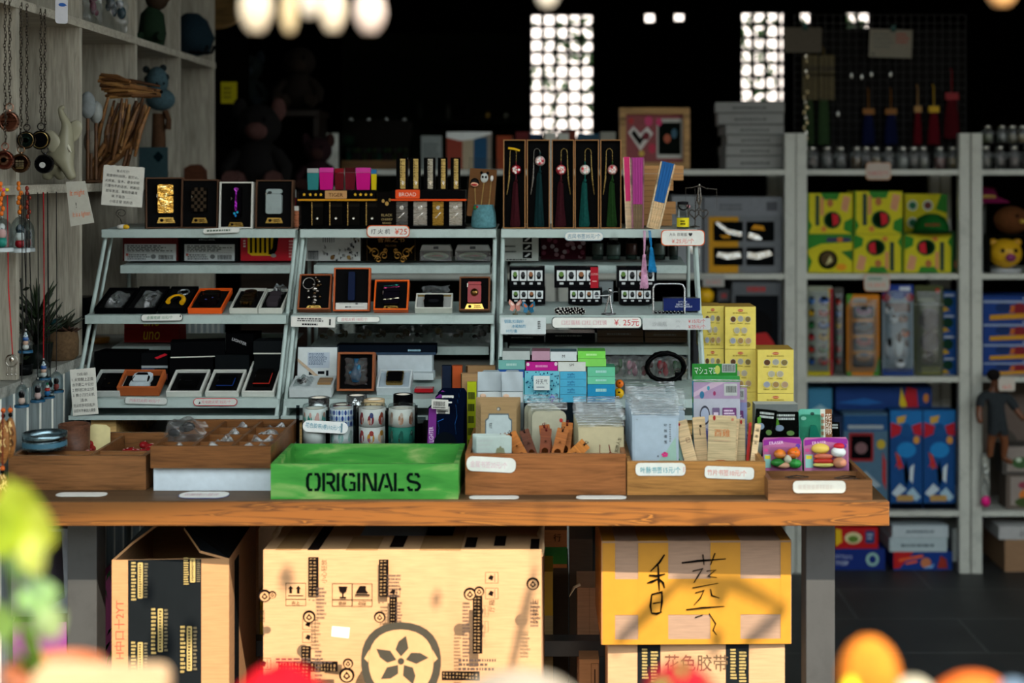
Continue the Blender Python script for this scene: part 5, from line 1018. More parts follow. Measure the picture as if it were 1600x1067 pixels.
for i,(x,yb,rot,ln,wd,Y,m,la) in enumerate(((826,712,28,.075,.022,2.556,'w:a8621f','lowest, leaning towards the kraft packs'),(818,700,40,.066,.020,2.572,'w:8a4c1a','dark, behind the lowest one'),(838,706,20,.07,.018,2.588,'w:5a2c14','darkest in the pile'),(850,704,-4,.066,.02,2.604,'w:7a3a18','upright with a red thread'),(866,708,-14,.07,.021,2.588,'w:a05c22','tilted, with black characters'),(880,706,-6,.078,.021,2.60,'w:a8601e','upright at the cream packs'),(872,714,-48,.07,.022,2.558,'w:b06a22','frontmost, lying to the side'),(858,700,8,.07,.02,2.62,'w:944e1c','rear upright'))):
 M=FM(X(x,Y),Y,max(FZ+.002,Z(yb+24,Y)),0,14,rot)
 t=thing('wooden_bookmark','orange-brown bookmark in the reddish tray, %s'%la,'bookmark',M,'wooden bookmarks in the reddish tray')
 L2=ln*.98
 b=MB();b.rbox(-wd/2,wd/2,0,L2,0,.0016,.0015,m);b.prints([('t','木',.5,.62,.10,'p:2a1408',.4),('e',.5,.35,.3,.10,'p:3a1c0a'),('e',.35,.28,.18,.07,'p:3a1c0a'),('e',.68,.26,.15,.06,'p:2a1408'),('r',.1,.1,.9,.16,'p:3a1c0a'),('e',.5,.93,.1,.02,'p:1a0c06')],wd,L2,.0016);b.build('slip',t)
 b=MB();b.tube([(0,L2*.93,.002),(.002,L2+.004,.004),(-.003,L2+.002,.005),(0,L2*.93,.0022)],.0008,'f:6a1a1a' if i%2 else 'f:1c1410',5);b.build('thread',t)
CAL=[('e',.1,.12,.14,.14,'p:a83a34'),('e',.1,.12,.11,.11,'p:d0bf9e'),('e',.1,.12,.07,.07,'p:a83a34'),('r',.46,.0,.475,.55,'p:7a1c1c'),('e',.70,.30,.05,.07,'p:8a1c1c'),('e',.70,.15,.045,.06,'p:8a1c1c'),('p',[(.66,.55),(.70,.3),(.72,.3),(.68,.56)],'p:7a1c1c'),('t','如愿人生',.87,.55,.09,'p:3a3228',.5,75)]
for i in range(6):pack('calligraphy_card','cream calligraphy card in a clear sleeve, %s in the reddish tray'%('rearmost','second from rear','third from rear','fourth from rear','fifth from rear','frontmost')[i],895+1.6*i,968+1.6*i,620+4*i,2.70-.024*i,'p:d4c29c',CAL,'calligraphy cards',head=.30,lean=4)
LOT=[('g',.03,.02,.97,.97,.006,'p:a8b4bc'),('p',[(.38,.0),(.52,.12),(.7,.28),(.86,.5),(.94,.6),(.96,.02)],'p:a9c8b8'),('p',[(.42,.02),(.9,.05),(.9,.1),(.6,.1)],'p:3a9a7a'),('t','叶脉书签',.71,.70,.075,'p:3a3c40',.4,90)]+[('r',.745,.2,.752,.45,'p:6a5a6a'),('r',.795,.05,.802,.3,'p:6a5a6a')]
LOT=LOT[:3]+[('t',k,.72,.82-.105*j,.06,'p:2c2e33') for j,k in enumerate('叶脉書签')]+[('l',.8,.5,.84,.85,8,'p:6a6e74')]+[('e',.70+.04*math.sin(a),.27+.03*math.cos(a),.035,.022,'p:c83a78') for a in (0,1.2,2.4,3.6,4.8)]+[('e',.80+.045*math.sin(a),.10+.03*math.cos(a),.04,.022,'p:c0306c') for a in (0,1.2,2.4,3.6,4.8)]+[('e',.55,.24,.015,.02,'p:4a4e58'),('e',.1,.93,.02,.01,'p:8a949c')]
for i in range(8):pack('lotus_card','pale blue card with pink lotus in a clear sleeve, %s of the row'%('rearmost','second from rear','third from rear','fourth from rear','fourth from front','third from front','second from front','frontmost')[i],976+1.6*i+(6 if i in (3,5) else 0),1054+1.1*i+(12 if i in (3,5) else 0),597+3.6*i,2.71-.021*i,'p:b9c6d4',LOT,'lotus cards',head=.25,lean=4)
for i,(x0,x1,rot,yt,Y,la,sp) in enumerate(((1070,1092,14,656,2.60,'leaning towards the lotus cards',[('e',.3,.93,.1,.03,'p:b02828'),('t','巳',.72,.55,.1,'p:5a2a20',.5)]),(1086,1108,4,652,2.615,'second, with a small mark',[('e',.6,.8,.1,.03,'p:3a2a20'),('r',.5,.6,.56,.75,'p:3a2a20')]),(1104,1150,-2.0,650,2.585,'widest, with orange characters',[('t','酉雞',.5,.66,.15,'p:d8763a',.62),('r',.2,.5,.8,.51,'p:d8a888'),('e',.5,.02,.42,.11,'p:a84a24'),('e',.5,.0,.33,.08,'p:1c1c18'),('e',.86,.93,.05,.03,'p:d88a6a'),('e',.2,.95,.05,.05,'p:b02828')]),(1136,1152,-4,655,2.60,'narrow, behind the widest',[('r',.1,.2,.2,.8,'p:b89a70')]),(1148,1166,0,655,2.61,'plain with a red tag hole',[('e',.6,.93,.12,.05,'p:b02828')]),(1164,1171,-5,660,2.60,'edge-on with a dark red face',[('r',.1,.0,.9,.9,'p:a02824')]),(1170,1182,-8,662,2.59,'slim, with a column of characters',[('t','福',.5,.85,.08,'p:3a3028',.6),('t','寿',.5,.7,.08,'p:3a3028',.6),('t','安',.5,.55,.08,'p:3a3028',.6)]))):
 pack('bamboo_bookmark','pale bamboo bookmark in the honey coloured tray, %s'%la,x0,x1,yt,Y,'w:d8bd92' if 'red face' not in la else 'w:b03a2c',sp,'bamboo bookmarks',head=0,film=(i in (2,4)),lean=4,roll=rot,th=.002)
STK=[('r',0,.78,1,1,'p:b898b8'),('p',[(.0,.86),(.4,1),(.7,1),(0,.8)],'p:d8b8cc'),('e',.18,.83,.05,.05,'p:3a7aa0'),('e',.45,.85,.03,.03,'p:a83a6a'),('e',.32,.92,.03,.03,'p:4a9ab0'),('r',.66,.82,.94,.98,'p:c8c8c4'),('b',.7,.86,.92,.95,'p:4a4a4a'),('e',.24,.56,.11,.13,'p:3a3a44'),('e',.24,.56,.09,.1,'p:9aa4b8'),('o',.40,.48,.56,.66,'p:6a5a78',.02),('r',.43,.53,.53,.6,'p:c8b8c8'),('o',.62,.5,.92,.66,'p:6a3a6a',.02),('l',.65,.53,.9,.64,3,'p:d8c8d8'),('e',.26,.3,.12,.09,'p:8a88b0'),('e',.26,.3,.1,.06,'p:5a5c98'),('e',.5,.3,.1,.09,'p:7a6a9a'),('e',.5,.3,.07,.06,'p:c8c0d8'),('e',.76,.28,.15,.11,'p:8a7ab0'),('e',.76,.28,.12,.08,'p:b0a8d0')]
pack('sticker_pack','lilac topped sticker pack with rows of small pictures, frontmost',1083,1158,594,2.665,'p:c9c5d2',STK,'sticker packs',head=.03)
pack('sticker_pack','lilac sticker pack showing past the edge of the frontmost one',1092,1169,603,2.69,'p:9a9ac8',STK,'sticker packs',head=.03)
MAR=[('r',0,.80,1,1,'p:2e8a34'),('t','マシュマロ',.30,.92,.085,'p:e8f0e0',.5),('e',.56,.93,.06,.05,'p:c8cc60'),('r',.66,.9,.96,1,'p:c0c4bc'),('b',.68,.91,.94,.99,'p:4a4a4a'),('r',0,.62,1,.80,'p:3a9ac0'),('e',.55,.72,.06,.05,'p:c83a4a'),('e',.2,.7,.08,.04,'p:d8e0e0'),('e',.4,.76,.06,.04,'p:c8d8e8'),('r',0,.55,1,.62,'p:3a9a3c')]
pack('sticker_pack','green headed marshmallow sticker pack at the back',1081,1154,569,2.735,'p:6ab0c0',MAR,'sticker packs',head=.0)
pack('sticker_pack','green edged sticker pack between the marshmallow pack and the lilac pack',1084,1158,588,2.71,'p:3a9a4a',[('r',0,.8,1,.9,'p:88b8c0')],'sticker packs')
# ---------------------------------------------------------------- low tray at the table end
T6,M6,w6,h6=tray('low brown tray with a blank white tag at the table end',1200,1363,750,2.477,.22,'w:7a5232',cross=(.42,),t=.008)
price('blank white tag with cut corners on the low brown tray',1239,751,1321,770,2.4755,[('l',.1,.2,.9,.8,1,'p:d4ccc0')],rad=.35,body='p:dad8cc')
F6=ZT+.0075
rg=random.Random(14);zq=ZT+.008
for i in range(12):
 x,y=rg.uniform(1222,1335),rg.uniform(2.50,2.555);a=rg.uniform(-.4,.4);l=.022
 b=MB();b.tube([(-l*math.cos(a),0,-l*math.sin(a)),(0,.003,0),(l*math.cos(a),0,l*math.sin(a)),(l*math.cos(a)*.2,-.001,l*math.sin(a)+.004),(-l*.8*math.cos(a),0,-l*math.sin(a)+.005)],.0011,'m:3a3836',5)
 one('hair_pin',b,'thin dark hair pin heaped in the front compartment of the low tray','hair pin',FM(X(x,y),y,ZT+.012+.0014*i),'hair pins in the low tray')
b=MB();b.box(-.055,.055,0,.0035,-.03,.028,'g:26221e');one('pin_card',b,'dark card lying under the hair pins in the low tray','card',FM(X(1280,2.525),2.525,ZT+.0072))
def foodpack(label,x0,x1,yt,Y,head,items):
 M,w,h=stand(x0,x1,yt,Y,F6);M=FM(X((x0+x1)/2,Y),Y,F6,0,8);t=thing('eraser_pack',label,'pack',M,'food shaped eraser packs')
 b=MB();b.prism([(-w/2,0),(w/2,0),(w/2,h*.9),(w*.45,h),(-w*.45,h*.99),(-w/2,h*.93)],-.002,0,head)
 b.prints([('p',[(.02,.93),(.5,.99),(.98,.96),(.98,.84),(.5,.9),(.02,.8)],'p:8a2a8a'),('t','ERASER',.35,.87,.07,'p:e8c8e0',.5,4),('r',.03,.30,.2,.6,'p:8ac0b8'),('r',.05,.5,.18,.58,'p:d8c83a'),('e',.08,.7,.05,.04,'p:c84a8a'),('e',.9,.8,.06,.05,'p:5a3a9a'),('e',.86,.74,.04,.04,'p:d88a3a')],w,h,0);b.build('card',t)
 for (u,v,ru,rv,m,nm) in items:b=MB();b.ell((-w/2+u*w,v*h,.006),(ru*w*1.15,rv*h*1.25,.011),m,12,8);b.build(nm,t)
 b=MB();b.sheet(lambda u,v:((u-.5)*w*.8+.06*w,h*.06+v*h*.72,.004+.013*min(1,5*min(u,1-u,v,1-v))),12,12,'a:eef2f2');b.build('blister',t)
foodpack('eraser pack of orange and green vegetables on the low tray',1193,1254,684,2.60,'p:a8608c',((.42,.62,.14,.09,'g:d87828','carrot_eraser'),(.78,.64,.15,.10,'g:d8681c','orange_eraser'),(.80,.675,.05,.03,'g:3a7a2c','leaf_eraser'),(.36,.42,.16,.08,'g:2e7a34','green_eraser'),(.5,.36,.16,.06,'g:e0a888','slice_eraser'),(.62,.5,.09,.08,'g:d8d4bc','white_eraser'),(.8,.4,.16,.09,'g:2e8a3a','pepper_eraser')))
foodpack('eraser pack of sweets and cakes on the low tray',1257,1327,684,2.60,'p:b06a94',((.36,.74,.18,.10,'g:d8b854','cake_eraser'),(.36,.74,.08,.05,'g:4a3a1c','topping_eraser'),(.78,.80,.11,.06,'g:c82a38','cherry_eraser'),(.76,.66,.15,.10,'g:d8dcd8','cream_eraser'),(.42,.56,.19,.06,'g:d86a4c','jam_eraser'),(.42,.46,.20,.06,'g:c8382c','red_layer_eraser'),(.42,.37,.21,.05,'g:d8cc70','base_eraser'),(.78,.42,.14,.10,'g:d08a68','cone_eraser')))
def dispenser(label,x0,x1,yt,Y,card,prints,bodym,bx):
 M,w,h=stand(x0,x1,yt,Y,F6);M=FM(X((x0+x1)/2,Y),Y,F6,0,4);t=thing('stationery_pack',label,'pack',M,'carded stationery')
 b=MB();b.rbox(-w/2,w/2,0,h,-.002,0,.007,card);b.prints(prints,w,h,0);b.build('card',t)
 b=MB();u,v,ru,rv=bx;b.prism([(-w/2+u*w-ru*w,v*h-rv*h),(-w/2+u*w+ru*w,v*h-rv*h),(-w/2+u*w+ru*w,v*h+rv*h*.3),(-w/2+u*w+ru*w*.4,v*h+rv*h),(-w/2+u*w-ru*w*.4,v*h+rv*h)],.001,.012,bodym);b.ell((-w/2+u*w+ru*w*.3,v*h-rv*h*.5,.011),(ru*w*.4,rv*h*.25,.004),'g:c8d0cc');b.build('dispenser',t,bevel=.002)
 b=MB();b.rbox(-w*.46,w*.2,h*.08,h*.92,.001,.014,.006,'a:dff0ea');b.build('blister',t)
dispenser('turquoise carded lace tape dispenser with a brown lettered strip',1248,1301,640,2.655,'p:5aa892',[('r',.66,0,.80,1,'p:c8ccc0'),('r',.80,0,1,1,'p:7a5030'),('t','花',.9,.88,.10,'p:e8e0d0',.18),('t','边',.9,.77,.10,'p:e8e0d0',.18),('t','带',.9,.66,.10,'p:e8e0d0',.18),('e',.42,.93,.06,.025,'p:2a4a40'),('e',.16,.86,.08,.03,'p:a8d8c8'),('l',.68,.4,.78,.95,6,'p:b86a4a')],'g:1e7a68',(.42,.50,.2,.26))
for j,(x0,x1,yt,Y,rot,la) in enumerate(((1170,1206,640,2.64,-6,'tilted at the bamboo bookmarks'),(1204,1250,644,2.65,0,'with a green bottle'),(1290,1314,660,2.675,0,'half hidden behind the turquoise card'))):
 pack('stationery_card','black carded stationery with green and white prints, %s'%la,x0,x1,yt,Y,'p:0d100f',[('l',.2,.86,.9,.97,2,'p:d8dcd8'),('p',[(.1,.86),(.25,.9),(.3,.8),(.14,.76)],'p:5a9a2a'),('e',.3,.74,.16,.05,'p:8a9ab0'),('e',.7,.66,.14,.04,'p:6a8a4a'),('r',.1,.3,.45,.5,'p:b8bcb0'),('e',.7,.45,.2,.08,'p:2e8a4a'),('r',.5,.2,.9,.3,'p:a8b0a4')],'carded stationery',roll=rot,zb=F6)
b=MB();b.lathe([(0,0),(.010,0),(.011,.03),(.006,.045),(.004,.052),(0,.054)],'g:2e8a4c',n=16);b.lathe([(.0112,.008),(.0112,.024)],'p:c8d8b8',n=16);one('glue_bottle',b,'small green bottle in front of the black stationery card','bottle',FM(X(1226,2.627),2.63,F6))
# ---------------------------------------------------------------- tape boxes stacked before the third rack
YC=2.875;sC=YC/F
zr=Z(629,YC)
b=MB();b.box(-(962-778)*sC/2,(962-778)*sC/2,0,zr-ZT-.001,-.052,0,'p:1e2a30');one('riser',b,'plain dark riser box under the stacked tape boxes','riser',FM(X(870,YC),YC,ZT+.0005))
TG='small tape boxes stacked before the third rack'
def tapebox(label,x0,x1,y0,y1,m,top=None,sp=(),Y=YC,d=.05):
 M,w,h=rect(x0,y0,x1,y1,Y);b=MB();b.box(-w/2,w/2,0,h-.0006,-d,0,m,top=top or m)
 b.prints(sp,w,h,0);one('tape_box',b,label,'box',M,TG)
wl=lambda c:[('l',.3,.3,.7,.7,1,c)]
sky='p:4aa4c4';SKT=[('t','traffic',.42,.62,.3,'p:1c5a88',.3),('t','sellers',.42,.28,.28,'p:1c5a88',.3)]
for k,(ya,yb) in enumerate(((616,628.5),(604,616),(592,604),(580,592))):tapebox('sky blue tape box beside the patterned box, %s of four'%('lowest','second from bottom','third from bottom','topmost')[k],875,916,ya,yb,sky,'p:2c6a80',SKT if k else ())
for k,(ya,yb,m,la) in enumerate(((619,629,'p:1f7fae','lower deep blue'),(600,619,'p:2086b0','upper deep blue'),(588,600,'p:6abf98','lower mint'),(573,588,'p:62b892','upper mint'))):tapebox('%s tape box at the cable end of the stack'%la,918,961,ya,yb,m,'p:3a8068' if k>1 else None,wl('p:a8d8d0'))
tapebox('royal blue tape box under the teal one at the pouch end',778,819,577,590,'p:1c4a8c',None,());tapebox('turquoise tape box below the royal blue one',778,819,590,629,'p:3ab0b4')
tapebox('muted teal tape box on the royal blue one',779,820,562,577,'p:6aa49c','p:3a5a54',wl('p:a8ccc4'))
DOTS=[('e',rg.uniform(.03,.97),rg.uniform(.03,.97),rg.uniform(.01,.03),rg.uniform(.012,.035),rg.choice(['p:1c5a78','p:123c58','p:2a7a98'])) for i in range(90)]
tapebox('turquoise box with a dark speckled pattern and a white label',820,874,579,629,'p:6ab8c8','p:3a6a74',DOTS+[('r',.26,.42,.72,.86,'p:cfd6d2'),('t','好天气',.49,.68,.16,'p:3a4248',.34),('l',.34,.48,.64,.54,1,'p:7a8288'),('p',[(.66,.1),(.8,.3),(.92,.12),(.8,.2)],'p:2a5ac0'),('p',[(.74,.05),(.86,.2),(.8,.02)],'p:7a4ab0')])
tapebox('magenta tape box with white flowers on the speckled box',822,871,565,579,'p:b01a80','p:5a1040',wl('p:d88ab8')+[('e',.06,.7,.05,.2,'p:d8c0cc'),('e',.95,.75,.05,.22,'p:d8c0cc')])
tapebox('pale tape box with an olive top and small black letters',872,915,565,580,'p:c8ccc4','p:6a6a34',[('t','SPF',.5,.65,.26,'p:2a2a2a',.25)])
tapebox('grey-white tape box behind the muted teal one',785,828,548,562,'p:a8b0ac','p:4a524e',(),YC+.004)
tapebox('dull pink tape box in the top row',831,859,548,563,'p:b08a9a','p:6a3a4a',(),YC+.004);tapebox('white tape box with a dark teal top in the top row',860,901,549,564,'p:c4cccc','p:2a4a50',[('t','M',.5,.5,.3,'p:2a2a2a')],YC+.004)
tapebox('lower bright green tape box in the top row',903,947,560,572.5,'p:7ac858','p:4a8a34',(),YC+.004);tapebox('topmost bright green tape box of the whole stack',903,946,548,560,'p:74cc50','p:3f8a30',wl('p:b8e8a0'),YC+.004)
# behind the packs: cable coil, little balls, flat patterned box, flowery bags
t=thing('cable_coil','black coiled cable lying on the bottom tier of the third rack','cable',FM(X(1040,3.03),3.03,surf(4,3.03)+.02))
b=MB();pts=[((.040+.002*math.sin(q*.9))*math.cos(q*.35),.028+(.030+.002*math.cos(q*1.3))*math.sin(q*.35),.006*math.sin(q*.21)-.002) for q in range(90)]
b.tube(pts,.0042,'g:0b0b0c',6);b.build('coil',t)
b=MB();b.box(.02,.034,.0,.018,-.006,.006,'g:101012');b.box(.022,.032,.018,.026,-.004,.004,'m:8a8a88');b.build('plug',t)
carton('flat_box','flat pinkish box lying beside the coiled cable','box',(FM(X(1010,2.955),2.99,surf(4,2.99)+.001),.085,.016),.07,'p:8a7a74',[('l',.1,.3,.9,.8,1,'p:b8a8a0')],top='p:5a7a5c')
for x,y,r,m,la in ((967,618,.011,'g:d8a818','yellow'),(968,606,.009,'g:d86a1c','orange'),(958,624,.010,'g:1a1614','black')):
 Y=2.955;z=surf(4,Y)+r+.0006 if la!='orange' else surf(4,Y)+.0315
 b=MB();b.ell((0,0,0),r,m,14,9);b.ell((0,r*.3,r*.8),(r*.3,r*.2,r*.25),'g:201a14' if la!='black' else 'g:d8b020',8,6);one('toy_ball',b,'small %s toy ball at the end of the tape boxes'%la,'toy',FM(X(x,Y),Y,z),'small toy balls')
for i in range(6):
 x=940+24*i;Y=3.09
 film_bag('dim flowery bag behind the card packs, %s from the tape boxes'%('first','second','third','fourth','fifth','sixth')[i],FM(X(x,Y),Y,surf(4,Y+.01)+.002,0,12),.04,.055,.015,'flowery bags',('p:8a2a34','p:3a5a34','p:a87a84','p:4a2a2a','p:9a3038','p:35533a')[i],5)
 # ---------------------------------------------------------------- yellow boxes at the table end
YY=3.1
YP=[('e',.5,.905,.09,.035,'p:b8542a'),('r',.38,.9,.62,.912,'p:d8a888'),('l',.25,.82,.75,.87,1,'p:a08a3a')]
for (u,v,c) in ((.26,.70,'p:5a3c24'),(.5,.71,'p:9a9a90'),(.74,.70,'p:7a6a3c'),(.38,.44,'p:a8a48e'),(.62,.44,'p:a8a08a'),(.25,.2,'p:8f95a0'),(.5,.2,'p:9a7a4a'),(.75,.2,'p:a88a6a')):
 YP+=[('e',u,v,.10,.075,'p:c4bc9c'),('e',u,v,.085,.064,c),('l',u-.1,v-.12,u+.1,v-.09,1,'p:8a7a34')]
for x0,x1,yts,la,Y in ((1096,1131,(478,548,616),'column behind the rack leg',YY+.01),(1133,1181,(479,547,614),'middle column',YY),(1184,1240,(546,613),'column at the table end',YY-.03)):
 zb=ZT+.0005;n=len(yts);hh=(Z(yts[0],Y)-ZT)/n
 for k in range(n):
  w=(x1-x0)*Y/F;b=MB();b.box(-w/2,w/2,0,hh-.0008,-.085,0,'p:d9c05a',front='p:dcc862',top='p:a8863a');b.prints(YP,w,hh,0)
  nm=('bottom','middle','top') if n==3 else ('bottom','top')
  one('yellow_box',b,'yellow box with rows of round pictures, %s of the %s'%(nm[k],la),'box',FM(X((x0+x1)/2,Y),Y,zb+hh*k,R.uniform(-2,2)),'yellow boxes stacked at the table end')
b=MB();b.box(-.045,.045,0,Z(632,2.98)-ZT,-.04,0,'p:6a706e',top='p:b8bcb8');one('grey_box',b,'low grey box in front of the yellow boxes at the table end','box',FM(X(1213,2.98),2.98,ZT+.0005))
# ---------------------------------------------------------------- goods on and under the cubby shelving
XW=WX-.02
def lx(px,Y):return X(px,Y)
# driftwood animal
Y0=3.30;M=FM(X(190,Y0),Y0,ZS1+.001);sL=Y0/F
def q3(px,py,dz=0):return (X(px,Y0)-X(190,Y0),Z(py,Y0)-ZS1-.001,dz)
t=thing('twig_animal','driftwood animal figure built of brown sticks standing on the cubby shelf','figurine',M)
rg=random.Random(2);TW=['w:7a5430','w:5c3c20','w:8a6438','w:462c18']
b=MB()
for i in range(15):
 a=i/14;x0,y0=152+a*16+rg.uniform(-4,4),116+a*36;x1,y1=214+rg.uniform(-10,38),130+a*22
 if i<3:x1,y1=205+i*8,128+i*4
 b.tube([q3(x0,y0,rg.uniform(-.012,.012)),q3((x0+x1)/2,(y0+y1)/2-3,rg.uniform(-.012,.014)),q3(x1,y1,rg.uniform(-.01,.012))],[.004,.0052,.003],TW[i%4],6)
for i in range(5):b.tube([q3(205+rg.uniform(-4,4),134+i*4,.01),q3(253,142+i*2.2,.008)],[.0052,.0026],TW[i%3],6)
b.ell(q3(254,144,.01),(.004,.004,.004),'g:15110e',8,6);b.build('head',t)
b=MB()
for i in range(26):
 x0=172+i*2.4+rg.uniform(-3,3);y0=rg.uniform(150,175);x1=x0-rg.uniform(8,30);y1=rg.uniform(225,262)
 b.tube([q3(x0,y0,rg.uniform(-.02,.02)),q3((x0+x1)/2+rg.uniform(-2,5),(y0+y1)/2,rg.uniform(-.015,.025)),q3(x1,y1,rg.uniform(-.015,.02))],[.003,.0058,.0038],TW[i%4],6)
b.build('neck',t)
b=MB()
for i,x in enumerate((140,145,150,155,160,164)):b.tube([q3(x*1.9-100,225,.01-.006*(i%3)),q3(x+3,262,.012-.008*(i%3)),(q3(x,270)[0],0,.012-.008*(i%3))],[.006,.0055,.006],TW[i%4],7)
b.build('leg',t)
# pale blue hippo-like toy on a brown body
Y0=3.79;M=FM(X(248,Y0),Y0,ZS1+.001);t=thing('animal_toy','dull blue animal toy with small dark ears and brown body in the cubby','toy',M);s=Y0/F
b=MB();b.lathe([(.022,0),(.026,.02),(.02,.07),(.016,(Z(178,Y0)-ZS1))],'f:4a3220',(0,0,0),16);b.build('body',t)
hy=Z(145,Y0)-ZS1
b=MB();b.ell((-.004,hy+.03,0),(.030,.040,.03),'f:3c5258');b.ell((.008,hy-.02,.012),(.040,.030,.034),'f:3c5258');b.build('head',t)
for x,y in ((-.034,.066),(.012,.070),(-.03,.04),(.02,.045)):b=MB();b.ell((x,hy+y-.004,.0),(.010,.010,.007),'f:1c2628',10,7);b.build('ear',t)
for x in (.004,.022):b=MB();b.ell((x,hy+.022,.03),.0035,'g:101214',8,6);b.build('eye',t)
b=MB();b.tube([(.02,hy-.05,.01),(.03,hy-.075,.012),(.028,hy-.10,.012)],[.008,.007,.008],'f:4a3220');b.build('arm',t)
carton('card','dim blue-green card with a dark clover in the cubby behind the twig animal','card',stand(217,262,230,3.73,ZS1+.001),.004,'p:2e4448',[('e',.6,.72,.09,.08,'p:122a30'),('e',.75,.72,.09,.08,'p:122a30'),('e',.675,.79,.09,.08,'p:122a30'),('e',.675,.65,.09,.08,'p:122a30')])
b=MB();b.prism([(-.03,0),(.03,0),(.028,.03),(.01,.048),(-.012,.046),(-.03,.036)],-.03,.02,'f:4e2c1c');one('brown_pouch',b,'dark brown cloth pouch deep in the cubby','pouch',FM(X(306,4.15),4.15,ZS1+.001),bevel=.006)
for i,(px,py,r,m,la) in enumerate(((137,165,.026,'s:7a8080','upper grey'),(150,176,.022,'s:8a8e8a','middle grey'),(142,222,.024,'s:7a7264','lower brown'))):
 Y=3.20+.035*i;M=FM(X(px,Y),Y,ZS1+.001);z=Z(py,Y)-ZS1
 t=thing('shell_ornament','%s smooth shell ornament on a stick beside the twig animal'%la,'ornament',M,'shell ornaments in the cubby')
 b=MB();b.ell((0,z,0),(r*.7,r*1.2,r*.6),m);b.build('shell',t)
 b=MB();b.tube([(0,0,0),(0,z-r,0)],.004,'w:5a3c24');b.lathe([(0,0),(.018,0),(.018,.006),(0,.008)],'w:4a301c',n=14);b.build('stand',t)
 # white elephant, trunk up
Y0=3.005;s=Y0/F;M=FM(X(105,Y0),Y0,ZS1+.0005)
def e3(px,py,dz=0):return (X(px,Y0)-X(105,Y0),Z(py,Y0)-ZS1-.0005,dz)
t=thing('elephant','cream porcelain elephant with raised trunk standing at the cubby shelf edge','figurine',M)
P=[(*e3(98,240),.024),(*e3(103,216),.018),(*e3(105,195),.011),(*e3(97,180),.0075),(*e3(94,170),.006),(*e3(101,166),.005),(*e3(108,262,.012),.014),(*e3(118,281,.014),.010),(*e3(80,248,-.01),.026),(*e3(72,270,-.01),.014),(*e3(70,282,-.01),.012),(*e3(90,268,-.014),.012),(*e3(92,282,-.014),.011)]
skin('body',P,[(0,1),(1,2),(2,3),(3,4),(4,5),(0,6),(6,7),(0,8),(8,9),(9,10),(8,11),(11,12)],'g:8f8b74',t)
for px,py,a,dz in ((86,222,20,.016),(112,205,-25,-.012)):b=MB();b.ell((0,0,0),(.017,.026,.005),'g:96927c');o=b.build('ear',t);o.matrix_local=T3(*e3(px,py,dz))@RZ(a)
b=MB();b.tube([e3(108,226,.012),e3(113,234,.018),e3(116,238,.02)],[.005,.003,.001],'g:c8c4b0');b.build('tusk',t)
# bagged goods on the shelf above
for px0,px1,yt,Y,m,la in ((130,160,-25,3.26,'g:7a3a4a','dull pink'),(160,200,-25,3.40,'g:2a3a40','dark teal')):
 M,w,h=stand(px0,px1,yt,Y,ZS2+.006);film_bag('%s packet in clear film on the upper cubby shelf'%la,M,w,h,.03,'packets on the upper cubby shelf',m,6)
t=thing('plush_toy','dark green and brown plush doll on the upper cubby shelf','plush toy',FM(X(238,3.69),3.69,ZS2+.001))
b=MB();b.lathe([(.03,0),(.036,.03),(.03,.08),(.012,.10)],'f:122414',n=16);b.build('body',t);b=MB();b.ell((.012,.12,0),(.03,.03,.028),'f:2c2014');b.ell((.036,.125,0),(.012,.014,.01),'f:3a2a1a');b.build('head',t)
for sx in (-1,1):b=MB();b.tube([(.018*sx,.024,.02),(.03*sx,.014,.04),(.038*sx,.016,.055)],[.012,.012,.01],'f:122414',8);b.build('foot',t)
t=thing('cloth_bag','dark blue folded cloth bag with black handles at the far end of the cubby','bag',FM(X(300,4.12),4.12,ZS2+.001))
b=MB();b.lathe([(.0,0),(.05,.015),(.066,.06),(.045,.11),(.02,.13)],'f:0e2028',(0,0,0),18);b.build('pouch',t)
for k in (0,1):b=MB();b.tube([(.01+.02*k,.012,.06),(.04+.02*k,.008,.07),(.055+.02*k,.01,.07),(.06+.02*k,.03,.06)],.0045,'g:101416');b.build('handle',t)
# pocket watches hanging from the upper shelf edge
WT='pocket watches hanging from the cubby shelf'
def watch(label,px,py,r,ytop,case,face,rim,Y,engr=()):
 Y=1.015*F/(VX-px);M=FM(X(px,Y),Y,Z(py,Y));t=thing('pocket_watch',label,'pocket watch',M,WT);rr_=r*Y/F
 b=MB();b.lathe([(0,-.006),(rr_*.8,-.005),(rr_,0),(rr_*.93,.004),(rr_*.80,.0062),(rr_*.78,.0055),(0,.006)],case,n=30);o=b.build('case',t);o.matrix_local=RX(90)@RY(0)
 b=MB();b.poly(circ(0,0,rr_*.76,28),.0066,face)
 for e in engr:b.prints([e],rr_*1.5,rr_*1.5,.0066,-rr_*.75,-rr_*.75)
 b.build('face',t)
 b=MB();b.ring(circ(0,0,rr_*1.0,28),circ(0,0,rr_*.86,28),.003,.0052,rim);b.build('rim',t)
 b=MB();b.lathe([(.0022,rr_*.98),(.003,rr_*1.05),(.0022,rr_*1.16)],rim,n=10);b.build('crown',t)
 b=MB();R1=rr_*.36;b.tube([(R1*math.cos(a),rr_*1.42+R1*math.sin(a),0) for a in [q*.3307 for q in range(20)]],.0011,rim,6);b.build('bow',t)
 top=ZS2-.006-Z(py,Y);b=MB();n=int((top-rr_*1.75)/.006)
 for k in range(n):
  y=rr_*1.75+k*.006;a=(k%2)*math.pi/2
  b.tube([(.0022*math.cos(p)*math.cos(a)+.0012*math.sin(k),y+.0042*math.sin(p),.0022*math.cos(p)*math.sin(a)) for p in [q*.7854 for q in range(9)]],.00075,'m:4a443c',4,False)
 b.build('chain',t)
watch('plain rose gold pocket watch, highest of the hanging watches',15,190,16,0,'m:a8705a','m:8a523e','m:b88a74',2.50)
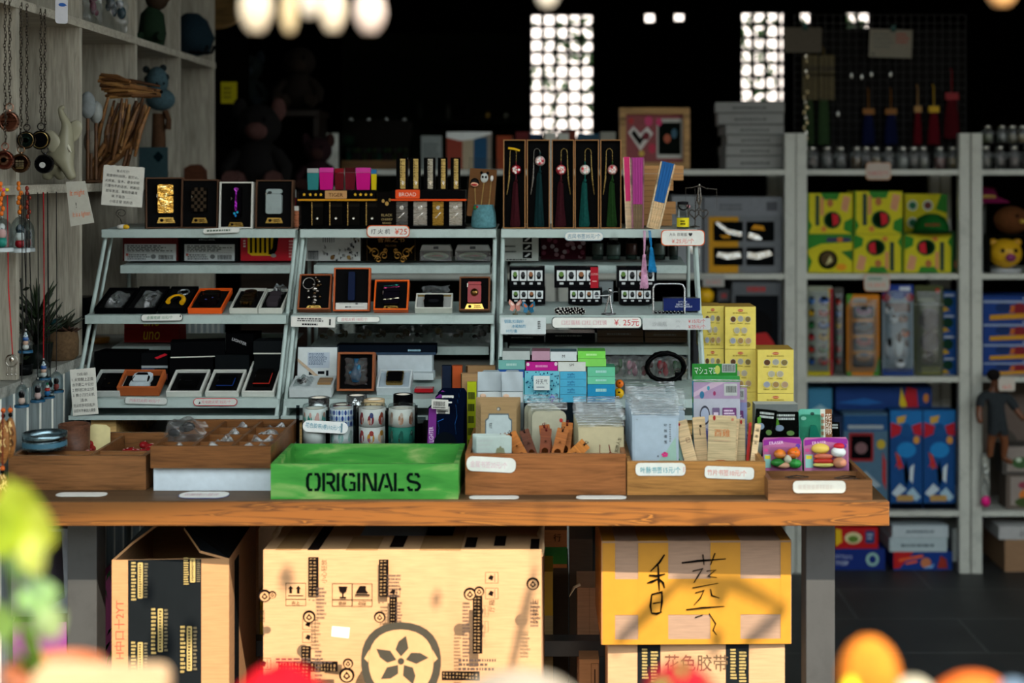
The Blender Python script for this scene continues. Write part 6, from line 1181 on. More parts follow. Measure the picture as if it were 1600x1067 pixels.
watch('black and gold pocket watch hanging beside the rose gold one',42,219,14,0,'m:b09a6a','g:14201c','m:3a3430',2.56,[('e',.5,.5,.3,.3,'m:4a6a5a'),('e',.5,.5,.2,.2,'g:101412')])
watch('plain black pocket watch with a gold rim side',64,219,15,0,'m:c0a86a','g:0e0e0f','m:242220',2.58)
watch('low rose gold pocket watch at the wall side',8,250,15,0,'m:8a4a3a','m:7a3c30','m:9a6250',2.47,[('e',.5,.5,.34,.34,'m:c08a6a'),('e',.5,.5,.2,.2,'m:6a3428')])
SHIP=[('p',[(.2,.22),(.8,.22),(.72,.1),(.28,.1)],'m:d8c080')]+[('p',[(x-.09,y),(x+.09,y),(x+.07,y+.13),(x-.07,y+.13)],'m:e8dcb0') for x in (.3,.5,.7) for y in (.26,.42,.58)]+[('r',x-.008,.2,x+.008,.8,'m:b89a5a') for x in (.3,.5,.7)]
watch('bronze pocket watch with an engraved sailing ship',33,255,15,0,'m:6a4a34','m:3a241a','m:7a5a40',2.51,SHIP)
watch('black pocket watch with an open white dial',70,256,15,0,'g:121214','g:0c0c0e','m:3a3a3c',2.55,[('e',.42,.42,.22,.2,'p:c8c8c4'),('r',.41,.42,.43,.58,'p:202020'),('r',.42,.41,.54,.43,'p:202020')])
# tags on the shelf edges
b=MB();o=rr(-.012,.012,0,.052,.006);b.prism(o,0,.001,'p:b0b0b4');b.prints([('e',.55,.72,.3,.07,'p:1c4a8a'),('r',.3,.69,.9,.72,'p:1c4a8a')],.024,.052,.001);one('hang_tag',b,'small pale tag with a blue mark hanging from the upper cubby shelf','tag',FM(X(96,2.80),2.80,Z(37,2.80),30))
b=MB();b.box(-.02,.02,0,.006,-.02,.02,'g:c8a820');b.ell((0,.009,0),(.012,.006,.012),'g:d8b82a',10,6);one('yellow_clip',b,'small yellow clip on the upper cubby shelf edge','clip',FM(WX-.03,2.70,ZS2+.0005))
M=FM(X(122,2.87),2.87,Z(355,2.87),12,0,7);h=70*2.87/F;w=34*2.87/F
M=FM(X(128,2.87),2.87,Z(352,2.87),8,0,6)
b=MB();b.prism([(-w*.5,0),(w*.56,.003),(w*.36,h*.98),(-w*.5,h)],0,.0008,'p:a8a69a');b.text('It might',-w*.05,h*.72,h*.16,.0012,'p:c8622a',maxw=w*.66,shear=.2);b.text('!',-w*.15,h*.46,h*.12,.0012,'p:4a4a44');b.text('It is a lighter.',.002,h*.24,h*.14,.0012,'p:c8622a',maxw=w*.8,shear=.2)
one('note_card',b,'tapering paper note in orange handwriting hung below the watch shelf','card',M)
# bell jars hung below the shelf and small ones on long cords
def belljar(label,px,ytop,ybot,wpx,Y,base,figs,cord,ycord,group,xc=None,charm=None):
 Y=(1.015 if charm else .998)*F/(VX-px);s=Y/F;zt,zb=Z(ytop,Y),Z(ybot,Y);M=FM(X(px,Y),Y,zb);t=thing('bell_jar_charm',label,'charm',M,group);h=zt-zb;r=wpx*s/2
 b=MB();b.lathe([(r*1.08,0),(r*1.08,h*.1),(r*.9,h*.12),(0,h*.12)],base,n=22);b.build('base',t)
 b=MB();b.lathe([(r*.95,h*.12),(r*.97,h*.6),(r*.8,h*.82),(r*.4,h*.96),(0,h)],'a:dfe8ea',n=22);b.build('glass_dome',t)
 fb=MB();y=h*.13
 for (hh,rw,m) in figs:fb.ell((0,y+h*hh/2,0),(r*rw,h*hh*.56,r*rw),m,12,8);y+=h*hh*.82
 fb.ell((-r*.16,y-h*.1,r*.42),r*.07,'g:101010',6,4);fb.ell((r*.16,y-h*.1,r*.42),r*.07,'g:101010',6,4)
 fb.build('figurine',t)
 cb=MB();cb.ell((0,h*1.02,0),(.0025,.003,.0025),'m:8a8a88',8,6);zc=ycord-zb;cb.tube([(0,h,0),(.001,h+(zc-h)*.5,0),(0,zc,0)],.0009,cord,5);cb.build('cord',t)
 if charm:
  c=MB()
  for k in range(7):c.ell((.003*math.sin(k*2),h*1.12+k*.009,.002),(.004,.005,.004),charm,8,6)
  c.build('beads',t)
SB=ZS1-.014
JG='bell jar charms hung from the watch shelf'
belljar('large bell jar charm with a teal and pink figure, nearest the wall',3,340,393,32,2.50,'g:a8b0b0',((.3,.5,'g:2a8a78'),(.3,.42,'g:d8a098'),(.2,.3,'g:d8d0c8')),'f:7a3a1a',SB,JG,charm='g:c8621c')
belljar('large bell jar charm with a white and red figure',31,338,394,30,2.52,'g:b0b8b8',((.22,.5,'g:b02028'),(.25,.5,'g:e0dcd4'),(.25,.42,'g:3a4a50')),'f:2a2420',SB,JG,charm='g:c86a1c')
belljar('large bell jar charm with dark red figure, furthest from the wall',44,344,393,20,2.60,'g:8a9292',((.3,.5,'g:6a2420'),(.3,.5,'g:4a4a4c')),'f:4a1418',SB,JG,charm='g:7a2a1c')
SJ='small blue-based bell jars on long cords';BL='g:1c4660'
CAPS=lambda:((.25,.46,'g:d8d0c8'),(.22,.40,'g:d8a890'),(.2,.42,'g:2a5a9a'),(.14,.36,'g:dfe4e8'),(.12,.2,'g:d0d0d0'))
for px,yt,yb,Y,f,la,cord in ((40,516,551,2.56,CAPS(),'highest, with a striped cap figure','f:1c1a1a'),(34,600,636,2.54,((.3,.5,'g:d8b0a0'),(.34,.46,'g:17171b')),'lowest, with a black haired figure','f:1c1a1a'),(59,592,628,2.57,((.3,.5,'g:d0a8a0'),(.34,.46,'g:1c1a20')),'beside the lowest, black haired figure','f:1c1a1a'),(68,562,593,2.60,CAPS(),'on the red cord, with a striped cap figure','f:a8141c'),(74,594,622,2.62,((.3,.45,'g:2a6a9a'),(.22,.4,'g:c83a34'),(.2,.3,'g:d8d8d0'),(.14,.2,'g:2a8a5a')),'with red and blue figure below the red cord','f:1c1a1a'),(88,580,613,2.64,((.3,.42,'g:8a3a34'),(.3,.38,'g:2a2426')),'furthest from the wall, with a brown figure','f:1c1a1a')):
 belljar('small bell jar on a blue base, %s'%la,px,yt,yb,21,Y,BL,f,cord,SB,SJ)
 # red cord with a silver charm on the nearest divider, plain dark cords
t=thing('cord_charm','silver openwork charm hanging on a thin red cord in front of the divider board','charm',FM(X(18,2.655),2.655,Z(580,2.655)))
b=MB();b.tube([(.002,.032,0),(-.006,.16,0),(-.008,SB-Z(580,2.655),0)],.0011,'f:c0141c',5);b.build('cord',t)
b=MB();b.tube([(.011*math.cos(a),.02+.011*math.sin(a),0) for a in [q*.3307 for q in range(20)]],.0014,'m:a8a49a',6)
for k in range(3):b.tube([(-.008+.008*k,.008,0),(-.008+.008*k,-.004,0)],.001,'m:a8a49a',5);b.ell((-.008+.008*k,-.006,0),.0024,'m:b8b4aa',8,6)
b.ell((0,.022,0),(.005,.006,.003),'m:c8c4ba');b.build('pendant',t)
for i,(px,Y) in enumerate(((42,2.66),(50,2.69),(72,2.765),(79,2.79))):
 y1=(500,520,590,600)[i];t=thing('pendant','dark cord pendant, %s from the wall below the watch shelf'%('first','second','third','fourth')[i],'pendant',FM(X(px,Y),Y,Z(y1,Y)),'plain dark cord pendants')
 b=MB();b.tube([(0,.006,0),(-.004,(SB-Z(y1,Y))*.5,0),(-.006,SB-Z(y1,Y),0)],.001,'f:181616',5);b.build('cord',t)
 b=MB();b.ell((0,0,0),(.004,.007,.003),'g:1c1a18',8,6);b.build('bead',t)
for i in range(9):
 px=3+i*8.6;Y=2.50+.018*i;c=('g:c8b01c','g:b01c24','g:2a8a3a','g:d8d4c8','g:d8c020','g:b0282c','g:3a9a4a','g:c84a8a','g:d8c020')[i]
 b=MB();b.ell((0,0,0),(.005,.0035,.004),c,8,6);one('push_pin',b,'%s push pin on the watch shelf edge, %s from the wall'%(('yellow','red','green','white','yellow','red','green','pink','yellow')[i],('first','second','third','fourth','fifth','sixth','seventh','eighth','ninth')[i]),'pin',FM(WX+.005,Y,ZS1-.008,90),'push pins along the watch shelf edge')
 # plants and bowl on the ledge
def spiky(b,c,n,l,m,rg,up=.6):
 for i in range(n):
  a=i*2.4;e=rg.uniform(.25,1.3);d=Vector((math.cos(a)*math.cos(e),math.sin(e)*up+.3,math.sin(a)*math.cos(e)));L=l*rg.uniform(.7,1.1)
  p=Vector(c);b.tube([p,p+d*L*.5,p+d*L+Vector((0,-.1*L,0))],[.0042,.0036,.0006],m,5)
rg=random.Random(6)
t=thing('succulent_pot','burlap wrapped pot of dark spiky succulents on the plank wall ledge','potted plant',FM(X(98,3.01),3.005,ZL+.0005))
b=MB();b.lathe([(.028,0),(.036,.008),(.037,.04),(.033,.062),(.03,.062),(0,.055)],'f:5a4630',(-.002,0,0),20);b.build('pot',t)
b=MB();b.ell((-.024,.062,.014),(.012,.012,.012),'l:3a8a24',12,8,.12);b.ell((-.03,.078,.008),.011,'l:2e5a24',10,7,.12);b.ell((-.008,.076,.01),.012,'l:1c4a50',10,7,.12);b.build('green_rosettes',t)
b=MB();spiky(b,(.004,.06,0),26,.05,'l:33382a',rg);spiky(b,(.018,.055,.006),14,.03,'l:4a3226',rg);b.build('spiky_leaves',t)
carton('planter','dark square planter on the ledge behind the burlap pot','planter',(FM(X(112,3.25),3.25,ZL+.0005),.07,.11),.06,'g:14171a')
t=thing('leafy_plant','dark narrow leaved plant behind the hanging cords on the ledge','potted plant',FM(X(58,2.88),2.88,ZL+.0005))
b=MB();b.lathe([(.026,0),(.032,.05),(.028,.05),(0,.045)],'g:1a201c',n=18);b.build('pot',t)
b=MB();spiky(b,(0,.05,0),30,.085,'l:24301f',rg,.9);spiky(b,(0,.1,0),16,.07,'l:2a3a22',rg,1);b.tube([(0,.04,0),(0,.12,0)],.004,'l:2a3420');b.build('foliage',t)
t=thing('trailing_stem','thin dark stem with small leaves standing behind the hanging cords','plant',FM(X(34,2.78),2.78,ZL+.0005))
b=MB();b.tube([(0,0,0),(.004,.08,0),(-.002,.19,0)],.0016,'l:222a1c',5)
for k in range(10):y=.03+k*.017;sg=(-1)**k;b.prism([(0,y),(sg*.008,y+.007),(sg*.017,y+.006),(sg*.009,y-.001)][::sg],-.0004,.0004,'l:26321e')
b.lathe([(0,0),(.02,0),(.022,.02),(0,.02)],'g:1a1c1c',n=14);b.build('stem',t)
b=MB();b.lathe([(.0,0),(.022,0),(.03,.03),(.027,.03),(.02,.004),(0,.004)],'w:8a4a24',n=24);one('wooden_bowl',b,'reddish brown wooden bowl at the end of the ledge','bowl',FM(WX-.022,2.56,ZL+.0005))
b=MB();b.ell((.0,.028,0),(.032,.026,.03),'l:1f3a22',14,9,.05);b.lathe([(.0,0),(.02,0),(.022,.012),(0,.012)],'g:1a1c1c',n=14);one('moss_ball',b,'dark green moss mound in a low dish behind the cords','plant',FM(X(54,2.86)-.045,2.80,ZL+.0005))
b=MB();b.lathe([(0,0),(.024,0),(.026,.012),(.022,.014),(0,.012)],'w:a8702c',n=20);one('wooden_disc',b,'small round honey-brown wooden dish behind the rack leg','dish',FM(X(154,3.30),3.30,ZL+.0005))
# carved nuts hanging at the wall end
def carved(label,px,py,rx,ry,Y):
 t=thing('carved_pod',label,'ornament',FM(X(px,Y),Y,Z(py,Y)),'carved pods hanging at the wall end');s=Y/F
 b=MB();b.ell((0,0,0),(rx*s,ry*s,rx*s*.8),'w:8a5a2c',18,12)
 rg=random.Random(int(px+py))
 for k in range(16):
  a,e=rg.uniform(-1,1),rg.uniform(-1,1);p=[]
  for q in range(5):
   aa,ee=a+.16*math.sin(q*1.3+k),e*.9+.09*q;p.append((rx*s*1.01*math.sin(aa)*math.cos(ee),ry*s*1.01*math.sin(ee),rx*s*.82*math.cos(aa)*math.cos(ee)))
  b.tube(p,.0011,'w:e0c080' if k%3 else 'w:4a2a12',4)
 b.build('pod',t)
 b=MB();b.tube([(0,ry*s*.95,0),(0,ZL-.01-Z(py,Y),0)],.0012,'f:6a2418',5);b.ell((0,ry*s*1.12,0),.004,'g:14120f',8,6);b.ell((0,ry*s*1.35,0),.0045,'g:b8561c',8,6);b.build('cord',t)
carved('carved brown pod hanging by the bean tray, lower half of it out of frame',5,690,10,36,2.44)
carved('larger carved brown pod with pale swirls beside the bean tray',16,684,9,32,2.47)
carved('lowest carved brown pod hanging in front of the table end',4,764,10,24,2.42)
# ---------------------------------------------------------------- white steel shelving along the rear of the shop
YS_,YE=4.67,5.07
SHW='k:b9bcb2'
zsh=[Z(265,YS_),Z(428,YS_),Z(589,YS_),Z(799,YS_)]
def shelving(label,xa,xb,top,levels=zsh,posts='lr'):
 x0,x1=X(xa,YS_),X(xb,YS_);cx=(x0+x1)/2
 t=thing('steel_shelving',label,'shelving',T3(cx,4.87,0),'white steel shelving units');pw=.036
 for n,xx in (('l',x0),('r',x1-pw)):
  for y in (YS_,YE-.03):b=MB();b.box(xx-cx,xx+pw-cx,y-4.87,y-4.87+.03,0,top,SHW);b.build('post',t,bevel=.002)
 for z in levels:b=MB();b.box(x0+pw-cx,x1-pw-cx,YS_-4.87+.004,YE-4.87-.004,z-.018,z,SHW);b.build('shelf',t,bevel=.001)
 b=MB();b.box(x0+pw-cx,x1-pw-cx,YE-4.87-.003,YE-4.87,.2,top-.2,'k:30332f');b.build('back_panel',t) if 0 else None
 return t
ZTOP=Z(208,YS_)
shelving('white steel shelving unit behind the middle rack',510,868,ZTOP)
shelving('white steel shelving unit holding the stack of grey boxes',872,1243,ZTOP)
shelving('white steel shelving unit with the yellow and green toy boxes',1244,1516,ZTOP)
shelving('white steel shelving unit at the right edge with the train boxes',1518,1800,ZTOP)
def bk(name,label,cat,x0,y0,x1,lev,m,sp=(),d=.12,dy=.03,group=None,front=None,top=None,yaw=0,zb=None):
 Y=YS_+dy;zb=(zsh[lev] if lev is not None else 0)+.001 if zb is None else zb
 return carton(name,label,cat,stand(x0,x1,y0,Y,zb,yaw=yaw),d,m,sp,group,front,top)
def hgt(o):return max(v.co.y for v in o.data.vertices)
# upper shelf
t=thing('picture_frame','light wooden picture frame with pink hearts on the shelf top','picture frame',stand(968,1078,168,YS_+.06,zsh[0]+.001)[0]@T3(0,0,0));_,w,h=stand(968,1078,168,YS_+.06,zsh[0]+.001)
b=MB();b.ring([(-w/2,0),(w/2,0),(w/2,h),(-w/2,h)],[(-w/2+.022,.024),(w/2-.022,.024),(w/2-.022,h-.022),(-w/2+.022,h-.022)],-.03,0,'w:b08a58');b.box(-w/2+.01,w/2-.01,.01,h-.01,-.028,-.02,'w:8a6a40');b.build('frame',t,bevel=.002)
b=MB();b.box(-w/2+.02,w/2-.02,.02,h-.02,-.02,-.016,'p:8a4a4c');b.prints([('r',.54,.1,.98,.9,'p:b0b0a8'),('r',.57,.18,.95,.82,'p:1a201c'),('e',.72,.5,.06,.09,'p:a85a40'),('e',.84,.6,.05,.1,'p:3a5a6a'),('p',[(.05,.62),(.14,.75),(.26,.6),(.38,.74),(.48,.6),(.26,.25)],'p:cfcac4'),('p',[(.1,.6),(.15,.68),(.26,.5),(.34,.64),(.38,.6),(.25,.36)],'p:20201c'),('e',.4,.85,.07,.1,'p:c84a74'),('e',.58,.83,.05,.08,'p:c8406c'),('e',.46,.3,.06,.1,'p:b83a50'),('e',.28,.2,.05,.06,'p:c8a850'),('e',.1,.85,.04,.06,'p:b03a3a'),('e',.36,.55,.06,.08,'p:6a2a30')],w-.04,h-.04,-.016,-w/2+.02,.02);b.build('picture',t)
z=zsh[0]+.001
for i,(x0,x1,yt,yaw) in enumerate(((1134,1226,244,0),(1134,1226,227,1),(1136,1226,211,-1),(1134,1225,195,1),(1122,1224,177,-4),(1118,1225,159,-6))):
 Y=YS_+.05;hh=Z(yt,Y)-z;M=FM(X((x0+x1)/2,Y),Y,z,yaw);w=(x1-x0)*Y/F
 b=MB();b.box(-w/2,w/2,.0,hh-.0012,-.2,0,'p:8d8e8b',top='p:7a7b78');b.prints([('l',.25,.35,.75,.6,1,'p:4a4c4c'),('r',0,0,1,.1,'p:5a5c5a')],w,hh,0)
 one('grey_box',b,'flat grey box in the tall stack on the shelf top, %s'%('lowest','second from bottom','third from bottom','third from top','second from top','topmost')[i],'box',M,'flat grey boxes stacked on the shelf');z+=hh
bk('book','pale magazine standing beside the white shelf post behind the lighter stands','magazine',658,212,690,0,'p:7f8784',[('l',.1,.2,.9,.8,6,'p:5a605e')],.01)
bk('book','glossy magazine with red and blue cover behind the second lighter stand','magazine',698,206,768,0,'g:8a8478',[('r',0,0,.35,.9,'p:8a3a2a'),('r',.35,0,.6,.9,'p:a89a80'),('r',.6,0,.9,.85,'p:1c4a6a'),('p',[(0,.85),(.3,.76),(.6,.8),(1,.95),(1,1),(0,1)],'p:d8dcd8')],.01,.05)
bk('book','orange spined book standing behind the tall kraft boxes','book',776,212,800,0,'p:8a3a1c',(),.1)
for i,(x0,x1,m,la) in enumerate(((806,826,'p:5a1c1c','dark red'),(828,846,'p:1c3a5a','blue'),(876,900,'p:6a2c1c','rust red'),(902,936,'p:2a4a5e','steel blue'),(938,962,'p:8a8a80','grey'))):
 bk('book','%s book behind the bookmark boxes on the rear shelf'%la,'book',x0,206+3*(i%2),x1,0,m,(),.12,.06,'books on the rear shelf')
 # terrarium-like display with little coloured figures
t=thing('display_case','dark clear display case of small coloured figures on the rear shelf','display case',stand(533,640,188,YS_+.06,zsh[0]+.001)[0]);_,w,h=stand(533,640,188,YS_+.06,zsh[0]+.001)
b=MB();b.box(-w/2,w/2,0,.03,-.1,0,'w:5a4020');b.build('base',t)
b=MB();b.box(-w/2,w/2,.03,h,-.1,-.002,'a:6a8a7c');b.build('glass',t)
b=MB();rg=random.Random(3)
for i in range(12):
 b2=MB();b2.lathe([(.008,.031),(.009,.05),(.004,.056)],('g:2a7a7c','g:8a4a6a','g:6a3a5c','g:8a8a4a','g:7a2a34','g:4a6a4a')[i%6],(-w/2+.02+i*(w-.04)/11,0,-.03-.03*(i%2)),10);b2.ell((-w/2+.02+i*(w-.04)/11,.064,-.03-.03*(i%2)),.009,('g:a87a8a','g:8a9a7a','g:a89a6a')[i%3],8,6);b2.build('figure',t)
for i in range(4):b=MB();b.lathe([(0,h),(.008,h),(.006,h+.008),(0,h+.01)],'m:b8bcb8',(-w/2+.03+i*.06,0,-.02),10);b.build('knob',t)
# second level behind the racks
bk('vehicle_set','grey carton with yellow side panel and four windows showing toy vehicles','toy box',1100,308,1222,1,'p:6c7074',[('r',.06,.0,.44,.74,'p:c08a1a'),('r',.0,.75,1,1,'p:777b80'),('l',.2,.82,.5,.92,2,'p:55585c'),('r',.8,.82,.94,.94,'p:4c4f54')]+[('o',u0,v0,u1,v1,'p:15181a',.02) for u0,u1 in ((.12,.50),(.54,.90)) for v0,v1 in ((.42,.68),(.1,.34))]+[('p',[(.14,.66),(.3,.52),(.48,.48),(.48,.54),(.3,.58),(.18,.68)],'x:e8ecec'),('p',[(.16,.22),(.3,.18),(.48,.2),(.46,.28),(.3,.26),(.18,.28)],'x:e8ecec'),('p',[(.56,.47),(.66,.44),(.74,.44),(.7,.5),(.58,.54)],'x:e8ecec'),('p',[(.55,.2),(.7,.18),(.88,.24),(.84,.3),(.66,.26),(.56,.28)],'x:e8ecec'),('p',[(.6,.58),(.64,.64),(.76,.62),(.78,.56)],'g:c88a1c'),('p',[(.2,.5),(.24,.46),(.34,.46),(.32,.5)],'g:c88a1c')],.16)
bk('carton','pale grey carton beside the vehicle set, behind the scissors','box',1050,306,1097,1,'p:8a8f92',[('l',.1,.7,.8,.9,2,'p:6a6e70'),('p',[(.5,.3),(.9,.2),(.9,.3),(.6,.4)],'x:d8dcdc')],.14)
CAR=[('r',.06,.0,.94,.86,'p:23262a'),('l',.3,.88,.8,.97,1,'p:a83a3a'),('e',.5,.52,.32,.18,'g:14161a'),('p',[(.2,.3),(.3,.44),(.7,.46),(.86,.34),(.84,.2),(.2,.18)],'g:b01c20'),('r',.1,.12,.9,.16,'p:9a9ea0'),('e',.3,.2,.08,.06,'g:0c0c0d'),('e',.74,.2,.08,.06,'g:0c0c0d')]
bk('toy_car_box','grey windowed box with a red toy car behind the yellow boxes','toy box',1144,441,1221,2,'p:5a5e62',CAR,.14)
bk('toy_car_box','dim windowed toy box half hidden behind the rack end','toy box',1121,452,1142,2,'p:4a4c50',CAR,.14,.05)
b=MB();b.ell((0,.0,0),.031,'g:d8a818',18,12);one('yellow_ball',b,'yellow ball behind the rack end above the yellow boxes','ball',FM(X(1100,YS_+.08),YS_+.05,Z(461,YS_+.08)))
b=MB();hb2=Z(461,YS_+.08)-.032-zsh[2];b.box(-.04,.04,0,hb2,-.06,.02,'p:3a3c40');one('dim_box',b,'dim box carrying the yellow ball behind the yellow boxes','box',FM(X(1100,YS_+.08),YS_+.05,zsh[2]+.0005))
# jars along the top of the shelving
def jars(xs,w,y0,group,la,fills,zb=None,Y=YS_+.05):
 zb=zsh[0]+.001 if zb is None else zb
 for i,px in enumerate(xs):
  M,_,h=stand(px,px+1,y0,Y,zb);r=w/2*Y/F;t=thing('glass_jar','%s, %s from the post'%(la,('first','second','third','fourth','fifth','sixth','seventh','eighth','ninth','tenth','eleventh','twelfth')[i]),'jar',FM(X(px,Y),Y,zb),group)
  b=MB();b.lathe([(0,0),(r,0),(r,h*.68),(r*.55,h*.8),(r*.55,h*.88)],'t:c8d0ce',n=16);b.build('glass',t)
  b=MB();b.lathe([(0,h*.86),(r*.66,h*.86),(r*.66,h),(0,h)],'m:c8c8c0',n=14);b.build('lid',t)
  b=MB();b.lathe([(0,.003),(r*.86,.003),(r*.84,h*.5),(0,h*.54)],fills[i%len(fills)],n=14);b.build('filling',t)
jars([1269,1292,1313,1338,1353,1368,1388,1410,1427,1442,1468,1488],20,229,'small jars on the shelf above the toy boxes','small clear jar on the shelf above the yellow toy boxes',['g:3a302c','g:4a5658','g:4a5658','g:7a5a34','g:2a2c2c','g:8a744a','g:3a4a50','g:b0b4b0','g:3a3c38','g:8a8a80','g:7a1c20','g:8a744a'])
jars([1540,1562,1584,1606],20,228,'lower jars at the right edge','clear jar in the lower row at the right edge',['g:6a6a62','g:2c2c2c','g:5a4a4a','g:6a6258'])
zj=Z(227,YS_+.05)
b=MB();b.box(-.05,.16,0,.004,-.06,.025,'a:a8b0ae');one('glass_tier',b,'thin clear sheet between the two rows of jars at the right edge','sheet',FM(X(1560,YS_+.05),YS_+.05,zj+.0005))
jars([1543,1565,1581,1597],19,196,'upper jars at the right edge','clear jar in the upper row at the right edge',['g:6a7a4a','g:4a5a54','g:7a7044','g:a88a4a'],zb=zj+.006)
# yellow and green toy boxes
def melon(u,v,r):return [('e',u,v,r*1.25,r*1.35,'p:1c4a20'),('e',u,v,r,r*1.1,'p:123018'),('p',[(u-.01,v+r),(u+r*.8,v+r*.8),(u+r*.9,v-r*.5),(u+r*.1,v-r*.9)],'p:c01c2c')]
MEL=[('p',[(0,0),(.1,.2),(0,.4)],'p:2a7a24'),('p',[(.34,.84),(.66,.84),(.72,1),(.3,1)],'p:2f7a28'),('p',[(.82,.3),(1,.4),(1,.0),(.8,.1)],'p:2a7a24'),('r',.17,.2,.26,.95,'p:2a4030'),('o',.28,.45,.36,.9,'p:c88a5a',.02),('p',[(.74,.6),(.88,.52),(.96,.9),(.8,.95)],'p:c8906a'),('e',.5,.76,.07,.1,'p:a86a3a'),('e',.36,.12,.06,.07,'p:c87a3a'),('r',0,0,.03,1,'p:2a7a24')]+melon(.55,.34,.16)
MEL2=[(lambda p:p)(x) for x in []]
def flip(sp):
 o=[]
 for p in sp:
  k=p[0]
  if k in 'ro':o.append((k,1-p[3],1-p[4],1-p[1],1-p[2])+tuple(p[5:]))
  elif k=='e':o.append(('e',1-p[1],1-p[2])+tuple(p[3:]))
  elif k=='p':o.append(('p',[(1-a,1-c) for a,c in p[1]],p[2]))
 return o
ORG=[('p',[(0,.6),(.3,.75),(1,.8),(1,1),(0,1)],'p:2a7a28'),('p',[(.0,0),(.1,.3),(0,.5)],'p:2a7a24'),('o',.42,.8,.96,.92,'p:3a3a5c',.03),('r',.66,.8,.78,.92,'p:c8642c'),('e',.45,.34,.22,.25,'p:1c2a18'),('e',.45,.36,.16,.18,'p:4a3a1c'),('p',[(.4,.2),(.5,.45),(.55,.3)],'p:d0c890'),('e',.75,.15,.12,.09,'p:d8901c'),('p',[(.74,.55),(1,.6),(1,.3)],'p:2a6a24')]
FACE4=[('e',.18,.7,.12,.14,'p:c8d0c8'),('e',.18,.7,.09,.1,'p:2a6a4a'),('e',.54,.7,.12,.14,'p:c8d0c8'),('e',.54,.7,.09,.1,'p:6a3a30'),('e',.18,.25,.12,.14,'p:c8d0c8'),('e',.18,.25,.09,.1,'p:2a6a4a'),('p',[(.72,.6),(.85,1),(1,1),(1,.5)],'p:2f7a28')]
YG='yellow and green toy boxes';YL2='p:c6bc1e'
lo=zsh[1]+.001
for x0,x1,sp,la in ((1262,1332,ORG,'with a dark bowl picture, beside the post'),(1334,1410,flip(MEL),'with the melon upside down, in the middle'),(1413,1488,flip(MEL),'with the melon upside down, under the cap')):
 carton('toy_box','lower yellow and green toy box %s'%la,'toy box',stand(x0,x1,366,YS_+.04,lo),.16,YL2,sp,YG,top='p:2a6a24')
zt2=Z(365.4,YS_+.04)
for x0,x1,yt,sp,la in ((1262,1332,302,MEL,'beside the post, with a red melon slice'),(1335,1410,299,MEL,'in the middle, with a red melon slice'),(1414,1480,303,FACE4,'with four round pictures, behind the cap')):
 carton('toy_box','upper yellow and green toy box %s'%la,'toy box',stand(x0,x1,yt,YS_+(.17 if sp is FACE4 else .04),zt2),.12,YL2,sp,YG,top='p:2a6a24')
carton('toy_box','narrow dark green box standing beside the lower toy boxes','toy box',stand(1489,1498,362,YS_+.06,lo),.1,'p:2a4a30',[('e',.5,.2,.3,.1,'p:a86a4a')])
t=thing('cap','dark green cap resting on the lower toy boxes','cap',FM(X(1461,YS_),YS_+.07,zt2+.001));sk=YS_/F
b=MB();b.lathe([(.06,0),(.058,.025),(.044,.052),(.02,.064),(0,.066)],'f:0e5a1e',(.012,0,-.02),22);b.build('crown',t)
b=MB();b.sheet(lambda u,v:((u-.5)*.15-.0,.004+.012*(1-(2*u-1)**2)*(1-v),.03+v*.055*(1-(2*u-1)**2)**.5),14,6,'f:0c4c1a');b.build('brim',t)
b=MB();b.text('RACERS',.0,.03,.010,.0,'p:a81c20',maxw=.05);o=b.build('lettering',t);o.matrix_local=T3(.0,.0,.045)@RX(-8)
price('orange edged price card on the jar shelf',1353,254,1392,281,YS_-.002,[('t','5.00元/个',.5,.4,.3,'p:c86058',.8)],edge='p:c8885a',body='p:b8aca0',rad=.2)
price('orange edged price card below the yellow toy boxes',1350,428,1390,455,YS_-.002,[('t','15.00元',.5,.35,.3,'p:d86a54',.8),('l',.15,.6,.8,.85,1,'p:6a8a7a')],edge='p:d0784a',body='p:b8b8ac',rad=.2)
price('pale price card on the shelf edge behind the rack end',1098,430,1132,448,YS_-.002,[('t','25.00元',.5,.4,.4,'p:c87870',.7)],body='p:a0a09a',rad=.1)
price('pale price card in front of the train boxes',1560,590,1586,611,YS_-.09,[('t','45元',.5,.3,.3,'p:d85a4a',.6)],body='p:c0b8ac',rad=.2)
# carded toys
def carded(label,x0,x1,yt,m,cars,edge=None,dy=.03,extra=()):
 M,w,h=stand(x0,x1,yt,YS_+dy,zsh[2]+.001);t=thing('carded_toys',label,'toy pack',M,'carded toy vehicles');b=MB();b.rbox(-w/2,w/2,0,h,-.004,0,.006,m);b.prints(list(extra),w,h,0)
 if edge:b.prints([('g',0,0,1,1,.06,edge)],w,h,0)
 b.build('card',t)
 for (u,v,ru,rv,c) in cars:q=MB();q.ell((-w/2+u*w,v*h,.009),(ru*w,rv*h,.011),c,12,7);q.ell((-w/2+u*w,v*h+rv*h*.5,.013),(ru*w*.6,rv*h*.5,.009),'g:14181c',10,6);q.build('toy_vehicle',t)
 q=MB();q.sheet(lambda u,v:((u-.5)*w*.9,h*.04+v*h*.9,.004+.02*min(1,6*min(u,1-u,v,1-v))),8,12,'t:e0e8ec');q.build('blister',t)
BC=['g:b02a1c','g:1c4a8a','g:a8281c','g:3a6aa0','g:b8901c','g:1c6a34','g:a81c20']
carded('red edged card with rows of coloured little cars beside the shelf post',1262,1301,447,'p:8a8f7c',[(.62,.84-.135*i,.23,.05,BC[(i+1)%7]) for i in range(6)]+[(.15,.84-.135*i,.13,.045,BC[(i+3)%7]) for i in range(6)],extra=[('r',.88,.0,1,.97,'p:b01c24'),('r',.82,.02,.88,.97,'p:c8a81c'),('r',0,0,.9,.05,'p:b8a81c')])
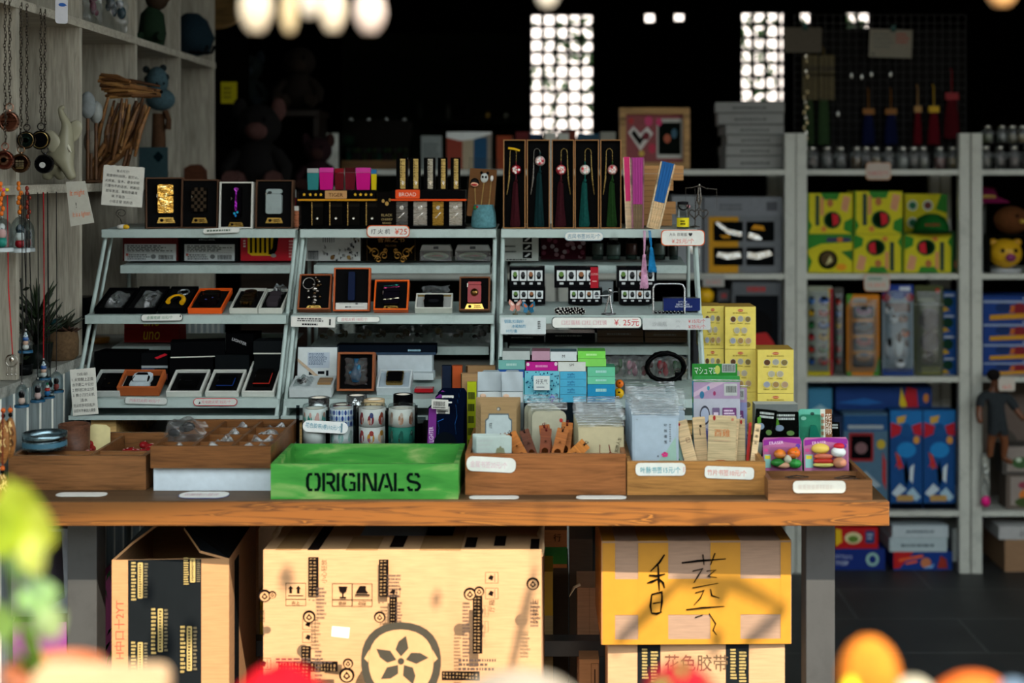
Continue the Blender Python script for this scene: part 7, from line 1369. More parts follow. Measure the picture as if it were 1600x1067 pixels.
carded('second card of coloured little cars behind the red edged one',1303,1318,449,'p:4a4a44',[(.4,.84-.135*i,.3,.05,BC[(i+2)%7]) for i in range(6)],dy=.06)
carded('orange card with four dark windows of toy cars',1323,1374,460,'p:c87a18',[(.5,.80-.19*i,.26,.06,c) for i,c in enumerate(('g:6a1a4a','g:1c4a5a','g:8a1424','g:7a4a1c'))],extra=[('o',.18,.70-.2*i,.84,.86-.2*i,'p:16181a',.08) for i in range(4)]+[('r',.2,.9,.6,.96,'p:b0a898'),('p',[(.8,.0),(1,.0),(1,.25),(.9,.1)],'p:3a7a24'),('p',[(0,.86),(.2,1),(0,1)],'p:4a8a2c'),('r',0,.0,.15,.05,'p:3a7a24')])
carded('blue headed card with white robot pieces',1379,1427,445,'p:8a98a0',[(.2,.72,.14,.05,'g:c8d0d4'),(.35,.63,.16,.05,'g:d8e0e2'),(.65,.63,.16,.05,'g:7a4a34'),(.5,.34,.16,.14,'g:d0d8da'),(.75,.3,.12,.1,'g:8a98a0'),(.2,.3,.14,.12,'g:aab4ba'),(.72,.47,.14,.05,'g:b85424'),(.55,.14,.2,.05,'g:c8d0d4')],extra=[('r',0,.86,1,1,'p:1c3a8a'),('e',.12,.86,.13,.05,'p:a81c34'),('e',.88,.86,.12,.05,'p:a81c34'),('r',.55,.94,.9,.98,'p:c8d0d8'),('r',.35,.84,.65,.92,'p:4a6aa8'),('r',0,0,1,.08,'p:16387a'),('r',.1,.7,.9,.8,'p:5a3424')])
carded('army green carded toy with a dark vehicle',1429,1474,446,'p:464c2c',[(.5,.62,.34,.13,'g:191c18'),(.5,.38,.32,.12,'g:14161a'),(.5,.2,.26,.07,'g:2c3424')],extra=[('r',0,.78,1,.8,'p:8a8f7a'),('r',.1,.82,.7,.86,'p:a0a080'),('e',.8,.94,.08,.03,'p:a83424'),('r',.25,.02,.9,.1,'p:7a7a40')])
for i,(yb,yt,la) in enumerate(((585,555,'lowest'),(554,520,'second from bottom'),(519,488,'second from top'),(487,455,'topmost'))):
 Y=YS_+.05;M=FM(X(1484,Y),Y,(zsh[2]+.001) if i==0 else Z(yb+1,Y));b=MB();w=28*Y/F;hh=(Z(yt,Y)-M.translation.z)-.001
 if i:M=FM(X(1484,Y),Y,prev);hh=Z(yt,Y)-prev-.001
 b.box(-w/2,w/2,0,hh,-.12,0,'p:1a4a8c');b.prints([('e',.4,.5,.3,.25,'p:1c3a2c'),('p',[(0,0),(.5,.1),(.3,.25),(0,.3)],'p:b8901c'),('l',.2,.75,.8,.9,1,'p:c8d0d8')],w,hh,0);one('blue_box',b,'small blue toy box in the column beside the army green card, %s'%la,'toy box',M,'small blue toy boxes');prev=M.translation.z+hh+.001
TR=[('r',0,.7,1,.8,'p:8a98b0'),('e',.55,.45,.1,.25,'p:7a1c24'),('p',[(.1,.0),(.9,.1),(.9,.3),(.4,.25),(.1,.2)],'p:c08a1c'),('p',[(.4,.6),(.48,.6),(.46,.3),(.4,.3)],'p:b8601c'),('e',.3,.5,.12,.2,'p:0f2a5a'),('l',.6,.85,.95,.95,1,'p:c8d0e0')]
zz=zsh[2]+.001
for i,(yt,la) in enumerate(((562,'lowest'),(532,'second from bottom'),(500,'second from top'),(462,'topmost'))):
 M,w,h=stand(1536,1640,yt,YS_+.04,zz);b=MB();b.box(-w/2,w/2,0,h-.001,-.14,0,'p:16397c');b.prints(TR,w,h,0);one('train_box',b,'wide blue train set box at the right edge, %s of the pile'%la,'toy box',M,'blue train set boxes');zz+=h
 # plush heads and hat at the right edge
t=thing('plush_toy','yellow plush pig with a purple nose at the right edge','plush toy',FM(X(1572,YS_+.05),YS_+.06,zsh[1]+.001))
b=MB();b.lathe([(0,0),(.05,0),(.052,.012),(0,.014)],'p:b0b4b4',n=18);b.build('stand',t)
b=MB();b.ell((0,.064,0),(.056,.05,.048),'g:c89a1c',18,12);b.build('head',t)
for sx in (-1,1):b=MB();b.ell((sx*.04,.10,0),(.016,.014,.008),'g:b8881c',10,6);b.build('ear',t);b=MB();b.ell((sx*.022,.075,.044),(.007,.008,.004),'g:101214',8,6);b.build('eye',t)
b=MB();b.ell((.004,.052,.046),(.018,.014,.009),'g:7a2a5c',12,8);b.build('snout',t)
zt3=Z(368,YS_+.05)
b=MB();b.box(-.09,.09,0,.004,-.1,.04,'a:6a7a7a');b.box(-.106,-.1,zsh[1]-zt3+.002,0,-.1,.04,'a:6a7a7a');one('clear_tier',b,'small clear tier above the yellow plush pig','shelf',FM(X(1590,YS_+.05),YS_+.06,zt3))
t=thing('plush_toy','brown round plush bird head on the clear tier at the right edge','plush toy',FM(X(1582,YS_+.05),YS_+.06,zt3+.0045))
b=MB();b.ell((0,.047,0),(.06,.047,.05),'f:5a3418',16,11);b.build('head',t);b=MB();b.ell((.02,.045,.05),(.01,.008,.012),'g:b89a3c',10,6);b.build('beak',t);b=MB();b.ell((.004,.062,.046),(.006,.007,.004),'g:0c0c0c',8,6);b.build('eye',t)
b=MB();b.lathe([(.085,0),(.08,.006),(.045,.02),(.035,.05),(0,.056)],'f:7a1448',n=20);b.ell((0,.02,.045),(.03,.008,.01),'g:a88a3c',10,6);one('felt_hat',b,'magenta felt hat with a gold band above the brown plush','hat',FM(X(1562,YS_+.05),YS_+.22,Z(318,YS_+.05)))
b=MB();b.tube([(0,0,0),(0,Z(318,YS_+.05)-zsh[1],0)],.006,'k:4a4c4a');b.lathe([(0,0),(.04,0),(.04,.006),(0,.006)],'k:4a4c4a',n=16);one('hat_stand',b,'thin dark stand carrying the magenta felt hat','stand',FM(X(1562,YS_+.05),YS_+.22,zsh[1]+.0005))
# fourth level
bk('blue_box','long dark blue box with a red and yellow flash lying on the swimmer boxes shelf','toy box',1306,604,1456,None,'p:14356e',[('p',[(.68,0),(.86,0),(.84,.9),(.74,1)],'p:a81c28'),('p',[(.66,.2),(.72,0),(.74,.2),(.70,.7),(.68,1)],'p:c8b01c'),('p',[(0,.3),(.3,.5),(.5,.3),(.3,.2)],'p:1c5a9a'),('e',.94,.5,.03,.2,'p:b8702c')],.14,.10,zb=Z(640,YS_+.1))
b=MB();hb3=Z(640,YS_+.1)-zsh[3]-.002;b.box(-.16,.16,0,hb3,-.13,.0,'p:14202c');one('dark_carton',b,'dark carton behind the swimmer boxes carrying the long blue box','box',FM(X(1381,YS_+.1),YS_+.105,zsh[3]+.001))
bk('blue_box','light blue box standing beside the shelf post at the low tray end','toy box',1263,606,1300,3,'p:3a7a9a',[('p',[(0,.8),(.5,.86),(1,.8),(1,.7),(0,.72)],'p:8ab0c0')],.12,.08)
SW=[('r',0,0,1,.06,'p:0e1420'),('p',[(0,1),(1,1),(1,.8),(0,.78)],'p:1c6aa8'),('p',[(.02,.88),(.02,.72),(.3,.76),(.36,.84)],'p:b01c2c'),('p',[(.98,.88),(.98,.74),(.74,.76),(.66,.84)],'p:b01c2c'),('e',.5,.8,.17,.07,'p:144a80'),('p',[(.2,.93),(.5,.95),(.44,.88),(.22,.86)],'p:c89a3c'),('e',.82,.70,.1,.04,'p:d0903c'),('p',[(.15,.58),(.3,.54),(.38,.42),(.26,.4)],'p:b0402c'),('p',[(.14,.42),(.3,.52),(.44,.4),(.3,.46)],'p:c01c28'),('p',[(.42,.4),(.5,.5),(.6,.32),(.5,.22),(.44,.3)],'p:0a1422'),('p',[(.62,.42),(.74,.46),(.7,.26),(.6,.3)],'p:c8d4d8'),('p',[(.04,.16),(.3,.26),(.5,.2),(.2,.12)],'p:b8c8d0'),('p',[(.5,.16),(.7,.22),(.96,.12),(.8,.08)],'p:9ab8c8'),('o',.2,.08,.72,.14,'p:b08a4c',.03),('e',.5,.6,.3,.08,'p:1c7ab8')]
for x0,x1,la in ((1391,1441,'beside the windowed box'),(1443,1493,'beside the shelf post')):bk('swimmer_box','tall blue toy box with red wings and a black swimmer picture, %s'%la,'toy box',x0,641,x1,3,'p:11447c',SW,.065,.03,'tall blue swimmer toy boxes')
bk('toy_box','grey-blue toy box with a red framed window behind the low tray','toy box',1318,646,1387,3,'p:4a6a80',[('r',0,.82,1,.98,'p:1a4a7a'),('r',.1,.84,.9,.88,'p:9aa4a8'),('o',.12,.5,.68,.80,'p:8a2428',.04),('o',.17,.53,.63,.77,'p:141418',.04),('e',.4,.64,.14,.06,'p:7a5a5c'),('e',.85,.68,.1,.05,'p:b8a030'),('p',[(.88,.6),(.96,.5),(.96,.2),(.88,.3)],'p:a82c2c'),('p',[(.1,.3),(.5,.4),(.85,.25),(.5,.2)],'p:9aa8b0')],.07,.02)
bk('toy_box','narrow dark blue toy box with orange letters behind the lace tape card','toy box',1303,650,1316,3,'p:1c2c4a',[('r',.2,.6,.9,.7,'p:b8842c')],.1,.02)
# floor level
zz=.001
def fl(name,label,x0,x1,yt,Y,z,m,sp,d=.16,top=None):M,w,h=stand(x0,x1,yt,Y,z);b=MB();b.box(-w/2,w/2,0,h-.001,-d,0,m,top=top or m);b.prints(sp,w,h,0);one(name,b,label,'box',M); return z+h
YF=YS_+.04
z1=fl('toy_box','dark blue toy box on the floor under the red one, behind the table leg',1304,1383,857,YF,.001,'p:122a70',[('t','COSTTEXTS',.14,.62,.16,'p:a8b0d0',.42,-4),('t','TYSSP',.14,.32,.18,'p:c8d0e0',.26),('e',.75,.5,.13,.32,'p:8ab0a8'),('e',.75,.5,.07,.18,'p:122a70')])
fl('toy_box','bright red toy box with a yellow mark and a round face on the floor stack',1305,1372,824,YF,z1,'p:b01418',[('p',[(0,.1),(.16,.3),(.14,.9),(0,.95)],'p:d8b01c'),('e',.42,.5,.2,.28,'p:c8c090'),('e',.42,.45,.12,.16,'p:5a7a2c'),('o',.7,.25,.92,.85,'p:1c3a6a',.04),('l',.74,.4,.9,.75,2,'p:a8b0c0')])
z1=fl('toy_box','blue toy box with red lettering panel on the floor under white boxes',1396,1488,862,YF,.001,'p:10347c',[('p',[(0,.1),(0,1),(.35,1),(.1,.1)],'p:b01c20'),('p',[(.08,.6),(.5,.86),(.5,.7),(.1,.45)],'p:d85a2c'),('p',[(.2,.4),(.4,.55),(.4,.42),(.22,.3)],'p:d85a2c'),('e',.55,.4,.09,.28,'p:b8704a'),('p',[(.74,.1),(.8,.8),(.9,.6),(.92,.1)],'p:8a2a20'),('p',[(.5,.1),(.7,.35),(.66,.1)],'p:6a9ac8')])
z2=fl('white_box','lower flat white box with blue-grey lettering on the floor stack',1390,1480,840,YF,z1,'p:a8b8bc',[('l',.2,.3,.8,.6,1,'p:4a5a60')]);fl('white_box','upper flat white box with blue-grey lettering on the floor stack',1394,1482,821,YF,z2,'p:b0bcc0',[('l',.25,.35,.75,.65,1,'p:4a5a60')])
fl('white_crate','plain white crate on the floor behind the stacked toy boxes',1488,1514,826,YF+.1,.001,'p:a4aaa6',())
z1=fl('cardboard_box','plain brown cardboard box on the floor at the right edge',1570,1680,843,YF-.02,.001,'c:8a6a4c',(),.24);fl('white_box','flat white box with grey letters on the brown cardboard box',1561,1660,822,YF-.02,z1,'p:a8a8a6',[('t','台历',.4,.45,.5,'p:5a5a5a',.15)])
bk('photo_box','upper box with a green photograph at the right edge','box',1566,696,1640,None,'p:4a4642',[('r',.1,.1,1,.95,'p:8a8078'),('e',.4,.4,.2,.2,'p:3a5a34'),('e',.35,.5,.06,.08,'p:b8c8b0')],.08,.03,zb=Z(741,YS_+.03));bk('photo_box','lower box with orange flower photograph at the right edge','box',1572,742,1640,3,'p:5a5048',[('r',.1,.1,1,.95,'p:8a8078'),('e',.5,.4,.2,.2,'p:c8702c'),('e',.5,.2,.3,.15,'p:3a4a24'),('e',.4,.7,.12,.1,'p:8a3a4a')],.08,.03)
bk('backing_board','dim mottled board behind the dark figure at the right edge','board',1535,600,1650,3,'p:5a524a',[('e',.5,.7,.3,.2,'p:6a5c54'),('e',.3,.4,.2,.2,'p:4a443e')],.01,.22)
# hanging dark figure
Yd=YS_-.05
t=thing('action_figure','dark clothed jointed doll hanging at the right shelf post','doll',FM(X(1558,Yd),Yd,Z(722,Yd)))
def d3(px,py,dz=0):return (X(px,Yd)-X(1558,Yd),Z(py,Yd)-Z(722,Yd),dz)
skin('body',[(*d3(1558,655),.022),(*d3(1556,630),.027),(*d3(1556,615),.02),(*d3(1556,604),.012),(*d3(1554,592),.020),(*d3(1532,622),.013),(*d3(1526,645,.02),.011),(*d3(1528,660,.03),.010),(*d3(1580,626),.013),(*d3(1590,646,.02),.010),(*d3(1597,654,.03),.010),(*d3(1548,690),.015),(*d3(1546,716),.010),(*d3(1570,690),.015),(*d3(1568,716),.010),(*d3(1580,722,.02),.009)],[(0,1),(1,2),(2,3),(3,4),(2,5),(5,6),(6,7),(2,8),(8,9),(9,10),(0,11),(11,12),(0,13),(13,14),(14,15)],'g:6a4028',t)
skin('clothes',[(*d3(1558,655),.027),(*d3(1556,630),.032),(*d3(1556,613),.024),(*d3(1534,620),.017),(*d3(1528,638,.012),.015),(*d3(1578,624),.017),(*d3(1587,640,.014),.015),(*d3(1549,684),.019),(*d3(1569,684),.019)],[(0,1),(1,2),(2,3),(3,4),(2,5),(5,6),(0,7),(0,8)],'f:2c3134',t)
b=MB();b.ell(d3(1553,586,-.004),(.023,.020,.022),'f:14100e',12,8);b.build('hair',t)
b=MB();b.tube([d3(1554,588),(d3(1554,588)[0],Z(585,YS_)+.0-Z(722,Yd),.01)],.001,'f:202020',4);b.build('cord',t)
t=thing('silver_pouch','small clear packet with a hot pink foot hanging below the doll','packet',FM(X(1543,Yd+.01),Yd+.03,Z(796,Yd)))
b=MB();b.sheet(lambda u,v:((u-.5)*.026,.03+v*.15,.002*math.sin(6*u+9*v)),6,12,'x:8a9290');b.build('film',t);b=MB();b.ell((0,.02,0),(.016,.018,.01),'g:d8147a',12,8);b.build('pink_toy',t)
# wire grid panel with hanging goods above the jars
Yg=4.98
t=thing('grid_panel','black wire grid panel standing on the rear shelving','panel',FM(X(1375,Yg),Yg,zsh[0]+.001));w=(1508-1240)*Yg/F;hh=Z(24,Yg)-zsh[0]
b=MB()
n=22
for i in range(n+1):x=-w/2+w*i/n;b.tube([(x,0,0),(x,hh,0)],.0014,'k:26282a',4)
for i in range(20):y=hh*i/19;b.tube([(-w/2,y,.002),(w/2,y,.002)],.0014,'k:26282a',4)
b.build('wire_mesh',t)
b=MB();b.box(-w/2,w/2,0,Z(44,Yg)-zsh[0],-.012,-.006,'f:0d0c0b');b.build('cloth_backing',t)
YH=Yg-.02
def hang(name,label,cat,px,y0,y1,wpx,m,top=None,group=None,band=None):
 s=YH/F;M=FM(X(px,YH),YH,Z(y1,YH));t=thing(name,label,cat,M,group);L=(y1-y0)*s;r=wpx*s/2
 b=MB();b.lathe([(r,0),(r*.85,L*.35),(r*.55,L*.62),(r*.3,L*.66)],m,n=14,sz=.4);b.build('skirt',t)
 b=MB();b.tube([(0,L*.64,0),(0,L+.02,-.0),(0,L+.03,-.018)],.002,top or m,5)
 if top:b.box(-r*.8,r*.8,L*.62,L*.74,-.006,.006,top)
 b.build('head',t)
for px,y0,y1,w_,m,tp,la in ((1263,85,226,20,'f:2a3c22','g:6a5a2c','olive green, first from the post'),(1287,85,226,20,'f:2c4226','g:7a642c','olive green, second from the post'),(1357,150,226,22,'f:071034','g:8a5a24','navy blue, nearer the olive ones'),(1392,150,226,22,'f:071034','g:8a5a24','navy blue, nearer the red ones'),(1434,145,226,14,'f:5a0614','g:a8804a','narrow dark red'),(1459,145,226,20,'f:5a0614','g:c8a01c','dark red with a yellow head'),(1487,120,216,26,'f:4a0610','g:8a1c24','widest dark red, highest of the reds')):
 hang('hanging_tassel','hanging tassel on the wire grid, %s'%la,'tassel',px,y0,y1,w_,m,tp,'tassels on the wire grid')
for px,la in ((1266,'nearer the post'),(1292,'further from the post')):
 M,w,h=rect(px-12,86,px+12,156,YH-.012);b=MB();b.box(-w/2,w/2,0,h,-.004,0,'w:4c421f');b.box(-w/2,w/2,h*.54,h*.58,0,.001,'p:1c1a14')
 for k in (.3,.6):b.box(-w/2+w*k,-w/2+w*k+.002,0,h*.98,0,.0012,'p:2a2414')
 one('bamboo_slips',b,'yellowish bamboo slip scroll on the wire grid, %s'%la,'scroll',M,'bamboo scrolls on the wire grid')
for i,px in enumerate((1330,1346,1361,1391,1309)):
 y1=(118,120,116,116,178)[i];M=FM(X(px,YH),YH-.004,Z(y1,YH));t=thing('key_ring','small silver charm hanging on the wire grid, %s'%('between the scrolls and the blue tassels','second from the scrolls','above the nearer blue tassel','above the second blue tassel','lowest, bright')[i],'charm',M,'silver charms on the wire grid')
 b=MB();b.ell((0,0,0),(.006,.011,.004),'m:c8ccc8',10,7);b.build('charm',t);b=MB();b.tube([(0,.01,0),(0,.05,-.012)],.0012,'m:5a5a58',5);b.build('cord',t)
b=MB()
for k in range(20):b.ell((.006*math.sin(k*2.1),-.018*k,.004*math.cos(k*1.7)),(.007,.010,.004),'x:a89a74' if k%3 else 'x:d8d4c4',8,5)
one('foil_chain',b,'sparkling foil chain hanging beside the white post top','chain',FM(X(1258,YH),YH-.01,Z(88,YH)))
for x0,y0,x1,y1,la,sp in ((1225,43,1284,82,'dim blank card clipped to the top of the wire grid',()),(1358,46,1425,90,'pale card with red writing clipped to the wire grid',[('l',.1,.3,.6,.9,4,'p:7a7a70'),('l',.62,.5,.95,.9,3,'p:a85a50'),('r',.06,.08,.14,.12,'p:3a3a3a')])):
 price(la,x0,y0,x1,y1,YH-.015,sp,body='p:8a8678' if sp else 'p:5c564a',rad=.02,name='sign_card',cat='card',roll=-2 if sp else 0)
 b=MB();b.box(-.008,.008,-.01,.012,-.006,.006,'g:0f4a44');one('binder_clip',b,'dark teal clip holding the %s'%('blank card' if not sp else 'written card'),'clip',FM(X((x0+x1)/2+2,YH),YH-.018,Z(y0,YH)),'clips on the wire grid')
 # dark back of the shop
Yk=6.4
t=thing('cabinet','tall dim cabinet with a curved panel against the rear wall','cabinet',FM(X(678,Yk),Yk,0));w=(822-535)*Yk/F;hh=Z(52,Yk)
b=MB();b.box(-w/2,w/2,0,hh,-.35,0,'p:232820');b.build('carcass',t)
b=MB();o=[(-w*.46,Z(178,Yk)),(w*.46,Z(178,Yk)),(w*.46,Z(84,Yk)),(w*.2,Z(84,Yk)),(.0,Z(96,Yk)),(-w*.16,Z(90,Yk)),(-w*.3,Z(78,Yk)),(-w*.46,Z(86,Yk))];b.prism(o,0,.02,'p:1c211b');b.build('panel',t,bevel=.004)
b=MB();b.box(-w*.0,w*.5,Z(196,Yk),Z(189,Yk),0,.16,'p:1f241e');b.build('ledge',t)
for i,(px,wd,hp,m,la) in enumerate(((655,14,30,'g:2a2e28','dim'),(700,8,26,'g:3a3c36','slim grey'),(730,16,26,'g:1c201e','squat dark'),(762,6,14,'m:d8b060','small golden'),(790,8,14,'m:6a6a60','small silver'))):
 Y=Yk-.1;b=MB();r=wd/2*Y/F;H2=hp*Y/F;b.lathe([(0,0),(r,0),(r,H2*.7),(r*.5,H2*.85),(r*.5,H2),(0,H2)],m,n=14);one('ornament',b,'%s bottle shaped ornament on the dim cabinet ledge'%la,'ornament',FM(X(px,Y),Y,Z(189,Yk)+.001),'ornaments on the cabinet ledge')
M,w,h=rect(345,128,370,162,4.6);b=MB();b.box(-w/2,w/2,0,h,-.002,0,'p:a89c10');b.prints([('l',.15,.2,.85,.8,3,'p:6a6410')],w,h,0);one('yellow_note',b,'yellow paper note on the dark post behind the cubby','note',M)
b=MB();b.box(X(336,4.61),X(384,4.61),4.61,4.66,0,2.75,'p:0d0c0b');o=struct('pillar_1',b)
# plush toys in the dark corner
def plush(label,px,py,sc,body,face,Y,ears=True,group='plush toys in the dark corner',zb=None):
 z=Z(py,Y);t=thing('plush_toy',label,'plush toy',FM(X(px,Y),Y,z if zb is None else zb),group)
 b=MB();b.lathe([(0,0),(.06*sc,.01*sc),(.075*sc,.06*sc),(.05*sc,.13*sc),(.02*sc,.15*sc)],body,n=16);b.build('body',t)
 b=MB();b.ell((0,.19*sc,0),(.065*sc,.06*sc,.055*sc),body,16,11);b.ell((0,.175*sc,.035*sc),(.035*sc,.028*sc,.03*sc),face,12,8);b.build('head',t)
 for sx in (-1,1):
  if ears:b=MB();b.ell((sx*.055*sc,.235*sc,0),(.022*sc,.034*sc,.012*sc),face if sx>0 else body,10,7);b.build('ear',t)
  b=MB();b.ell((sx*.025*sc,.205*sc,.052*sc),(.006*sc,.007*sc,.003*sc),'g:0a0a0a',8,5);b.build('eye',t)
  b=MB();b.tube([(sx*.05*sc,.11*sc,.02*sc),(sx*.085*sc,.07*sc,.04*sc),(sx*.08*sc,.03*sc,.05*sc)],[.022*sc,.02*sc,.018*sc],body,8);b.build('arm',t)
  b=MB();b.tube([(sx*.04*sc,.034*sc,.03*sc),(sx*.06*sc,.032*sc,.09*sc),(sx*.06*sc,.04*sc,.105*sc)],[.03*sc,.028*sc,.024*sc],face,8);b.build('leg',t)
zp=Z(300,4.4)
b=MB();b.box(X(372,4.4),X(505,4.4),4.35,4.6,zp-.03,zp-.001,'w:2a1c12');b.box(X(376,4.4),X(500,4.4),4.4,4.58,0,zp-.03,'w:22170f');one('dark_cabinet',b,'dark low cabinet carrying the plush toys in the corner','cabinet',T3(0,0,0))
plush('black plush toy with pinkish face between the two lifted ears',405,300,1.1,'f:0c0a09','f:4a302c',4.42)
plush('dark red plush toy behind the silver lighter box',497,300,.7,'f:1c0a0e','f:2c1814',4.50)
zq2=Z(172,4.7);b=MB();b.box(X(345,4.7),X(500,4.7),4.68,4.9,zq2-.02,zq2-.001,'w:1c140e')
for px in (350,490):b.box(X(px,4.7),X(px+8,4.7),4.7,4.86,0,zq2-.02,'w:1c140e')
one('dark_shelf',b,'dark tall shelf behind the plush toys','shelf',T3(0,0,0))
plush('brown plush toy slumped on the dark tall shelf',468,172,.85,'f:140e08','f:1c140c',4.76,False)
plush('dark blue-green plush toy on the dark tall shelf',388,172,.75,'f:08100f','f:0c1418',4.78)
t=thing('wicker_disc','pale brown woven disc hanging at the ceiling beside the cubby','basket',FM(X(346,4.5),4.5,Z(8,4.5)));b=MB();b.lathe([(.02,0),(.08,.012),(.10,.03),(.085,.028),(.02,.012)],'w:6a5230',n=28);o=b.build('disc',t);o.matrix_local=RX(70)
b=MB();b.tube([(0,0,0),(0,2.75-Z(8,4.5),0)],.002,'f:2a241c',5);b.build('cord',t)
# ---------------------------------------------------------------- cartons under the table
def uvp(x0,y0,x1,Y,zb):
 """turns image places on a front face into its own 0..1 coordinates"""
 h=PY(zb,Y)-y0
 return (lambda px:(px-x0)/(x1-x0)),(lambda py:1-(py-y0)/h)
 # open carton with black printed tape, next to the table leg
YA=2.53;xa,xb,ya=176,357,874
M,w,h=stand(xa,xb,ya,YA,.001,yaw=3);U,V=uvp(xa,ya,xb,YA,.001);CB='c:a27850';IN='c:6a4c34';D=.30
t=thing('open_carton','open cardboard carton with wide black tape and red marker beside the table leg','carton',M)
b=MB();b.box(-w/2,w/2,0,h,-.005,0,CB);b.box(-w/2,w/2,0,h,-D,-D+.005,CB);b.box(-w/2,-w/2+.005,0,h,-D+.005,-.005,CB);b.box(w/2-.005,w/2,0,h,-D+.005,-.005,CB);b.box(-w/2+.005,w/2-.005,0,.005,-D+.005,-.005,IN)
b.text('H中口十2YT',(U(188)-.5)*w,V(982)*h,.018,.0006,'p:c8503c',maxw=.17,rot=90);b.build('body',t)
TB='g:23282c'
b=MB();GLD='p:a8925c';sp=[('r',U(201),0,U(314),1,TB)]
for px,y0,y1 in ((216,878,934),(216,1002,1060),(247,950,1018),(297,872,910),(292,978,1048)):sp.append(('o',U(px),V(y1),U(px+8),V(y0),GLD,.01));sp.append(('l',U(px-10),V(y1+4),U(px-2),V(y0-2),12,GLD));sp.append(('l',U(px+10),V(y1),U(px+16),V(y0),12,'p:6a604a'));sp.append(('l',U(px+2),V(y1-2),U(px+6),V(y0+2),14,TB))
b.prints(sp,w,h,0);b.build('black_tape',t)
b=MB();b.box(w/2-.0,w/2+.0006,h*.0,h*.97,-.10,-.055,TB);b.build('side_tape',t)
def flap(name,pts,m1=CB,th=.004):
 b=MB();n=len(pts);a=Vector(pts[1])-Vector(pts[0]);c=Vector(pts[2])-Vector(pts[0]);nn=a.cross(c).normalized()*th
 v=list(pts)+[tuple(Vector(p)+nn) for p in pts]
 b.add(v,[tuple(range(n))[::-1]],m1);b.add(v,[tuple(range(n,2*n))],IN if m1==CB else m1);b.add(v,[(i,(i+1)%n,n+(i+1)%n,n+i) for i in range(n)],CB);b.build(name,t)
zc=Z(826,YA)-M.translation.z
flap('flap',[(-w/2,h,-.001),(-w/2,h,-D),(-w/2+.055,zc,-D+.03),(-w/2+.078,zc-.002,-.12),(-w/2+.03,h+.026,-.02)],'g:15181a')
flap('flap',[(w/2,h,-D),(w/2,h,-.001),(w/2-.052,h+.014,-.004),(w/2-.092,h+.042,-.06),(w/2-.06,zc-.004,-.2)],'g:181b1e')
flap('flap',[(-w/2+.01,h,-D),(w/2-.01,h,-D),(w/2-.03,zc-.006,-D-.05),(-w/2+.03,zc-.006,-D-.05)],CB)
# big middle carton printed all over
YB_=2.502;xa,xb,ya=411,846,860
M,w,h=stand(xa,xb,ya,YB_,.001,yaw=-.5);U,V=uvp(xa,ya,xb,YB_,.001);D=.33;IK='p:241c1a';ik='p:4a3c36';PK='c:b68a62'
t=thing('printed_carton','large cardboard carton covered in black transport print under the table middle','carton',M)
b=MB();b.box(-w/2,w/2,0,h,-D,0,PK,top='c:a8845c')
sp=[]
def R_(x0,y0,x1,y1,m=IK):sp.append(('r',U(x0),V(y1),U(x1),V(y0),m))
def G_(x0,y0,x1,y1,t_=.0016,m=IK):sp.append(('g',U(x0),V(y1),U(x1),V(y0),t_,m))
def L_(x0,y0,x1,y1,n,m=ik):sp.append(('l',U(x0),V(y1),U(x1),V(y0),n,m))
def T_(s_,px,py,hp,m=IK,mw=None,rot=0):sp.append(('t',s_,U(px),V(py),hp/583,m,mw/435 if mw else None,rot))
def P_(pts,m=IK):sp.append(('p',[(U(a),V(c)) for a,c in pts],m))
def E_(px,py,r,m=IK,ry=None):sp.append(('e',U(px),V(py),r/435,(ry or r)/583,m))
for x0,kind in ((446,0),(519,1),(550,2)): # arrows, glass, boot
 G_(x0,911,x0+32,947);R_(x0,936,x0+32,937)
 if kind==0:
  for q in (8,20):P_([(x0+q-4,920),(x0+q,915),(x0+q+4,920)]);R_(x0+q-2,920,x0+q+2,927)
  R_(x0+4,930,x0+28,931)
 if kind==1:P_([(x0+10,916),(x0+24,916),(x0+22,924),(x0+17,927),(x0+12,924)]);R_(x0+16,926,x0+18,933);R_(x0+12,932,x0+22,934)
 if kind==2:P_([(x0+12,915),(x0+22,915),(x0+22,922),(x0+26,926),(x0+6,926)]);R_(x0+5,928,x0+28,930)
 T_(('向上','易碎','勿踩')[kind],x0+16,942,6,mw=22)
def stamp(x0,y0,x1,y1,vert=True): # dark panel with pale lines of characters
 G_(x0,y0,x1,y1,.004);R_(x0+1,y0+1,x1-1,y1-1)
 rgx=random.Random(int(x0+y0));n=int(((y1-y0) if vert else (x1-x0))/5)
 for i in range(n):
  for k in (0,1):
   if vert:a,c=x0+2.5+k*(x1-x0-4)/2,y0+2+i*5;R_(a,c,a+(x1-x0-6)/2-1-rgx.random(),c+2.6-rgx.random(),'p:9c7a54');R_(a+1,c+.7,a+(x1-x0-6)/2-2,c+1.6)
   else:a,c=x0+2+i*5,y0+2.5+k*(y1-y0-4)/2;R_(a,c,a+2.6-rgx.random(),c+(y1-y0-6)/2-1-rgx.random(),'p:9c7a54');R_(a+.7,c+1,a+1.6,c+(y1-y0-6)/2-2)
stamp(482,870,498,931);stamp(593,872,608,930);stamp(610,925,622,1013);stamp(740,925,755,1014);stamp(440,1024,532,1040,False);stamp(477,998,492,1060);stamp(694,1034,752,1048,False)
for x0,y0,x1,y1,n in ((502,904,518,954,9),(611,884,633,920,7),(726,926,738,1012,16),(624,926,634,1000,16),(440,1012,530,1021,2),(500,1000,512,1060,10),(720,1012,780,1032,3),(844-14,925,846,965,7)):L_(x0,y0,x1,y1,n)
T_('防潮防压',838,940,9,mw=44,rot=90);T_('小心轻放',514,880,9,mw=36,rot=90);T_('防潮防压',600,992,8,mw=40,rot=90);T_('轻放防压',590,1030,9,mw=28);T_('压放',419,948,9,mw=20,rot=90);T_('厅箱',771,932,9,mw=20,rot=90)
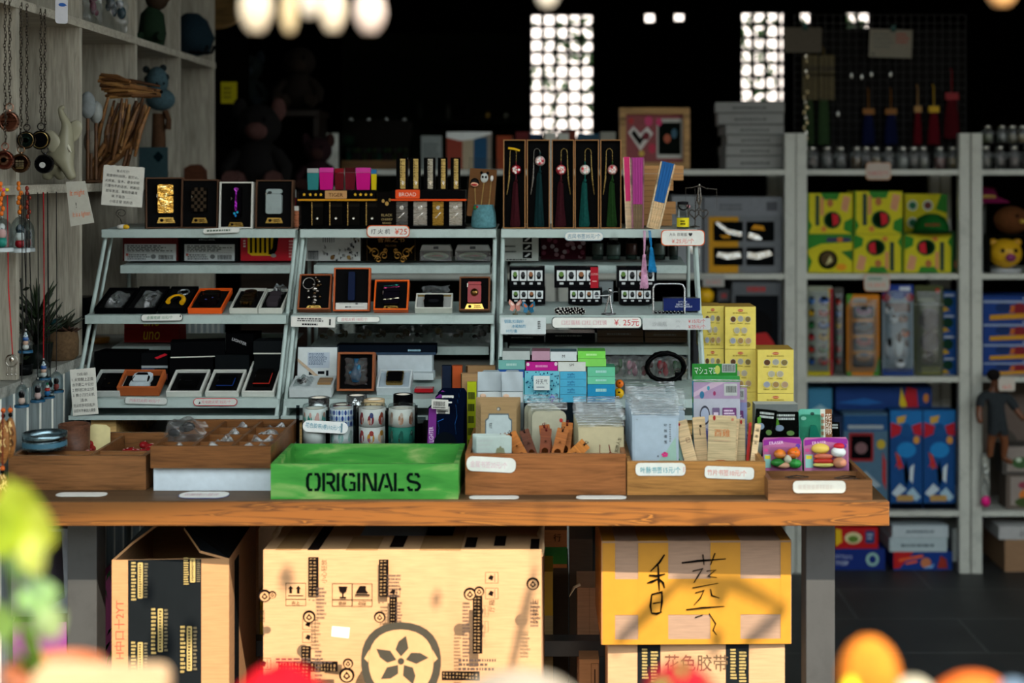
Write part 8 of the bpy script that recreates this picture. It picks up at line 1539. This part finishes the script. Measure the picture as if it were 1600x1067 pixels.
for x0,y0 in ((481,952),(481,972),(611,902),(761,880),(761,904),(413,1012),(593,1042),(593,1058),(624,1022),(646,1022),(668,1022)):G_(x0,y0,x0+20,y0+17);P_([(x0+4,y0+10),(x0+8,y0+4),(x0+13,y0+6),(x0+11,y0+13)]);R_(x0+14,y0+2,x0+15,y0+15,ik)
for px,py,r in ((492,948,10),(600,948,9),(424,916,10),(436,914,6),(738,912,10),(752,908,8),(834,896,10),(550,1036,12),(552,1018,8)): # small round emblems of nested rings and leaves
 E_(px,py,r);E_(px,py+1,r*.72,'p:b68a62');P_([(px-r*.5,py+r*.2),(px,py-r*.5),(px+r*.5,py+r*.2),(px,py+r*.6)])
 E_(px,py+r*.1,r*.2,'p:b68a62')
 # large round emblem: heavy pointed ring with a leaf swirl
BK='p:3e3a32';cx,cy=633,1014
def em(k):return [(cx+k*62*math.sin(a)*(1+.07*math.cos(2*a)),cy-k*56*math.cos(a)*(1 if math.cos(a)>0 else 1.1)) for a in [q*.2094 for q in range(30)]]
P_(em(1.06),BK);P_(em(.86),'p:b68a62')
for q in range(5): # five plain leaf blades inside the ring
 a=q*1.2566;ca,sa=math.cos(a),math.sin(a)
 P_([(cx+(x*ca-y*sa)*.95,cy+(x*sa+y*ca)*.88) for x,y in ((0,-8),(12,-22),(8,-44),(-4,-34),(-9,-20))],BK)
E_(cx,cy,5,BK,5)
P_([(cx-56,cy-4),(cx-48,cy-18),(cx-50,cy+2)],'p:b68a62');P_([(cx+56,cy-4),(cx+48,cy-18),(cx+50,cy+2)],'p:b68a62')
sp+=[('p',[(U(528),V(961)),(U(555),V(963)),(U(553),V(979)),(U(527),V(976))],'p:e0dcd0')]
b.prints(sp,w,h,0)
b.T=RX(-90) # print and labels on its top, which is the frame's upward face
def top_(x0,x1,d0,d1,m):b.poly([((U(x0)-.5)*w,d0),((U(x1)-.5)*w,d0),((U(x1)-.5)*w,d1),((U(x0)-.5)*w,d1)],h+.0006,m)
for x0,x1,d0,d1,m in ((550,700,.10,.17,'p:8ea4b4'),(480,498,.0,.2,IK),(724,742,.02,.09,IK),(770,788,.03,.1,IK),(828,842,.01,.08,IK),(606,628,.02,.1,IK),(430,470,.0,.3,'g:94744e'),(655,720,.0,.3,'g:94744e'),(540,590,0,.09,'g:94744e')):top_(x0,x1,d0,d1,m)
b.T=Matrix();b.build('body',t)
b=MB();rg=random.Random(12)
for s_ in (-1,1):
 pts=[(s_*(w/2-.002)+rg.uniform(-.003,.003),h-.012+i*.004,-.02-i*.03) for i in range(9)];b.tube(pts,[.005+.002*(i%2) for i in range(9)],'c:b89a74',6)
pts=[(-w/2+.03+i*.028,h+.004+rg.uniform(-.002,.003),-.24+rg.uniform(-.01,.01)) for i in range(16)];b.tube(pts,.006,'c:8a6a4a',6);b.build('torn_edge',t)
# yellow taped carton on the smaller one
YC_=2.55;xa,xb,ya,yb=940,1237,845,1006
zb2=Z(yb,YC_);M,w,h=rect(xa,ya,xb,yb,YC_,yaw=1.0);h=Z(ya,YC_)-zb2;D=.24;KRF='c:8a6f5c';YT_='g:a87628'
t=thing('taped_carton','kraft carton wrapped in yellow tape with black brush characters','carton',M)
U=lambda px:(px-xa)/(xb-xa)
V=lambda py:1-(py-ya)/(yb-ya)
b=MB();b.box(-w/2,w/2,0,h,-D,0,KRF);b.build('body',t,bevel=.004)
b=MB();sp=[('r',0.003,V(904),.997,V(960),YT_)]
for x0,x1 in ((941,961),(997,1044),(1110,1157),(1220,1236)):sp.append(('r',U(x0),.01,U(x1),.985,YT_))
sp.append(('r',.003,.0,.997,.05,YT_));b.prints(sp,w,h,.0003)
for x0,x1 in ((941,961),(997,1044),(1110,1157),(1220,1236)):b.box((U(x0)-.5)*w,(U(x1)-.5)*w,h,h+.0008,-D,0,YT_)
b.box(-w/2-.0008,-w/2,.0,h,-D,0,'g:a8641c');b.build('yellow_tape',t)
b=MB();K='p:141210'
def br(pts,r=.0022):b.tube([((U(a)-.5)*w,V(c)*h,.0016) for a,c in pts],[r*.6]+[r]*(len(pts)-2)+[r*.4],K,5)
br([(1038,866),(1030,878),(1016,892)]);br([(1014,898),(1026,899),(1039,896)]);br([(1028,882),(1029,905),(1030,922)]);br([(1027,904),(1018,908),(1011,910)]);br([(1030,904),(1036,910),(1038,918)])
br([(1018,928),(1016,946),(1018,958)]);br([(1018,928),(1034,924),(1034,940),(1032,956)]);br([(1020,942),(1032,940)]);br([(1018,957),(1026,958),(1034,955)])
br([(1065,879),(1090,876),(1134,873)]);br([(1098,866),(1100,882)]);br([(1117,864),(1110,882)]);br([(1082,892),(1098,888),(1090,900),(1084,910)],.0016);br([(1104,892),(1118,890),(1106,900),(1120,902)],.0016);br([(1082,918),(1122,911)],.0016);br([(1086,926),(1100,922),(1094,934),(1084,945)],.0014);br([(1110,920),(1112,930),(1124,934)],.0016);br([(1072,952),(1098,949),(1132,947)],.0016);br([(1086,964),(1098,960)],.0014);br([(1108,958),(1118,974),(1114,984),(1120,992)],.0012);b.build('brush_lettering',t)
zt=zb2-.0012;xa,xb=950,1226
M,w,h=FM(X((xa+xb)/2,YC_+.01),YC_+.01,.001,-.6),(xb-xa)*(YC_+.01)/F,zt-.001
t=thing('taped_carton','pale carton with two black tape bands carrying the yellow taped one','carton',M)
b=MB();b.box(-w/2,w/2,0,h,-.24,0,'c:aa8562');b.text('花色胶带',(1088-1088)/276*w,h-.036,.030,.0008,'p:5a4634',maxw=.115);b.build('body',t,bevel=.003)
for px,nm in ((996,'a'),(1134,'b')):
 b=MB();x=(px-1088)/276*w;q=36/276*w;b.box(x,x+q,0,h+.0006,-.2,.0006,TB);b.prints([('l',.2,.86,.5,.98,10,GLD),('l',.58,.8,.9,.97,14,GLD),('l',.3,.7,.6,.82,9,GLD)],q,h,.0006,x,0);b.build('black_tape',t)
 # the rest behind and beside
def box_(label,x0,x1,yt,Y,m,zb=.001,d=.2,sp=(),top=None,front=None,yaw=0,name='carton',cat='carton'):
 return carton(name,label,cat,stand(x0,x1,yt,Y,zb,yaw=yaw),d,m,sp,None,front,top)
box_('plain carton standing behind the open carton with black tape',372,404,826,2.915,'c:b88a62',d=.2)
box_('yellow wrapped parcel behind the gap between the two front cartons',406,414,924,2.91,'g:c8a01c',d=.1,name='parcel',cat='parcel')
box_('narrow yellow carton behind the printed carton end',849,864,893,2.91,'g:c8961c',d=.14,sp=[('r',0,.0,1,.82,'c:a88a5a')])
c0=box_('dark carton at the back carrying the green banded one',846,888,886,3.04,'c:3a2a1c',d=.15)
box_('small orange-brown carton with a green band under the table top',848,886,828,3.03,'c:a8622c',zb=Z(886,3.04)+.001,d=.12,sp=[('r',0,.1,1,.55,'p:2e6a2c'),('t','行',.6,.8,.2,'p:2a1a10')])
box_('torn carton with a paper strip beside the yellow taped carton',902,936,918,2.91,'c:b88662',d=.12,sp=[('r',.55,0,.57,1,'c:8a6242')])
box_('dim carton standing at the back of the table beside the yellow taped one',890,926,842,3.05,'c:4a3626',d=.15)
b=MB();b.tube([(0,0,0),(-.012,-.004,.006),(-.022,-.022,.01)],[.004,.003,.001],'c:d8b894',5);one('paper_strip',b,'curled torn paper strip on the carton beside the yellow taped one','paper',FM(X(906,2.92),2.915,Z(918,2.91)+.005))
o=box_('low carton with a printed arrow under the crossbar',905,936,1030,2.74,'c:a27850',d=.05,sp=[('g',.6,.86,.98,.98,.02,'p:3a2a20'),('r',.76,.88,.82,.95,'p:3a2a20')])
YL_=2.66
box_('plum purple box on the floor at the plank wall under the table',20,104,972,YL_-.03,'p:7a3f7c',d=.22,top='p:5a2c5c',name='purple_box',cat='box')
zpp=Z(972,YL_-.03)+.001
box_('pale lilac-grey box standing on the purple box',14,60,872,YL_,'p:b0a4b0',zb=zpp,d=.16,name='grey_box',cat='box')
M,w,h=stand(61,106,826,YL_+.02,zpp);t=thing('open_box','open grey box lying on its side on the purple box','box',M)
b=MB();b.ring([(-w/2,0),(w/2,0),(w/2,h),(-w/2,h)],[(-w/2+.004,.006),(w/2-.006,.03),(w/2-.012,h-.006),(-w/2+.004,h-.006)],-.17,0,'p:9aa0aa');b.box(-w/2+.003,w/2-.004,.005,h-.005,-.17,-.165,'p:4a3c30');b.build('body',t)
t=thing('gift_bag','pink paper bag with green leaf print behind the table leg','bag',FM(X(166,2.74),2.74,.001))
w,h=.04,Z(900,2.74);b=MB();b.prism([(-w/2,0),(w/2,0),(w/2-.003,h),(-w/2+.003,h)],-.08,0,'p:a04a7c')
rg=random.Random(3);sp=[]
for i in range(26):u,v,a=rg.uniform(.1,.9),rg.uniform(.3,.98),rg.uniform(.3,2.6);sp.append(('p',[(u,v),(u+.3*math.cos(a)+.05,v+.02*math.sin(a)+.01),(u+.5*math.cos(a),v+.05*math.sin(a)),(u+.2*math.cos(a)-.05,v+.03*math.sin(a))],rg.choice(['p:1f4a24','p:2e6a34','p:123018'])))
b.prints(sp,w*.9,h,0,-w*.45,0);b.build('body',t)
# ---------------------------------------------------------------- near ledge with planter and soft toys, hanging shells
ZLD=.90
t=thing('ledge','narrow street-side wooden ledge holding planter and toys, just below view','ledge',T3(.15,.95,0))
b=MB();b.box(-.95,1.05,-.2,.18,ZLD-.03,ZLD,'w:9a7a58');b.build('top',t)
for x in (-.85,.95):
 for y in (-.15,.13):b=MB();b.box(x-.02,x+.02,y-.02,y+.02,0,ZLD-.03,'w:7a5c3c');b.build('leg',t)
YP_=1.0
M,w,h=stand(50,262,1044,YP_,ZLD+.001)
b=MB();b.rbox(-w/2,w/2,0,h,-.012,0,.008,'w:a48c70');b.prints([('r',.0,.0,1,.3,'w:b08a70')],w,h,0);one('wooden_board',b,'cream wooden board with rounded corners standing on the near ledge','board',M,bevel=.002)
M=FM(X(30,1.0),1.07,ZLD+.001);w=.07;h=.06
t=thing('flower_pot','low clay flower pot behind the cream board holding the leafy plant','pot',M)
b=MB();b.lathe([(.024,0),(.034,.045),(.037,.045),(.037,.055),(.032,.055),(.03,.044),(0,.042)],'g:8a5238',n=26);b.build('pot',t)
PL='yellow-green leaves of the near plant'
t=thing('leafy_plant','bright yellow-green leafy plant rising behind the cream board','plant',M@T3(0,.043,0))
def leaf(p,d,L,wd,m,nm='leaf',curl=.25):
 d=Vector(d).normalized();sd=d.cross(Vector((0,.25,1))).normalized();nn=sd.cross(d)
 def f(u,v):
  q=math.sin(math.pi*min(1,v*.98+.02))**.8*wd*(1-.35*v);c=Vector(p)+d*L*v+sd*(u-.5)*2*q+nn*(curl*L*v*v-.3*q*abs(u-.5)); return tuple(c)
 b=MB();b.sheet(f,6,10,m);b.build(nm,t)
base=M@T3(0,.043,0)
def loc(px,py,Y):return tuple(base.inverted()@Vector((X(px,Y),Y,Z(py,Y))))
sb=MB()
for (px,py,Y,lean) in ((14,852,1.0,.3),(26,938,.99,-.2),(60,900,1.03,.1),(4,1000,.98,0),(50,985,1.02,.1)):
 e=loc(px,py,Y);sb.tube([(-.01+lean*.02,0,0),(e[0]*.5-.012,e[1]*.5,e[2]*.4),e],[.0028,.0022,.0014],'l:6a9a3a',6)
sb.build('stem',t)
for px,py,Y,d,L,wd,m in ((16,866,1.0,(.35,1,.1),.054,.024,'l:a8b83a'),(40,860,1.0,(.5,.75,.3),.046,.017,'l:b8c44a'),(2,872,.99,(-.2,1,.3),.05,.02,'l:98b034'),(26,876,.98,(.9,.4,.5),.04,.015,'l:c0cc62'),(20,846,1.01,(.0,1,-.1),.042,.016,'l:b0c046'),(28,938,.99,(1,.25,.2),.036,.012,'l:88b070'),(60,902,1.03,(-.6,.6,.2),.03,.012,'l:8ab480'),(50,985,1.02,(.8,.4,.2),.034,.013,'l:9cb880'),(8,1004,.98,(-.1,1,.2),.034,.012,'l:7aa458'),):
 leaf(loc(px,py,Y),d,L*1.1,wd*1.1,m)
def pom(label,px,Y,r,petals,m,m2=None,sy=.8,name='fabric_flower',cat='flower'):
 t=thing(name,label,cat,FM(X(px,Y),Y,ZLD+.0005))
 b=MB();b.ell((0,r*sy,0),(r*.8,r*sy,r*.8),m2 or m,16,11);b.build('heart',t)
 for k in range(petals):
  a=k*2.39996;e=1.35*(1-k/petals)-.1
  b=MB();b.ell((0,0,0),(r*.36,r*.3,r*.14),m,10,7);o=b.build('petal',t);o.matrix_local=T3(r*.78*math.cos(a)*math.cos(e),r*sy+r*sy*.86*math.sin(e),r*.78*math.sin(a)*math.cos(e))@Matrix.Rotation(-a+math.pi/2,4,'Y')@RX(-50*math.cos(e))
 return t
pom('large bright red fabric flower standing on the near ledge',437,1.0,.046,26,'f:960012')
t=thing('fabric_dome','cream white rounded cloth dome on the near ledge beside the red flower','ornament',FM(X(812,1.02),1.02,ZLD+.0005))
b=MB();b.lathe([(.060,0),(.064,.02),(.056,.040),(.034,.058),(.012,.066),(0,.068)],'f:7c756a',n=30);b.build('body',t);b=MB();b.lathe([(.0675,.012),(.0685,.018),(.066,.024)],'f:7c7464',n=30);b.build('band',t)
pom('small red fabric flower near the two cartons at the bottom edge',1062,1.03,.036,14,'f:780818','f:3a7a3c',.95)
t=thing('soft_toy','orange and white knitted toy with a green ruffle on the near ledge','toy',FM(X(1372,1.0),1.0,ZLD+.0005))
zz=Z(1062,1.0)-ZLD
b=MB();b.lathe([(.02,0),(.032,.02),(.03,.045),(.02,zz-.02)],'f:a05414',n=16);b.build('body',t)
b=MB();b.ell((-.006,zz,0),(.022,.030,.022),'f:b0641c');b.build('head',t)
for x,y,r in ((.022,-.012,.017),(.034,-.028,.016),(.012,-.036,.018),(.03,-.046,.016),(-.004,-.05,.016)):b=MB();b.ell((x,zz+y,.012),r,'f:9f9a88',12,8);b.build('white_tuft',t)
for x,y,r in ((-.034,-.03,.014),(-.032,-.05,.016),(-.024,-.018,.010)):b=MB();b.ell((x,zz+y,.006),r,'f:2e8a2c',12,8);b.build('green_ruffle',t)
b=MB();b.ell((-.022,zz-.014,.014),(.008,.02,.008),'f:d8c02c',10,7);b.build('yellow_patch',t)
t=thing('soft_toy','orange knitted toy with a grey-blue cap at the lower right corner','toy',FM(X(1548,1.0),1.0,ZLD+.0005));zz=Z(1088,1.0)-ZLD
b=MB();b.ell((-.012,zz-.018,0),(.036,.034,.026),'f:b0541c');b.lathe([(.02,0),(.03,.02),(.026,zz-.03)],'f:d0702c',n=14);b.build('body',t)
b=MB();b.ell((.012,zz-.008,.012),(.016,.024,.016),'f:54667a',12,9);b.build('cap',t)
for x,y,r in ((-.002,-.006,.014),(.03,-.032,.013),(.012,-.036,.012)):b=MB();b.ell((x,zz+y,.02),r,'f:b88060',10,7);b.build('pale_tuft',t)
# white shells strung from the awning edge
YSH=EAVE_Y+.015
def shell(label,px,ybot,wpx,hpx,m,rot=0):
 s=YSH/F;zb=Z(ybot,YSH);t=thing('hanging_shell',label,'shell',FM(X(px,YSH),YSH,zb),'white shells strung from the awning');r=wpx*s*.43;h=hpx*s*1.1;zt=2.66-zb
 b=MB();n=14
 def f(u,v):
  a=(u-.5)*math.pi*1.05;q=math.sin(math.pi*(.08+.9*v))**.7*r*(1-.25*v);rib=1+.05*math.cos(u*40)
  return (q*math.sin(a)*rib,h*v,q*.5*math.cos(a)*rib)
 b.sheet(f,28,12,m);b.sheet(lambda u,v:(f(u,v)[0]*.94,f(u,v)[1],f(u,v)[2]-.0025),28,12,'g:c8b8a0');b.build('shell',t)
 b=MB();b.tube([(0,h*.9,0),(0,zt*.5,.0),(0,zt,0)],.0008,'f:7c7464',5)
 for k in range(3):b.ell((0,h*1.2+k*.03,0),.004,'g:d8d0c0',8,6)
 b.build('string',t)
for px,yb,wpx,hpx,m,la in ((400,49,62,78,'g:b8ac98','first from the cubby side, largest'),(452,50,32,64,'g:a89878','second from the cubby side, narrow'),(484,26,42,60,'g:b4aca0','third from the cubby side, hung higher'),(520,48,50,70,'g:bcb09c','fourth from the cubby side'),(578,50,58,66,'g:bcaca4','fifth from the cubby side, pinkish'),(855,8,40,50,'g:d8d0c0','hung alone over the tall kraft boxes'),(1566,6,54,50,'g:e8b070','hung alone at the far right edge, orange tinted')):
 shell('white shell strung from the awning edge, %s'%la,px,yb,wpx,hpx,m)
 # dry vine sprays hanging from the awning inside the eave
YV=1.55
def sunhit(px,py,Y):
 k=(Y-YV)/(-SUN.y); return Vector((X(px,Y)+SUN.x*k,YV,Z(py,Y)+SUN.z*k))
def vine(label,strokes,leaves,Y):
 p0=sunhit(*strokes[0][0],Y);t=thing('hanging_vine',label,'vine',T3(*p0),'dry vine sprays under the awning');b=MB()
 top=max((sunhit(*p,Y) for s in strokes for p in s),key=lambda q:q.z)
 kk=(EAVE_Y+.045-YV)/SUN.y;q=top+SUN*kk;b.tube([top-p0,q-p0,Vector((q.x,q.y,2.75))-p0],.003,'w:4a3a28',6)
 for s in strokes:b.tube([sunhit(*p,Y)-p0 for p in s],[.007]+[.0105]*(len(s)-2)+[.005],'w:4a3a28',6)
 b.build('stems',t)
 for px,py,r in leaves:b=MB();c=sunhit(px,py,Y)-p0;b.ell(tuple(c),(r,.004,r*1.6),'l:3a5a2a',10,7);b.build('leaf',t)
vine('dry vine spray under the awning on the yellow taped carton side',[[(965,1004),(1010,960),(1062,908)],[(1165,1004),(1200,975),(1228,950)],[(1062,908),(1150,912),(1228,950)]],[(1124,930,.014),(1120,1000,.012),(990,980,.01)],2.55)
vine('dry vine spray under the awning on the black taped carton side',[[(800,1040),(822,950),(836,890)]],[(682,935,.009),(655,1000,.012),(448,900,.014),(256,980,.022),(300,960,.014),(232,900,.012)],2.50)
